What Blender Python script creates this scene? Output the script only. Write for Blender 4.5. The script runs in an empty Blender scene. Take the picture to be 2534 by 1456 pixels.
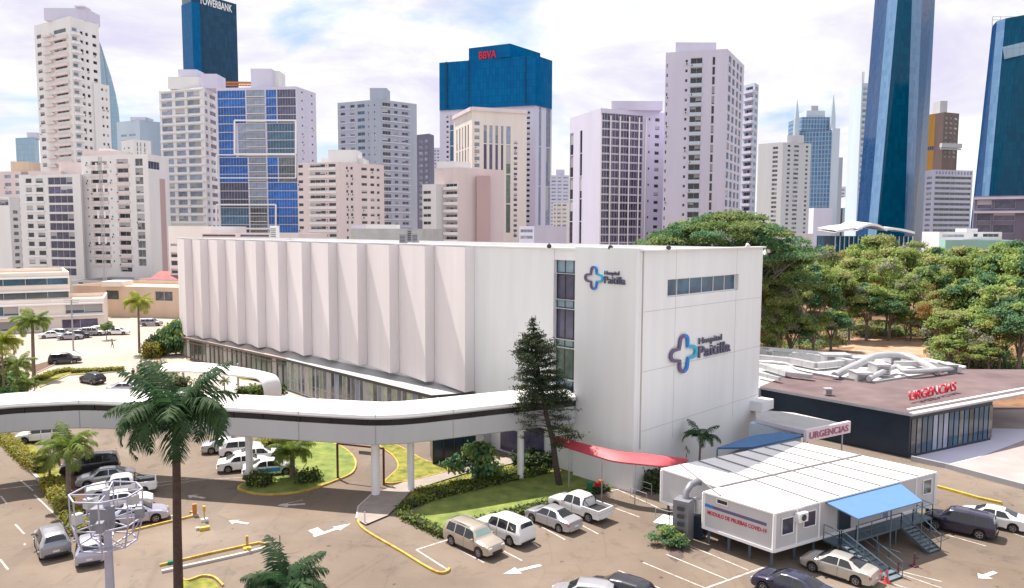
import bpy, math, random
import numpy as np
from mathutils import Vector, Matrix
R = math.radians
rnd = random.Random(7)
scene = bpy.context.scene
col = scene.collection

# ---------------------------------------------------------------- camera
F, CX, CY = 1850.0, 1267.0, 728.0        # focal length and centre for a 2534 px wide picture
PITCH, ROLL, CAMH = math.atan(158 / 1850), 0.004, 22.0
K = 22.0 / 18.0                          # plan coordinates below were measured for an 18 m camera
_r = Vector((1, 0, 0)); _u = Vector((0, math.sin(PITCH), math.cos(PITCH))); FWD = Vector((0, math.cos(PITCH), -math.sin(PITCH)))
RIGHT = _r * math.cos(ROLL) + _u * math.sin(ROLL)
UP = _u * math.cos(ROLL) - _r * math.sin(ROLL)
cam = bpy.data.cameras.new('camera'); cam.sensor_width = 36; cam.lens = 36 * F / 2534
cam.clip_start = 0.5; cam.clip_end = 9000
cam_o = bpy.data.objects.new('camera', cam); col.objects.link(cam_o)
m3 = Matrix((RIGHT, UP, -FWD)).transposed()
cam_o.matrix_world = Matrix.Translation((0, 0, CAMH)) @ m3.to_4x4()
scene.camera = cam_o

# ---------------------------------------------------------------- light
SUN_ELEV, SUN_AZ = R(62), R(-44)         # azimuth measured from +Y towards +X
sun_dir = Vector((math.sin(SUN_AZ) * math.cos(SUN_ELEV), math.cos(SUN_AZ) * math.cos(SUN_ELEV), math.sin(SUN_ELEV)))
sl = bpy.data.lights.new('sun', 'SUN'); sl.energy = 3.6; sl.angle = R(0.6); sl.color = (1.0, 0.93, 0.84)
so = bpy.data.objects.new('sun', sl); col.objects.link(so)
so.rotation_euler = (-sun_dir).to_track_quat('-Z', 'Y').to_euler()
scene.view_settings.view_transform = 'Standard'; scene.view_settings.look = 'None'
scene.view_settings.exposure = 1.2; scene.view_settings.gamma = 1; scene.view_settings.use_curve_mapping = False
scene.cycles.max_bounces = 6; scene.cycles.transparent_max_bounces = 4; scene.cycles.use_denoising = True

w = bpy.data.worlds.new('World'); scene.world = w; w.use_nodes = True
nt = w.node_tree; nt.nodes.clear()
def N(nt, t, **k):
    n = nt.nodes.new(t)
    for a, b in k.items(): setattr(n, a, b)
    return n
out = N(nt, 'ShaderNodeOutputWorld'); bg = N(nt, 'ShaderNodeBackground'); bg.inputs[1].default_value = 0.1
sky = N(nt, 'ShaderNodeTexSky', sky_type='NISHITA'); sky.sun_disc = False; sky.sun_elevation = SUN_ELEV; sky.sun_rotation = SUN_AZ
tc = N(nt, 'ShaderNodeTexCoord'); sep = N(nt, 'ShaderNodeSeparateXYZ')
nt.links.new(tc.outputs['Generated'], sep.inputs[0])
# clouds live on a flat layer: direction divided by its height
zz = N(nt, 'ShaderNodeMath', operation='ADD'); zz.inputs[1].default_value = 0.22; nt.links.new(sep.outputs[2], zz.inputs[0])
zm = N(nt, 'ShaderNodeMath', operation='MAXIMUM'); zm.inputs[1].default_value = 0.05; nt.links.new(zz.outputs[0], zm.inputs[0])
dx = N(nt, 'ShaderNodeMath', operation='DIVIDE'); dy = N(nt, 'ShaderNodeMath', operation='DIVIDE')
nt.links.new(sep.outputs[0], dx.inputs[0]); nt.links.new(zm.outputs[0], dx.inputs[1])
nt.links.new(sep.outputs[1], dy.inputs[0]); nt.links.new(zm.outputs[0], dy.inputs[1])
cmb = N(nt, 'ShaderNodeCombineXYZ'); nt.links.new(dx.outputs[0], cmb.inputs[0]); nt.links.new(dy.outputs[0], cmb.inputs[1])
def wnoise(scale, off, detail=7, rough=0.55, dist=0.4):
    mp = N(nt, 'ShaderNodeMapping'); mp.inputs['Location'].default_value = off
    n = N(nt, 'ShaderNodeTexNoise'); n.inputs['Scale'].default_value = scale; n.inputs['Detail'].default_value = detail
    n.inputs['Roughness'].default_value = rough; n.inputs['Distortion'].default_value = dist
    nt.links.new(cmb.outputs[0], mp.inputs[0]); nt.links.new(mp.outputs[0], n.inputs['Vector']); return n.outputs['Fac']
def wramp(src, stops):
    r = N(nt, 'ShaderNodeValToRGB'); e = r.color_ramp.elements
    while len(e) < len(stops): e.new(0.5)
    for k, (p, c) in enumerate(stops): e[k].position = p; e[k].color = (*c, 1)
    nt.links.new(src, r.inputs[0]); return r.outputs[0]
def wmix(f, a, b):
    m = N(nt, 'ShaderNodeMix', data_type='RGBA')
    if isinstance(f, float): m.inputs[0].default_value = f
    else: nt.links.new(f, m.inputs[0])
    for k, s in ((6, a), (7, b)):
        if isinstance(s, tuple): m.inputs[k].default_value = (*s, 1)
        else: nt.links.new(s, m.inputs[k])
    return m.outputs[2]
def wmulc(c, f):
    m = N(nt, 'ShaderNodeMix', data_type='RGBA', blend_type='MULTIPLY'); m.inputs[0].default_value = 1
    nt.links.new(c, m.inputs[6]); m.inputs[7].default_value = (*f, 1); m.clamp_result = False; return m.outputs[2]
cloudcol = wramp(wnoise(1.5, (3.1, 1.7, 0), 10, .6, .6), [(0.36, (3.5, 3.35, 4.2)), (0.45, (3.95, 3.85, 4.3)), (0.52, (4.35, 4.3, 4.4)), (0.60, (4.9, 4.9, 4.9))])
cover = wramp(wnoise(0.95, (0.55, 2.35, 0), 8, 0.55, 0.5), [(0.36, (0, 0, 0)), (0.45, (1, 1, 1))])
skyc = wmix(0.7, wmulc(sky.outputs[0], (0.55, 0.60, 0.62)), (2.3, 3.2, 4.4))
fin = wmix(cover, skyc, cloudcol)
# bright haze just over the skyline
hz = wramp(sep.outputs[2], [(0.0, (1, 1, 1)), (0.17, (0, 0, 0))])
fin = wmix(hz, fin, wmix(0.75, fin, (4.9, 4.9, 4.9)))
nt.links.new(fin, bg.inputs[0]); nt.links.new(bg.outputs[0], out.inputs[0])

# ---------------------------------------------------------------- pixels to points
def ray(px, py):
    d = FWD + RIGHT * ((px - CX) / F) - UP * ((py - CY) / F)
    return d
def G(px, py, z=0.0):
    d = ray(px, py); t = (z - CAMH) / d.z
    return Vector((d.x * t, d.y * t, z))
def PY(px, py, Y):
    d = ray(px, py); t = Y / d.y
    return Vector((d.x * t, Y, CAMH + d.z * t))

# ---------------------------------------------------------------- materials
M = {}
def mat(key, c, rough=0.6, metal=0.0, var=0.0, vs=1.0, spec=0.5, coat=0.0, bump=0.0, bs=20.0, rnd_amt=0.0, emit=None, c2=None, coords='Object', detail=6, bd=0.02):
    m = bpy.data.materials.new(key); m.use_nodes = True; t = m.node_tree; b = t.nodes['Principled BSDF']
    b.inputs['Base Color'].default_value = (*c, 1); b.inputs['Roughness'].default_value = rough
    b.inputs['Metallic'].default_value = metal; b.inputs['Specular IOR Level'].default_value = spec
    if coat: b.inputs['Coat Weight'].default_value = coat; b.inputs['Coat Roughness'].default_value = 0.05
    if emit: b.inputs['Emission Color'].default_value = (*emit[:3], 1); b.inputs['Emission Strength'].default_value = emit[3]
    src = None
    if var or c2:
        tcn = N(t, 'ShaderNodeTexCoord'); n = N(t, 'ShaderNodeTexNoise'); n.inputs['Scale'].default_value = vs; n.inputs['Detail'].default_value = detail
        n.inputs['Roughness'].default_value = 0.62
        if key.startswith(('wall_', 'hosp_', 'module', 'sky_')):
            mp = N(t, 'ShaderNodeMapping'); mp.inputs['Scale'].default_value = (1, 1, .12); t.links.new(tcn.outputs[coords], mp.inputs[0]); t.links.new(mp.outputs[0], n.inputs['Vector']); n.inputs['Detail'].default_value = 10
        else: t.links.new(tcn.outputs[coords], n.inputs['Vector'])
        r = N(t, 'ShaderNodeValToRGB'); e = r.color_ramp.elements; e[0].position = 0.32; e[1].position = 0.68
        a = tuple(x * (1 - var) for x in c); d = c2 if c2 else tuple(min(1, x * (1 + var)) for x in c)
        e[0].color = (*a, 1); e[1].color = (*d, 1)
        t.links.new(n.outputs['Fac'], r.inputs[0]); src = r.outputs[0]
    if rnd_amt:
        oi = N(t, 'ShaderNodeObjectInfo'); h = N(t, 'ShaderNodeHueSaturation')
        mr = N(t, 'ShaderNodeMapRange'); mr.inputs[3].default_value = 1 - rnd_amt; mr.inputs[4].default_value = 1 + rnd_amt
        t.links.new(oi.outputs['Random'], mr.inputs[0]); t.links.new(mr.outputs[0], h.inputs['Value'])
        if src: t.links.new(src, h.inputs['Color'])
        else: h.inputs['Color'].default_value = (*c, 1)
        src = h.outputs[0]
    if src: t.links.new(src, b.inputs['Base Color'])
    if bump:
        tcn = N(t, 'ShaderNodeTexCoord'); n = N(t, 'ShaderNodeTexNoise'); n.inputs['Scale'].default_value = bs; n.inputs['Detail'].default_value = 5
        t.links.new(tcn.outputs[coords], n.inputs['Vector']); bp = N(t, 'ShaderNodeBump'); bp.inputs['Strength'].default_value = bump; bp.inputs['Distance'].default_value = bd
        t.links.new(n.outputs['Fac'], bp.inputs['Height']); t.links.new(bp.outputs[0], b.inputs['Normal'])
    M[key] = m; return m
def brickmat(key, c1, c2, cm, bw, bh, mort, rough=0.2, spec=0.5, metal=0.0, off=0.0):
    """panels laid out over the wall's own metres (uv)"""
    m = bpy.data.materials.new(key); m.use_nodes = True; t = m.node_tree; b = t.nodes['Principled BSDF']
    tcn = N(t, 'ShaderNodeTexCoord'); br = N(t, 'ShaderNodeTexBrick'); br.offset = off; br.squash = 1
    br.inputs['Scale'].default_value = 1; br.inputs['Brick Width'].default_value = bw; br.inputs['Row Height'].default_value = bh
    br.inputs['Mortar Size'].default_value = mort; br.inputs['Mortar Smooth'].default_value = 0.1; br.inputs['Bias'].default_value = 0
    for k, c in (('Color1', c1), ('Color2', c2), ('Mortar', cm)): br.inputs[k].default_value = (*c, 1)
    t.links.new(tcn.outputs['UV'], br.inputs['Vector']); t.links.new(br.outputs['Color'], b.inputs['Base Color'])
    b.inputs['Roughness'].default_value = rough; b.inputs['Specular IOR Level'].default_value = spec; b.inputs['Metallic'].default_value = metal
    # every pane leans a hair, so reflections break up
    n = N(t, 'ShaderNodeTexNoise'); n.inputs['Scale'].default_value = 0.25; n.inputs['Detail'].default_value = 3
    t.links.new(tcn.outputs['UV'], n.inputs['Vector']); bp = N(t, 'ShaderNodeBump'); bp.inputs['Strength'].default_value = 0.25; bp.inputs['Distance'].default_value = 0.4
    t.links.new(n.outputs['Fac'], bp.inputs['Height']); t.links.new(bp.outputs[0], b.inputs['Normal'])
    M[key] = m; return m
# ---------------------------------------------------------------- mesh builder
class MB:
    def __init__(s): s.v = []; s.f = []; s.m = []; s.uv = []
    def face(s, pts, mi=0, uv=None):
        k = len(s.v); s.v += [tuple(p) for p in pts]; s.f.append(tuple(range(k, k + len(pts)))); s.m.append(mi)
        s.uv.append(uv if uv else [(p[0], p[2]) for p in pts])
    def box(s, c, d, rz=0.0, mi=0, Mx=None):
        x, y, z = d[0] / 2, d[1] / 2, d[2] / 2; cs, sn = math.cos(rz), math.sin(rz)
        P = []
        for dz in (-z, z):
            for ax, ay in ((-x, -y), (x, -y), (x, y), (-x, y)):
                p = Vector((c[0] + ax * cs - ay * sn, c[1] + ax * sn + ay * cs, c[2] + dz)); P.append(Mx @ p if Mx else p)
        for q in ((3, 2, 1, 0), (4, 5, 6, 7), (0, 1, 5, 4), (1, 2, 6, 5), (2, 3, 7, 6), (3, 0, 4, 7)): s.face([P[i] for i in q], mi)
    def bar(s, a, b, w, h=None, mi=0):
        a, b = Vector(a), Vector(b); h = h or w; d = (b - a); L = d.length
        if L < 1e-6: return
        d /= L; sd = d.cross(Vector((0, 0, 1)))
        if sd.length < 1e-3: sd = Vector((1, 0, 0))
        sd.normalize(); up = sd.cross(d)
        P = [p + sd * (sx * w / 2) + up * (sy * h / 2) for p in (a, b) for sx, sy in ((-1, -1), (1, -1), (1, 1), (-1, 1))]
        for q in ((3, 2, 1, 0), (4, 5, 6, 7), (0, 1, 5, 4), (1, 2, 6, 5), (2, 3, 7, 6), (3, 0, 4, 7)): s.face([P[i] for i in q], mi)
    def prism(s, poly, z0, z1, mi=0, mt=None, bottom=True):
        n = len(poly); mt = mi if mt is None else mt; acc = 0
        for i in range(n):
            a, b = poly[i], poly[(i + 1) % n]; L = math.hypot(b[0] - a[0], b[1] - a[1])
            s.face([(a[0], a[1], z0), (b[0], b[1], z0), (b[0], b[1], z1), (a[0], a[1], z1)], mi, [(acc, z0), (acc + L, z0), (acc + L, z1), (acc, z1)]); acc += L
        s.face([(p[0], p[1], z1) for p in poly], mt, [(p[0], p[1]) for p in poly])
        if bottom: s.face([(p[0], p[1], z0) for p in reversed(poly)], mi, [(p[0], p[1]) for p in reversed(poly)])
    def tube(s, pts, rad, n=8, mi=0, cap=True):
        pts = [Vector(p) for p in pts]; rs = rad if isinstance(rad, (list, tuple)) else [rad] * len(pts); rings = []; prev = None
        for i, p in enumerate(pts):
            d = (pts[min(i + 1, len(pts) - 1)] - pts[max(i - 1, 0)]).normalized()
            a = prev if prev else (Vector((0, 0, 1)) if abs(d.z) < 0.9 else Vector((1, 0, 0)))
            sd = d.cross(a).normalized() if not prev else (prev - d * prev.dot(d)).normalized(); prev = sd; up = d.cross(sd)
            rings.append([p + (sd * math.cos(2 * math.pi * k / n) + up * math.sin(2 * math.pi * k / n)) * rs[i] for k in range(n)])
        for i in range(len(rings) - 1):
            for k in range(n): s.face([rings[i][k], rings[i][(k + 1) % n], rings[i + 1][(k + 1) % n], rings[i + 1][k]], mi)
        if cap: s.face(rings[0][::-1], mi); s.face(rings[-1], mi)
    def grid(s, P, mi=0, flip=False):
        for i in range(len(P) - 1):
            for j in range(len(P[0]) - 1):
                q = [P[i][j], P[i][j + 1], P[i + 1][j + 1], P[i + 1][j]]
                s.face(q[::-1] if flip else q, mi)
    def mesh(s, name, mats, smooth=False, weld=False):
        me = bpy.data.meshes.new(name); me.from_pydata(s.v, [], s.f)
        for m in mats: me.materials.append(M[m])
        me.polygons.foreach_set('material_index', s.m)
        uvl = me.uv_layers.new(name='uv'); flat = [c for f in s.uv for p in f for c in p]; uvl.data.foreach_set('uv', flat)
        if weld or smooth:
            import bmesh
            bm = bmesh.new(); bm.from_mesh(me); bmesh.ops.remove_doubles(bm, verts=bm.verts, dist=0.0005); bmesh.ops.recalc_face_normals(bm, faces=bm.faces)
            bm.to_mesh(me); bm.free()
        if smooth:
            me.polygons.foreach_set('use_smooth', [True] * len(me.polygons))
            try: me.set_sharp_from_angle(angle=R(38))
            except Exception: pass
        me.update(); return me
    def build(s, name, mats, parent=None, smooth=False, weld=False):
        if isinstance(mats, str): mats = [mats]
        return link(name, s.mesh(name, mats, smooth, weld), parent)
def link(name, data, parent=None, mw=None):
    o = bpy.data.objects.new(name, data); col.objects.link(o)
    if parent is not None: o.parent = parent
    if mw is not None: o.matrix_basis = mw
    return o
def tag(o, label=None, cat=None, group=None, kind=None):
    if label: o['label'] = label
    if cat: o['category'] = cat
    if group: o['group'] = group
    if kind: o['kind'] = kind
    return o
def thing(name, label, cat, loc=(0, 0, 0), rz=0.0, group=None):
    o = bpy.data.objects.new(name, None); col.objects.link(o); o.location = loc; o.rotation_euler = (0, 0, rz); o.empty_display_size = 0.3
    return tag(o, label, cat, group)
def copy_tree(o, loc=None, rz=None, sc=None, label=None, parent=None):
    c = o.copy(); col.objects.link(c)
    if parent is not None: c.parent = parent
    if loc is not None: c.location = loc
    if rz is not None: c.rotation_euler = (0, 0, rz)
    if sc is not None: c.scale = sc if isinstance(sc, (tuple, list)) else (sc, sc, sc)
    if label: c['label'] = label
    for ch in list(o.children): copy_tree(ch, parent=c)
    return c
def np_mesh(name, V, nper, mats, mi=None, smooth=False):
    """V: (N, nper, 3) array of separate faces"""
    n = len(V); me = bpy.data.meshes.new(name)
    me.vertices.add(n * nper); me.vertices.foreach_set('co', np.asarray(V, dtype=np.float32).ravel())
    me.loops.add(n * nper); me.loops.foreach_set('vertex_index', np.arange(n * nper, dtype=np.int32))
    me.polygons.add(n); me.polygons.foreach_set('loop_start', np.arange(0, n * nper, nper, dtype=np.int32))
    for m in mats: me.materials.append(M[m])
    if mi is not None: me.polygons.foreach_set('material_index', np.asarray(mi, dtype=np.int32))
    me.update(calc_edges=True); return me

# ---------------------------------------------------------------- material library
def asphalt_mat():
    """sun-bleached tarmac: broad tone, resurfaced patches, grain, cracks and oil drips"""
    m = bpy.data.materials.new('asphalt'); m.use_nodes = True; t = m.node_tree; b = t.nodes['Principled BSDF']; b.inputs['Roughness'].default_value = .9
    tcn = N(t, 'ShaderNodeTexCoord'); P = tcn.outputs['Object']
    def noise(sc, det=8, rough=.6, src=P, dist=0.0): n = N(t, 'ShaderNodeTexNoise'); n.inputs['Scale'].default_value = sc; n.inputs['Detail'].default_value = det; n.inputs['Roughness'].default_value = rough; n.inputs['Distortion'].default_value = dist; t.links.new(src, n.inputs['Vector']); return n
    def ramp(src, stops):
        r = N(t, 'ShaderNodeValToRGB'); e = r.color_ramp.elements
        while len(e) < len(stops): e.new(.5)
        for k, (p_, c_) in enumerate(stops): e[k].position = p_; e[k].color = (*c_, 1)
        t.links.new(src, r.inputs[0]); return r.outputs[0]
    def mul(a, c_, f=1.0):
        x = N(t, 'ShaderNodeMix', data_type='RGBA', blend_type='MULTIPLY'); x.inputs[0].default_value = f; t.links.new(a, x.inputs[6]); t.links.new(c_, x.inputs[7]); return x.outputs[2]
    base = ramp(noise(.07, 9).outputs[0], [(.34, (.150, .113, .086)), (.5, (.190, .146, .113)), (.66, (.246, .198, .162))])
    wob = N(t, 'ShaderNodeMix', data_type='VECTOR'); wob.inputs[0].default_value = .03; t.links.new(P, wob.inputs[4]); t.links.new(noise(.6, 4).outputs[1], wob.inputs[5])
    vo = N(t, 'ShaderNodeTexVoronoi'); vo.inputs['Scale'].default_value = .11; vo.distance = 'CHEBYCHEV'; t.links.new(P, vo.inputs['Vector'])
    sp = N(t, 'ShaderNodeSeparateColor'); t.links.new(vo.outputs['Color'], sp.inputs[0])
    c = mul(base, ramp(sp.outputs[0], [(.0, (.84, .84, .86)), (.3, (.97, .97, .97)), (.7, (1, 1, 1)), (1, (1.0, .98, .95))]))
    c = mul(c, ramp(noise(9, 10, .75).outputs[0], [(.3, (.84, .84, .84)), (.7, (1, 1, 1))]))
    n2 = noise(.5, 12, .7, dist=1.2).outputs[0]; c = mul(c, ramp(n2, [(.33, (.74, .73, .73)), (.45, (1, 1, 1))]))
    vc = N(t, 'ShaderNodeTexVoronoi'); vc.feature = 'DISTANCE_TO_EDGE'; vc.inputs['Scale'].default_value = .16; t.links.new(noise(.35, 5, .6).outputs[1], wob.inputs[5]); wob.inputs[0].default_value = .12; t.links.new(wob.outputs[1], vc.inputs['Vector'])
    c = mul(c, ramp(vc.outputs['Distance'], [(.0, (.70, .68, .66)), (.008, (1, 1, 1))]), .45)
    c = mul(c, ramp(noise(1.3, 3, .4).outputs[0], [(.24, (.45, .43, .43)), (.30, (1, 1, 1))]))
    t.links.new(c, b.inputs['Base Color']); bp = N(t, 'ShaderNodeBump'); bp.inputs['Strength'].default_value = .3; bp.inputs['Distance'].default_value = .02; t.links.new(noise(30, 5).outputs[0], bp.inputs['Height']); t.links.new(bp.outputs[0], b.inputs['Normal']); M['asphalt'] = m
asphalt_mat(); mat('blind', (.42, .41, .42), .8, rnd_amt=.3)
mat('asphalt_far', (0.40, 0.33, 0.28), 0.95, var=0.12, vs=0.06, detail=10)
mat('city_ground', (0.26, 0.25, 0.23), 0.95, var=0.25, vs=0.02)
mat('forest_floor', (0.12, 0.075, 0.05), 1.0, var=0.4, vs=0.25, c2=(0.33, 0.17, 0.09), detail=9)
mat('dirt', (0.42, 0.22, 0.12), 1.0, var=0.25, vs=0.3, c2=(0.5, 0.36, 0.26), detail=9)
mat('concrete', (0.42, 0.38, 0.36), 0.85, var=0.12, vs=0.7, bump=0.15, bs=25)
mat('concrete_light', (0.48, 0.44, 0.42), 0.85, var=0.10, vs=0.5)
mat('concrete_grey', (0.33, 0.33, 0.35), 0.85, var=0.10, vs=0.7)
mat('paver', (0.30, 0.255, 0.23), 0.85, var=0.12, vs=1.2)
mat('white_line', (0.30, 0.25, 0.22), 0.8, var=0.1, vs=2.5, c2=(0.66, 0.60, 0.56), detail=12)
mat('white_paint', (0.45, 0.42, 0.40), 0.7, var=0.1, vs=2.0, c2=(0.76, 0.74, 0.73), detail=12)
mat('yellow_kerb', (0.50, 0.26, 0.03), 0.75, var=0.25, vs=1.6, c2=(0.60, 0.44, 0.10), detail=12)
mat('yellow_paint', (0.52, 0.38, 0.04), 0.6, var=0.2, vs=2.0)
mat('orange_paint', (0.50, 0.17, 0.04), 0.6)
mat('grass', (0.12, 0.15, 0.022), 1.0, var=0.35, vs=1.3, c2=(0.30, 0.28, 0.05), detail=10, bump=0.5, bs=25)
mat('grass_bright', (0.12, 0.19, 0.045), 1.0, var=0.25, vs=0.8, c2=(0.24, 0.27, 0.06), detail=10, bump=0.5, bs=25)
mat('soil', (0.13, 0.08, 0.05), 1.0, var=0.3, vs=2)
mat('hosp_wall', (0.79, 0.80, 0.81), 0.55, var=0.05, vs=0.5)
mat('hosp_panel', (0.78, 0.73, 0.745), 0.5, var=0.045, vs=0.5)
mat('hosp_trim', (0.80, 0.79, 0.80), 0.45)
mat('white_roof', (0.82, 0.81, 0.80), 0.35, var=0.04, vs=0.8, spec=0.6)
mat('white_wall', (0.72, 0.71, 0.74), 0.6, var=0.04, vs=0.5)
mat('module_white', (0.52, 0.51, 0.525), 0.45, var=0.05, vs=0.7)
mat('sky_grey', (0.47, 0.47, 0.49), 0.6, var=0.05, vs=0.3)
mat('joint', (0.22, 0.21, 0.22), 0.8)
mat('black_wall', (0.020, 0.034, 0.055), 0.35, var=0.2, vs=0.4, spec=0.4)
mat('roof_mauve', (0.125, 0.082, 0.088), 0.9, var=0.16, vs=0.3, c2=(0.175, 0.125, 0.128), detail=10)
mat('roof_grey', (0.42, 0.41, 0.41), 0.9, var=0.15, vs=0.5)
mat('roof_light', (0.46, 0.455, 0.45), 0.85, var=0.12, vs=0.4)
mat('roof_red', (0.30, 0.10, 0.10), 0.85, var=0.2, vs=0.6)
mat('galv', (0.50, 0.51, 0.55), 0.45, metal=0.55, var=0.10, vs=2)
mat('duct', (0.50, 0.50, 0.52), 0.4, metal=0.35, var=0.10, vs=1)
mat('dark_metal', (0.05, 0.035, 0.04), 0.5)
mat('steel_blue', (0.10, 0.14, 0.18), 0.5, metal=0.2, var=0.1, vs=3)
mat('rubber', (0.012, 0.012, 0.013), 0.8)
mat('black', (0.015, 0.015, 0.018), 0.6)
mat('frame_dark', (0.05, 0.05, 0.055), 0.5)
mat('frame_brown', (0.17, 0.12, 0.10), 0.6)
mat('glass_dark', (0.035, 0.037, 0.048), 0.12, spec=0.6, rnd_amt=0.45, var=0.5, vs=0.5)
mat('glass_violet', (0.075, 0.07, 0.13), 0.15, spec=0.6, rnd_amt=0.35, var=0.4, vs=0.6)
mat('glass_blue', (0.035, 0.10, 0.17), 0.12, spec=0.7, rnd_amt=0.35, var=0.4, vs=0.5)
mat('glass_soft', (0.22, 0.26, 0.34), 0.2, spec=0.6, rnd_amt=0.30, var=0.25, vs=0.5)
mat('glass_green', (0.10, 0.15, 0.12), 0.12, spec=0.6, rnd_amt=0.35, var=0.4, vs=0.8)
mat('glass_grey', (0.10, 0.11, 0.12), 0.12, spec=0.7, rnd_amt=0.45, var=0.5, vs=0.9)
mat('glass_royal', (0.01, 0.10, 0.38), 0.2, spec=0.5, rnd_amt=0.35, var=0.4, vs=0.4)
mat('lintel', (0.55, 0.54, 0.55), 0.7)
mat('wall_white', (0.75, 0.73, 0.73), 0.75, var=0.06, vs=0.15)
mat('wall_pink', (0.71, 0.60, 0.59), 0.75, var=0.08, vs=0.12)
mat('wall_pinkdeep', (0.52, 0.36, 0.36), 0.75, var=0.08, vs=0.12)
mat('wall_cream', (0.75, 0.68, 0.62), 0.75, var=0.07, vs=0.12)
mat('wall_sand', (0.62, 0.48, 0.37), 0.8, var=0.08, vs=0.2)
mat('wall_lilac', (0.60, 0.58, 0.71), 0.75, var=0.07, vs=0.12)
mat('wall_grey', (0.44, 0.44, 0.46), 0.8, var=0.08, vs=0.15)
mat('wall_bluegrey', (0.38, 0.42, 0.50), 0.75, var=0.10, vs=0.15)
mat('wall_paleblue', (0.50, 0.58, 0.68), 0.75, var=0.07, vs=0.12)
mat('wall_darkviolet', (0.16, 0.15, 0.22), 0.7, var=0.15, vs=0.2)
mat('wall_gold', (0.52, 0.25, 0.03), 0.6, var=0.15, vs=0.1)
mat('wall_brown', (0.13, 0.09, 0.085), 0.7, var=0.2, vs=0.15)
mat('red_awning', (0.42, 0.045, 0.065), 0.55, var=0.10, vs=1.5)
mat('red_sign', (0.55, 0.01, 0.04), 0.45)
mat('pink_sign', (0.78, 0.66, 0.72), 0.5)
mat('sign_rose', (0.42, 0.13, 0.22), 0.5)
mat('blue_canopy', (0.095, 0.21, 0.40), 0.45, var=0.05, vs=2)
mat('blue_tarp', (0.03, 0.14, 0.34), 0.5, var=0.12, vs=2)
mat('logo_violet', (0.13, 0.10, 0.20), 0.4)
mat('logo_blue', (0.01, 0.20, 0.62), 0.4)
mat('logo_cyan', (0.03, 0.42, 0.62), 0.4)
mat('letter_grey', (0.10, 0.10, 0.16), 0.45)
mat('skin', (0.30, 0.17, 0.11), 0.6)
mat('cloth_dark', (0.03, 0.03, 0.04), 0.9)
mat('cloth_brown', (0.10, 0.06, 0.05), 0.9)
mat('green_plastic', (0.01, 0.16, 0.08), 0.4)
mat('cone_red', (0.85, 0.07, 0.05), 0.5)
mat('trunk', (0.17, 0.14, 0.12), 0.95, var=0.3, vs=3, bump=0.4, bs=12)
mat('trunk_dark', (0.06, 0.045, 0.04), 0.95, var=0.3, vs=3)
mat('palm_trunk', (0.20, 0.14, 0.115), 0.9, var=0.25, vs=4, bump=0.3, bs=10)
mat('crownshaft', (0.10, 0.16, 0.05), 0.6, var=0.2, vs=3)
mat('roof_grey2', (0.40, 0.395, 0.39), 0.85, var=0.08, vs=0.4); mat('glass_band', (0.018, 0.016, 0.018), 0.25, spec=0.4, var=0.4, vs=0.6); mat('sky_fascia', (0.46, 0.465, 0.485), 0.55, var=0.06, vs=0.25); mat('glass_vest', (0.012, 0.022, 0.045), 0.2, spec=0.5, var=0.5, vs=0.5)
mat('curtain_cloth', (0.42, 0.40, 0.38), 0.8, var=0.15, vs=3); mat('glass_screen', (0.30, 0.34, 0.24), 0.3, spec=0.6, rnd_amt=0.4, var=0.3, vs=2)
mat('glass_paleband', (0.24, 0.36, 0.44), 0.12, spec=0.7, var=0.2, vs=0.6); mat('glass_greenband', (0.20, 0.33, 0.30), 0.12, spec=0.7, var=0.2, vs=0.6)
mat('galv_blue', (.17, .23, .27), .5, metal=.3, var=.1, vs=3); mat('steel_grey', (.22, .22, .25), .5, metal=.2, var=.12, vs=2); mat('galv_lilac', (.40, .40, .50), .45, metal=.4, var=.08, vs=2); mat('dark_red_metal', (.10, .03, .045), .5)
mat('frame_ledge', (0.36, 0.31, 0.29), 0.8, var=0.1, vs=0.5)
mat('yard_paving', (0.34, 0.29, 0.285), 0.85, var=0.16, vs=0.25, detail=11)
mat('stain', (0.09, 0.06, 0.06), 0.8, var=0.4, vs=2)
brickmat('curtain_blue', (0.000, 0.095, 0.27), (0.000, 0.125, 0.31), (0.000, 0.06, 0.16), 1.6, 3.4, 0.05, rough=0.12, spec=0.08)
brickmat('curtain_navy', (0.006, 0.045, 0.10), (0.010, 0.07, 0.135), (0.004, 0.03, 0.07), 1.6, 3.4, 0.05, rough=0.16, spec=0.25)
brickmat('curtain_teal', (0.000, 0.06, 0.13), (0.000, 0.085, 0.165), (0.002, 0.05, 0.10), 1.5, 3.3, 0.05, rough=0.10, spec=0.2)
brickmat('curtain_deep', (0.002, 0.035, 0.13), (0.004, 0.055, 0.17), (0.002, 0.03, 0.09), 1.5, 3.3, 0.05, rough=0.12, spec=0.14)
brickmat('curtain_pale', (0.08, 0.19, 0.36), (0.13, 0.24, 0.42), (0.08, 0.22, 0.36), 1.5, 3.3, 0.05, rough=0.2, spec=0.5)
brickmat('curtain_sail', (0.26, 0.40, 0.52), (0.30, 0.44, 0.56), (0.20, 0.30, 0.42), 2.0, 3.6, 0.10, rough=0.25, spec=0.5)
brickmat('curtain_far', (0.05, 0.15, 0.30), (0.09, 0.21, 0.38), (0.28, 0.36, 0.46), 2.5, 3.6, 0.35, rough=0.3, spec=0.4)
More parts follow.
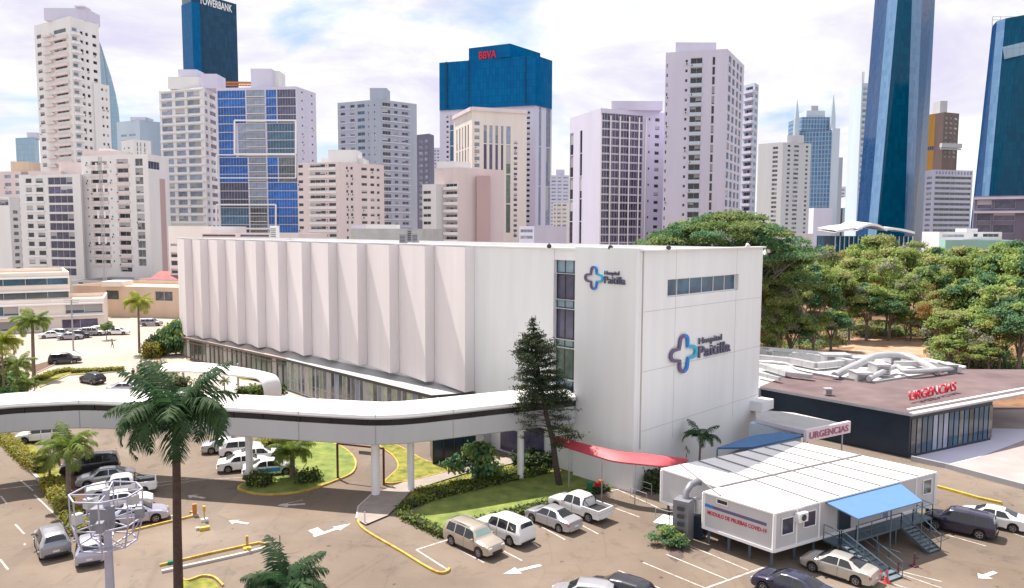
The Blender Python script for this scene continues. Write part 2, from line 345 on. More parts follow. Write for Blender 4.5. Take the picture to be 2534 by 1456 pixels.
def leafmat(key, c1, c2, rnd_amt=0.10, vs=0.5, tr=0.45):
    m = mat(key, c1, 0.65, c2=c2, vs=vs, rnd_amt=rnd_amt, spec=0.3, detail=4)
    t = m.node_tree; b = t.nodes['Principled BSDF']; o = t.nodes['Material Output']
    tl = N(t, 'ShaderNodeBsdfTranslucent'); mx = N(t, 'ShaderNodeMixShader'); mx.inputs[0].default_value = tr
    src = b.inputs['Base Color'].links[0].from_socket; t.links.new(src, tl.inputs[0])
    t.links.new(b.outputs[0], mx.inputs[1]); t.links.new(tl.outputs[0], mx.inputs[2]); t.links.new(mx.outputs[0], o.inputs[0])
leafmat('leaf_dark', (0.065, 0.15, 0.081), (0.161, 0.302, 0.132))
leafmat('leaf_rain', (0.104, 0.177, 0.058), (0.27, 0.333, 0.118), rnd_amt=0.05, vs=0.35)
leafmat('leaf_mid', (0.142, 0.235, 0.072), (0.408, 0.486, 0.136))
leafmat('leaf_yellow', (0.235, 0.276, 0.095), (0.455, 0.469, 0.19))
leafmat('leaf_dry', (0.227, 0.151, 0.053), (0.409, 0.257, 0.076))
leafmat('leaf_grey', (0.241, 0.253, 0.19), (0.429, 0.417, 0.301))
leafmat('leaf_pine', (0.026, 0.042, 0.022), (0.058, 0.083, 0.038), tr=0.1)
leafmat('frond_dark', (0.02, 0.07, 0.032), (0.063, 0.116, 0.041))
leafmat('frond_light', (0.101, 0.172, 0.031), (0.245, 0.302, 0.064))
leafmat('frond_yellow', (0.2, 0.25, 0.03), (0.36, 0.38, 0.05), tr=0.35)
leafmat('hedge_leaf', (0.117, 0.19, 0.037), (0.32, 0.362, 0.06))
mat('hedge_core', (0.03, 0.035, 0.015), 1.0); mat('palm_trunk_dark', (0.075, 0.045, 0.035), 0.9, var=0.3, vs=4, bump=0.3, bs=10)
leafmat('hedge_yellow', (0.22, 0.2, 0.02), (0.4, 0.34, 0.04))
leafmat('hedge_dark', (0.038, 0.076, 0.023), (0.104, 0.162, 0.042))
# ---------------------------------------------------------------- building builder
_wcache = {}
def window_mesh(w, h, dep, glass, frame, mull, kind, var=0):
    key = (round(w, 2), round(h, 2), round(dep, 2), glass, frame, mull, kind, var)
    if key in _wcache: return _wcache[key]
    b = MB(); e = 0.012
    if kind == 'balcony':            # slab with a solid front and returns, standing out from the wall
        o = dep
        b.box((w / 2, -o / 2, 0.09), (w, o, 0.18), mi=0)
        b.box((w / 2, -o + 0.06, 0.18 + h / 2), (w, 0.12, h), mi=0)
        b.box((0.06, (-o + 0.12) / 2, 0.18 + h / 2), (0.12, o - 0.12, h), mi=0); b.box((w - 0.06, (-o + 0.12) / 2, 0.18 + h / 2), (0.12, o - 0.12, h), mi=0)
        mats = [frame]
    elif kind == 'air_conditioner':
        b.box((.45, -.22, .32), (.9, .44, .64)); b.box((.45, -.45, .32), (.5, .03, .5), mi=1); mats = ['wall_white', 'frame_dark']
    elif kind in ('slab', 'fin', 'frame_band'):
        b.box((w / 2, -dep / 2, h / 2), (w, dep, h), mi=0); mats = [frame]
    else:
        y = dep - e
        b.face([(e, y, e), (w - e, y, e), (w - e, y, h - e), (e, y, h - e)], 0)
        fw = min(0.09, w * 0.08); yy = y - 0.03
        for x0, x1, z0, z1 in ((0, w, 0, fw), (0, w, h - fw, h), (0, fw, fw, h - fw), (w - fw, w, fw, h - fw)):
            b.box(((x0 + x1) / 2, yy, (z0 + z1) / 2), (max(0.01, x1 - x0 - 2 * e if x1 - x0 > w / 2 else x1 - x0 - e), 0.05, max(0.01, z1 - z0)), mi=1)
        n = max(1, int(round(w / mull)))
        for k in range(1, n): b.box((w * k / n, yy, h / 2), (0.07, 0.04, h - 2 * fw), mi=1)
        mats = [glass, frame]
        if var:                      # drawn blinds behind some of the panes
            q = random.Random(var * 17 + int(w * 10)); mats.append('blind'); yb = y - 0.012
            for k in range(n):
                if q.random() < .55:
                    hb = h * q.uniform(.25, .9); b.face([(w * k / n + .05, yb, h - hb), (w * (k + 1) / n - .05, yb, h - hb), (w * (k + 1) / n - .05, yb, h - .03), (w * k / n + .05, yb, h - .03)], 2)
    me = b.mesh(kind, mats); _wcache[key] = me; return me
class Bld:
    CAP = 96; blinds = True
    def __init__(s, name, label, cat, px, ytop, ref=1, mat='wall_white', z0=0.0, group=None, back=None, ym=None, roofmat='roof_grey', parapet=0.9, thick=18.0, parent=None, wallname='wall'):
        ym = ytop if ym is None else ym
        s.z1 = PY(px[ref][0], ytop, px[ref][1]).z; s.z0 = z0; s.mat = mat
        P = [PY(a, ym, Y) for a, Y in px]; P = [Vector((p.x, p.y)) for p in P]
        if back: P += [Vector((PY(a, ym, Y).x, Y)) for a, Y in back]
        elif len(P) == 3: P.append(P[2] + P[0] - P[1])
        elif len(P) == 2:
            t = (P[1] - P[0]).normalized(); nrm = Vector((-t.y, t.x)) * thick; P += [P[1] + nrm, P[0] + nrm]
        s.P = P; s.org = Vector((P[min(1, len(P) - 1)].x, P[min(1, len(P) - 1)].y, z0)); s.win = {i: [] for i in range(len(P))}; s.items = []
        s.root = thing(name, label, cat, s.org, 0, group); s.ref = px[ref]; s.roofmat = roofmat; s.parapet = parapet; s.wallname = wallname; s.extra = []
        s.px = px; s.ym = ym
        if parent is not None:
            s.root.parent = parent; s.root.location = s.org - parent.location
            for k_ in ('label', 'category', 'group'):
                if k_ in s.root: del s.root[k_]
    def U(s, i, px, py=None):
        """distance along facade i where the picture column px meets it"""
        d = ray(px, s.ym if py is None else py); a, b = s.P[i], s.P[(i + 1) % len(s.P)]; t = (b - a)
        # a + t*u = k*d
        det = t.x * (-d.y) + d.x * t.y
        u = (-a.x * (-d.y) + d.x * (-a.y)) / det
        return u * t.length
    def L(s, i): return (s.P[(i + 1) % len(s.P)] - s.P[i]).length
    def Zp(s, i, px, py):
        u = s.U(i, px, py) / s.L(i); a, b = s.P[i], s.P[(i + 1) % len(s.P)]; q = a + (b - a) * u
        return PY(px, py, q.y).z
    def rows(s, i, xref, y0, dy, n):
        return [s.Zp(i, xref, y0) - k * (s.Zp(i, xref, y0) - s.Zp(i, xref, y0 + dy)) for k in range(n)], abs(s.Zp(i, xref, y0) - s.Zp(i, xref, y0 + dy))
    def F(s, i, cols, y0, dy, n, hf=0.5, glass='glass_dark', frame='lintel', dep=0.25, mull=1.6, xref=None, kind='window', frac=False, skip=0.0, py=None):
        """window columns (pixel pairs, or fractions of the facade) on n floors"""
        L = s.L(i); xref = xref if xref is not None else s.ref[0]
        j = i if abs(xref - s.px[min(i, len(s.px) - 1)][0]) < 1e6 else i
        zr = PY(xref, y0, s._yat(i, xref)).z; zr2 = PY(xref, y0 + dy, s._yat(i, xref)).z; fh = zr - zr2
        for (a, b) in cols:
            u0, u1 = (a * L, b * L) if frac else (s.U(i, a, py), s.U(i, b, py))
            u0, u1 = max(0.05, min(u0, u1)), min(L - 0.05, max(u0, u1))
            if u1 - u0 < 0.15: continue
            for k in range(n):
                if skip and rnd.random() < skip: continue
                zt = zr - k * fh; zb = zt - fh * hf
                if zt > s.z1 - 0.1 or zb < s.z0 + 0.1: continue
                if kind == 'window': s.win[i].append((u0, u1, zb, zt, glass, frame, dep, mull))
                else: s.items.append((i, u0, u1, zb, zt, glass, frame, dep, mull, kind))
        return fh
    def _yat(s, i, px):
        a, b = s.P[i], s.P[(i + 1) % len(s.P)]; u = s.U(i, px) / s.L(i); u = max(-0.5, min(1.5, u)); return (a + (b - a) * u).y
    def box(s, name, px0, px1, ytop, Y, dpt, mat, z0=None, rz=0.0, roof=None):
        """a box standing on the roof, seen between two picture columns"""
        a, b = PY(px0, ytop, Y), PY(px1, ytop, Y); z0 = s.z1 if z0 is None else z0
        m = MB(); t = Vector((b.x - a.x, b.y - a.y)); c = Vector(((a.x + b.x) / 2, Y + dpt / 2))
        m.box(Vector((c.x, c.y, (z0 + a.z) / 2)) - s.org, (t.length, dpt, a.z - z0), rz); m.build(name, [mat], s.root)
    def done(s):
        ws_ = [(i, q) for i in (0, 1) for q in s.win.get(i, []) if q[3] - q[2] < 2.4 and q[1] - q[0] < 9]
        if len(ws_) > 25 and s.org.y < 360:
            for i, q in rnd.sample(ws_, min(26, len(ws_) // 4)):
                s.items.append((i, q[0] + .05, q[0] + .95, q[2] - .85, q[2] - .2, '', 'wall_white', .4, 1, 'air_conditioner'))
        n = len(s.P); W = MB(); o = s.org
        for i in range(n):
            a, b = s.P[i], s.P[(i + 1) % n]; L = (b - a).length; t = (b - a) / L; inn = Vector((-t.y, t.x))
            mi = 0
            ws = s.win[i]
            us = sorted({0.0, L} | {round(x, 3) for q in ws for x in q[:2]}); vs = sorted({s.z0, s.z1} | {round(x, 3) for q in ws for x in q[2:4]})
            def P3(u, v, d=0.0): return (a.x + t.x * u + inn.x * d - o.x, a.y + t.y * u + inn.y * d - o.y, v - o.z)
            iu = {x: k for k, x in enumerate(us)}; iv = {x: k for k, x in enumerate(vs)}
            hole = set()
            for q in ws:
                for x in range(iu[round(q[0], 3)], iu[round(q[1], 3)]):
                    for y in range(iv[round(q[2], 3)], iv[round(q[3], 3)]): hole.add((x, y))
            # merge cells row by row
            for y in range(len(vs) - 1):
                x = 0
                while x < len(us) - 1:
                    if (x, y) in hole: x += 1; continue
                    x2 = x
                    while x2 < len(us) - 1 and (x2, y) not in hole: x2 += 1
                    u0, u1, v0, v1 = us[x], us[x2], vs[y], vs[y + 1]
                    W.face([P3(u0, v0), P3(u1, v0), P3(u1, v1), P3(u0, v1)], mi, [(u0, v0), (u1, v0), (u1, v1), (u0, v1)]); x = x2
            for (u0, u1, v0, v1, g, f, d, ml) in ws:
                for A, B in (((u0, v0), (u1, v0)), ((u1, v0), (u1, v1)), ((u1, v1), (u0, v1)), ((u0, v1), (u0, v0))):
                    W.face([P3(*B), P3(*A), P3(*A, d), P3(*B, d)][::-1], mi)
        poly = [(p.x - o.x, p.y - o.y, s.z1 - o.z - (0.0 if not s.parapet else s.parapet)) for p in s.P]
        if s.parapet:
            c = Vector((sum(p[0] for p in poly) / n, sum(p[1] for p in poly) / n)); q = []
            for p in poly:
                v = Vector((p[0], p[1])); d = (c - v).normalized() * 0.45; q.append((v.x + d.x, v.y + d.y))
            zt = s.z1 - o.z
            for i in range(n):
                a, b = poly[i], poly[(i + 1) % n]; a2, b2 = q[i], q[(i + 1) % n]
                W.face([(a[0], a[1], zt), (b[0], b[1], zt), (*b2, zt), (*a2, zt)])
                W.face([(*b2, zt), (*b2, poly[0][2]), (*a2, poly[0][2]), (*a2, zt)][::-1])
            rp = [(*p, poly[0][2]) for p in q]
        else: rp = poly
        W.build(s.wallname, [s.mat], s.root)
        rb = MB(); rb.face(rp); rb.build('roof', [s.roofmat], s.root)
        allw = [(i, *q, 'window') for i in s.win for q in s.win[i]]
        for lst in (allw, s.items):
            lst = sorted(lst, key=lambda q: -(q[2] - q[1]) * (q[4] - q[3])) if len(lst) > s.CAP else lst
            rest = {}
            for k, (i, u0, u1, v0, v1, g, f, d, ml, kd) in enumerate(lst):
                a, b = s.P[i], s.P[(i + 1) % n]; t = (b - a).normalized(); inn = Vector((-t.y, t.x))
                X = Vector((a.x + t.x * u0 - o.x, a.y + t.y * u0 - o.y, v0 - o.z))
                mw = Matrix(((t.x, inn.x, 0, X.x), (t.y, inn.y, 0, X.y), (0, 0, 1, X.z), (0, 0, 0, 1)))
                me = window_mesh(u1 - u0, v1 - v0, d, g, f, ml, kd, rnd.choice((0, 0, 0, 1, 2, 3)) if kd == 'window' and (u1 - u0) < 14 and s.blinds else 0)
                if k < s.CAP: link(kd, me, s.root, mw)
                else: rest.setdefault(kd, []).append((me, mw))
            for kd, lst2 in rest.items():
                V, FA, MI, ml_, off = [], [], [], [], 0
                for me, mw in lst2:
                    for mm in me.materials:
                        if mm.name not in ml_: ml_.append(mm.name)
                    V += [tuple(mw @ v.co) for v in me.vertices]
                    for p in me.polygons: FA.append(tuple(off + x for x in p.vertices)); MI.append(ml_.index(me.materials[p.material_index].name))
                    off += len(me.vertices)
                me = bpy.data.meshes.new(kd); me.from_pydata(V, [], FA)
                for x in ml_: me.materials.append(bpy.data.materials[x])
                me.polygons.foreach_set('material_index', MI); tag(link(kd, me, s.root), kind='stuff')
        return s.root
# ---------------------------------------------------------------- the ground
def sheet(name, pix, z, m, kind='structure', label=None, cat=None, pts=None, group=None):
    P = pts if pts else [G(x, y, z) for x, y in pix]
    b = MB(); P = [Vector((p[0], p[1], z)) for p in P]
    A = sum(P[i].x * P[(i + 1) % len(P)].y - P[(i + 1) % len(P)].x * P[i].y for i in range(len(P)))
    if A < 0: P.reverse()
    b.face(P, 0, [(p.x, p.y) for p in P]); o = b.build(name, [m])
    return tag(o, label, cat, group, kind)
b = MB(); S = 4000
n = 40
for i in range(n):
    for j in range(n):
        x0, x1 = -S + 2 * S * i / n, -S + 2 * S * (i + 1) / n; y0, y1 = -200 + (S + 2200) * j / n, -200 + (S + 2200) * (j + 1) / n
        b.face([(x0, y0, -0.02), (x1, y0, -0.02), (x1, y1, -0.02), (x0, y1, -0.02)])
tag(b.build('ground', ['city_ground']), kind='structure')
sheet('car_park', None, 0.0, 'asphalt', pts=[(x * K, y * K) for x, y in [(-90, -5), (90, -5), (90, 70), (30, 90), (-90, 90)]])
sheet('street', None, 0.004, 'asphalt_far', pts=[(x * K, y * K) for x, y in [(-120, 66), (-47, 66), (-34.0, 70), (-17.5, 76), (-29, 88), (-48, 108), (-60, 150), (-160, 170)]])
sheet('concrete_yard', [(2255, 1141), (2560, 1215), (2700, 1200), (2700, 1010), (2440, 1015), (2440, 1100)], 0.008, 'yard_paving')
sheet('forest_floor', None, 0.006, 'forest_floor', pts=[(x * K, y * K) for x, y in [(24, 86), (80, 66), (190, 60), (230, 260), (20, 260)]])
sheet('dirt_track', [(2060, 900), (2120, 856), (2290, 848), (2340, 912), (2240, 925)], 0.012, 'dirt')
sheet('dirt_track', [(1990, 868), (2080, 838), (2300, 842), (2310, 852), (2120, 858)], 0.016, 'dirt')

def ribbon(name, pix, width, z0, z1, m, kind='structure', label=None, cat=None, closed=False, group=None, smooth_n=0, pts=None):
    P = [Vector((p[0], p[1])) for p in (pts if pts else [G(x, y) for x, y in pix])]
    if smooth_n: P = catmull(P, smooth_n, closed)
    n = len(P); A, B = [], []
    for i in range(n):
        a = P[(i - 1) % n] if closed or i > 0 else P[i]; c = P[(i + 1) % n] if closed or i < n - 1 else P[i]
        t = (c - a); t = t.normalized() if t.length > 1e-6 else Vector((1, 0)); nr = Vector((-t.y, t.x)) * width / 2
        A.append(P[i] + nr); B.append(P[i] - nr)
    b = MB(); rng = range(n) if closed else range(n - 1)
    for i in rng:
        j = (i + 1) % n
        b.face([(*B[i], z1), (*B[j], z1), (*A[j], z1), (*A[i], z1)])
        if z1 > z0 + 0.03:
            b.face([(*B[i], z0), (*B[j], z0), (*B[j], z1), (*B[i], z1)]); b.face([(*A[j], z0), (*A[i], z0), (*A[i], z1), (*A[j], z1)])
    if not closed and z1 > z0 + 0.03:
        b.face([(*A[0], z0), (*B[0], z0), (*B[0], z1), (*A[0], z1)]); b.face([(*B[-1], z0), (*A[-1], z0), (*A[-1], z1), (*B[-1], z1)])
    return tag(b.build(name, [m]), label, cat, group, kind)
def catmull(P, n, closed=False):
    out_ = []; k = len(P)
    for i in range(k if closed else k - 1):
        p = [P[(i + d) % k] if closed else P[max(0, min(k - 1, i + d))] for d in (-1, 0, 1, 2)]
        for s in range(n):
            t = s / n; out_.append(0.5 * ((2 * p[1]) + (p[2] - p[0]) * t + (2 * p[0] - 5 * p[1] + 4 * p[2] - p[3]) * t * t + (-p[0] + 3 * p[1] - 3 * p[2] + p[3]) * t ** 3))
    if not closed: out_.append(P[-1])
    return out_
_mz = [0.008]
def line(pix, wdt=0.12, m='white_line', closed=False, name='road_marking'):
    _mz[0] += 0.0002
    return ribbon(name, pix, wdt, 0, _mz[0], m, closed=closed)
def arrow(cx, cy, tx, ty, L=2.6, bend=0, m='white_line'):
    a, b_ = G(cx, cy), G(tx, ty); d = Vector((b_.x - a.x, b_.y - a.y)).normalized(); s_ = Vector((-d.y, d.x)); c = Vector((a.x, a.y)); _mz[0] += 0.0002; z = _mz[0]
    W = 0.16
    pts = [c - d * L / 2 - s_ * W, c + d * L * 0.1 - s_ * W, c + d * L * 0.1 - s_ * W * 3, c + d * L / 2, c + d * L * 0.1 + s_ * W * 3, c + d * L * 0.1 + s_ * W, c - d * L / 2 + s_ * W]
    m_ = MB(); m_.face([(*p, z) for p in pts])
    if bend: m_.face([(*(c - d * L * .45 + s_ * W), z), (*(c - d * L * .2 + s_ * W), z), (*(c - d * L * .15 + s_ * bend), z), (*(c - d * L * .4 + s_ * bend), z)])
    tag(m_.build('road_arrow', [m]), kind='structure')
# lane dashes on the left road
for a, b2 in (((38, 1298), (60, 1322)), ((98, 1352), (120, 1375)), ((0, 1385), (20, 1410)), ((2, 1228), (16, 1246)), ((60, 1345), (62, 1350)), ((52, 1190), (82, 1215)), ((85, 1225), (182, 1318))):
    line([a, b2], 0.13)
line([(0, 1211), (95, 1200)], 0.15); line([(470, 1190), (600, 1182)], 0.08); line([(330, 1212), (470, 1192)], 0.10)
# parking bays in front of the lawn
line([(1030, 1361), (1110, 1412)], 0.14); line([(1030, 1361), (1135, 1328)], 0.16)
for a, b2 in (((1102, 1343), (1198, 1393)), ((1200, 1340), (1292, 1388)), ((1262, 1300), (1335, 1355)), ((1300, 1282), (1398, 1336)), ((1420, 1290), (1480, 1322)), ((1500, 1250), (1582, 1280)), ((1528, 1212), (1640, 1262))):
    line([a, b2], 0.12)
line([(1375, 1245), (1545, 1208)], 0.14)
# bays by the clinic
for a, b2 in (((1705, 1350), (1852, 1412)), ((1648, 1372), (1798, 1434)), ((1590, 1392), (1745, 1456)), ((1530, 1412), (1640, 1460)), ((1470, 1436), (1540, 1468))):
    line([a, b2], 0.11)
line([(1736, 1460), (1898, 1402)], 0.16)
for a, b2 in (((2285, 1308), (2440, 1352)), ((2425, 1290), (2534, 1330)), ((2150, 1395), (2330, 1440)), ((2040, 1395), (2290, 1470)), ((2180, 1352), (2230, 1368)), ((2225, 1420), (2330, 1456))):
    line([a, b2], 0.11)
for a, b2 in (((560, 1166), (600, 1160)), ((540, 1150), (600, 1140)), ((360, 1293), (430, 1276)), ((300, 1300), (430, 1275)), ((385, 1196), (470, 1185)), ((690, 1250), (750, 1238)), ((770, 1205), (800, 1200))):
    line([a, b2], 0.10)
arrow(823, 1312, 852, 1302, 3.2, bend=1.2, m='white_paint'); arrow(1292, 1410, 1250, 1420, 2.8, m='white_paint'); arrow(2442, 1424, 2400, 1440, 1.9, m='white_paint')
arrow(720, 1250, 690, 1252, 2.2); arrow(590, 1293, 570, 1290, 1.8); arrow(485, 1230, 455, 1225, 1.8)
# kerbed islands
def island(name, pix, m, kerb='yellow_kerb', h=0.15, kw=0.16, sm=6, ptsd=None):
    P = [Vector((p.x, p.y)) for p in [G(x, y) for x, y in pix]]
    if sm: P = catmull(P, sm, True)
    sheet(name, None, h - 0.02, m, pts=[(p.x, p.y) for p in P])
    if kerb: ribbon('kerb', None, kw, 0, h, kerb, closed=True, pts=[(p.x, p.y) for p in P])
island('grass_island', [(592, 1206), (650, 1178), (720, 1130), (770, 1095), (835, 1103), (876, 1135), (875, 1168), (835, 1190), (750, 1218), (660, 1226), (605, 1218)], 'grass_bright')
island('grass_verge', [(952, 1196), (985, 1160), (972, 1130), (940, 1105), (985, 1106), (1060, 1145), (1150, 1155), (1060, 1182), (1000, 1195)], 'grass', kw=0.12)
island('lawn', [(1010, 1283), (1060, 1243), (1210, 1205), (1345, 1168), (1440, 1172), (1520, 1206), (1400, 1242), (1290, 1268), (1180, 1320), (1110, 1322)], 'grass_bright', kerb=None, sm=0, h=0.06)
island('lawn', [(1010, 1222), (1085, 1190), (1250, 1150), (1400, 1130), (1520, 1175), (1430, 1172), (1250, 1192), (1050, 1240)], 'grass', kerb=None, sm=0, h=0.045)
sheet('footpath', [(882, 1285), (888, 1255), (925, 1222), (1010, 1188), (1140, 1148), (1280, 1128), (1300, 1140), (1150, 1172), (1020, 1212), (985, 1250), (960, 1275), (905, 1298)], 0.12, 'paver')
ribbon('kerb', [(882, 1287), (886, 1258), (925, 1222)], 0.14, 0, 0.15, 'concrete_light')
ribbon('kerb', [(884, 1291), (905, 1316), (990, 1366), (1050, 1403), (1085, 1420), (1105, 1418), (1112, 1410)], 0.16, 0, 0.15, 'yellow_kerb', smooth_n=5)
# left islands and kerbs
ribbon('kerb', [(310, 1320), (400, 1298), (484, 1278), (486, 1271), (470, 1270)], 0.15, 0, 0.15, 'yellow_kerb')
ribbon('kerb', [(395, 1402), (520, 1372), (640, 1346), (662, 1350), (650, 1362)], 0.14, 0, 0.15, 'yellow_kerb')
ribbon('kerb', [(400, 1418), (520, 1392), (600, 1374), (660, 1358)], 0.22, 0, 0.17, 'concrete_light')
ribbon('kerb', [(440, 1424), (460, 1440), (500, 1428), (530, 1432), (552, 1452)], 0.14, 0, 0.14, 'yellow_kerb', smooth_n=4)
sheet('grass_island', [(445, 1430), (470, 1440), (500, 1430), (530, 1436), (560, 1475), (430, 1475)], 0.1, 'grass')
ribbon('kerb', [(0, 1082), (55, 1142), (110, 1205), (172, 1272), (190, 1310)], 0.25, 0, 0.16, 'concrete')
sheet('planting_bed', [(5, 1082), (60, 1080), (190, 1200), (260, 1300), (192, 1312), (172, 1272), (110, 1205), (55, 1142)], 0.10, 'grass')
sheet('planting_bed', [(140, 1120), (215, 1105), (275, 1240), (280, 1320), (200, 1325)], 0.11, 'soil')
# street islands on the far left, seen over the walkway
island('street_island', [(88, 948), (130, 925), (180, 915), (300, 912), (312, 918), (250, 926), (170, 930), (100, 960)], 'grass', kerb='concrete', sm=0)
island('street_island', [(60, 912), (130, 893), (150, 897), (90, 925)], 'soil', kerb='concrete', sm=0)
sheet('zebra_crossing', [(130, 880), (190, 868), (250, 872), (190, 886)], 0.012, 'concrete_light')
for k in range(6): line([(70 + k * 7, 905 - k * 1), (110 + k * 7, 888 - k * 1)], 0.18)
sheet('plaza', [(470, 985), (520, 925), (690, 945), (740, 985)], 0.02, 'concrete')
sheet('grass_verge', [(520, 905), (560, 880), (700, 925), (690, 950), (600, 940)], 0.025, 'hedge_yellow')
# right-hand yard
ribbon('kerb', [(2316, 1206), (2360, 1218), (2420, 1235), (2478, 1248)], 0.24, 0, 0.2, 'yellow_paint')
ribbon('ramp_wall', [(2255, 1141), (2340, 1160), (2534, 1212)], 0.25, 0, 0.5, 'concrete_grey')
sheet('ramp', [(2262, 1128), (2300, 1105), (2400, 1078), (2460, 1060), (2540, 1062), (2534, 1090), (2400, 1140), (2340, 1152)], 0.03, 'wall_lilac')
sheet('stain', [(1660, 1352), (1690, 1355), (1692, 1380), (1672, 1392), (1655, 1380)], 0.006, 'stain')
# ---------------------------------------------------------------- hospital
T = Vector((-0.7071, 0.7071)); TR = Vector((0.7071, 0.7071)); C0 = Vector((8.66, 50.4)) * K; HH = 16.62 * K
NV = Vector((-0.7071, -0.7071))          # the long wall looks this way
LF = 79.9 * K
def wall_t(px):                         # metres along the long wall at picture column px
    k = (px - CX) / F; return (C0.x - k * C0.y) / (0.7071 + 0.7071 * k)
def WP(t, o=0.0, z=0.0):
    p = C0 + T * t + NV * o; return Vector((p.x, p.y, z))
H = Bld('hospital', 'white hospital block with folded facade panels, a glass strip and two blue cross logos', 'hospital', [(460, 107 * K), (1587, 50.4 * K), (1880, 62.9 * K)], 616, mat='hosp_wall', roofmat='roof_light', parapet=1.0)
A_ = C0 + T * LF; B_ = C0 + TR * 17.5 * K
H.P = [A_, C0, B_, B_ + T * LF]; H.z1 = HH; H.org = Vector((C0.x, C0.y, 0)); H.root.location = H.org
# right face: one long window of eight panes
zt, zb = 14.1 * K, 12.25 * K
zt = PY(1652, 692, H._yat(1, 1652)).z; zb = PY(1652, 737, H._yat(1, 1652)).z
H.win[1].append((H.U(1, 1652, 710), H.U(1, 1827, 710), zb, zt, 'glass_blue', 'hosp_trim', 0.45, 2.1))
# glass strip beside the front block
u0, u1 = LF - wall_t(1370), LF - wall_t(1433)
zz_ = [PY(1400, y, (C0 + T * wall_t(1400)).y).z for y in (618, 678, 743, 765, 842, 862, 940, 1010)]
gl = ['glass_paleband', 'glass_violet', 'glass_paleband', 'glass_violet', 'glass_greenband', 'glass_green', 'glass_blue']  # pale bands: light blue spandrel tint with reflected sky put into the colour
for k in range(7): H.win[0].append((u0, u1, zz_[k + 1] + 0.01, zz_[k] - 0.01, gl[k], 'frame_dark', 0.5, 1.05))
H.blinds = False; H.done()
root = H.root; O = H.org
def sub(v): return Vector(v) - O
# front block stands proud of the long wall
b = MB()
q = [WP(wall_t(1433), 0.02), WP(-0.0, 0.02), WP(-0.0, 0.55), WP(wall_t(1433), 0.55)]
pl = [sub(p) for p in (WP(wall_t(1433), 0.55), WP(0, 0.55), WP(0, 0.02), WP(wall_t(1433), 0.02))]
b.prism([(p.x, p.y) for p in pl], 0, HH + 0.25); b.build('front_panel', ['hosp_wall'], root)
# roof edge trim
b = MB()
for (a, c) in ((WP(LF, -0.2), WP(-0.1, -0.2)), (WP(-0.1, 0.0), Vector((B_.x, B_.y, 0)))):
    a2, c2 = sub(a), sub(c); b.bar((a2.x, a2.y, HH + 0.07), (c2.x, c2.y, HH + 0.07), 0.7, 0.14)
b.build('roof_trim', ['hosp_trim'], root)
# corner strip on the right face and a downpipe line
b = MB(); p = sub(Vector((C0.x, C0.y, 0)) + Vector((TR.x, TR.y, 0)) * 0.35 + Vector((0.7071, -0.7071, 0)) * 0.04); b.bar((p.x, p.y, 3.6), (p.x, p.y, HH), 0.09); b.build('corner_joint', ['concrete_light'], root)
for k in range(1, 4):
    a, c = sub(Vector((C0.x, C0.y, 0)) + Vector((TR.x, TR.y, 0)) * .6), sub(Vector((B_.x, B_.y, 0))); off = Vector((0.7071, -0.7071, 0)) * .004; b = MB(); z = HH * k / 4; b.bar(a + off + Vector((0, 0, z)), c + off + Vector((0, 0, z)), .03); b.build('wall_joint', ['concrete_light'], root)
for k in range(1, 4):
    p = sub(Vector((C0.x, C0.y, 0)) + Vector((TR.x, TR.y, 0)) * (17.5 * K * k / 4)) + Vector((0.7071, -0.7071, 0)) * .003; b = MB(); b.bar((p.x, p.y, 3.6), (p.x, p.y, HH), .025)
    if k != 2: b.build('wall_joint', ['concrete_light'], root)
# folded panels: flush at the top, folding out towards the bottom
t0, dt, dpo = wall_t(1175), 5.27 * K, 1.05 * K
def zbot(t):
    return float(np.interp(t, [16.6 * K, 18.5 * K, 32.7 * K, 43.1 * K, 63.4 * K, 77 * K], [4.5, 4.56, 4.72, 4.36, 3.68, 3.1])) * K
for k in range(12):
    ta, tb = t0 + k * dt, min(t0 + (k + 1) * dt, LF - 0.2); b = MB(); zf = HH - 0.02; nseg = 2
    Lg, Rt = [], []
    for f in (0, 1):
        z = zf + (zbot(ta) - zf) * f; o = 0.06 + dpo
        Lg.append([sub(WP(tb - 0.01, 0.06, z)), sub(WP(ta + 0.02, o, z))]); Rt.append([sub(WP(ta + 0.02, o, z)), sub(WP(ta + 0.02, 0.03, z))])
    b.grid(Lg, flip=False); b.grid(Rt, flip=False)
    z = zbot(ta); b.face([sub(WP(tb - 0.01, 0.06, z)), sub(WP(ta + 0.02, 0.02, z)), sub(WP(ta + 0.02, 0.06 + dpo, z))], 1)
    b.build('facade_panel', ['hosp_panel', 'concrete_grey'], root)
def zled(t): return float(np.interp(t, [47.4 * K, 77 * K], [3.62, 3.02])) * K
# glazed ground floor, far half
ts = wall_t(728); te = wall_t(472); n = 22
for k in range(n):
    a = ts + (te - ts) * k / n; c = ts + (te - ts) * (k + 1) / n; zt1 = zled((a + c) / 2) - 0.25
    b = MB(); A, B2 = sub(WP(c - 0.08, 1.2)), sub(WP(a + 0.08, 1.2))
    b.face([(A.x, A.y, 0.35), (B2.x, B2.y, 0.35), (B2.x, B2.y, zt1), (A.x, A.y, zt1)]); b.build('glass_panel', [rnd.choice(['glass_green', 'glass_grey', 'glass_green', 'curtain_cloth'])] if 'curtain_cloth' in M else ['glass_green'], root)
b = MB()
for k in range(n + 1):
    p = sub(WP(ts + (te - ts) * k / n, 1.25)); b.bar((p.x, p.y, 0.0), (p.x, p.y, zled(ts + (te - ts) * k / n) - 0.2), 0.14)
a, c = sub(WP(ts, 1.25)), sub(WP(te, 1.25)); b.bar((a.x, a.y, 0.3), (c.x, c.y, 0.3), 0.12, 0.2)
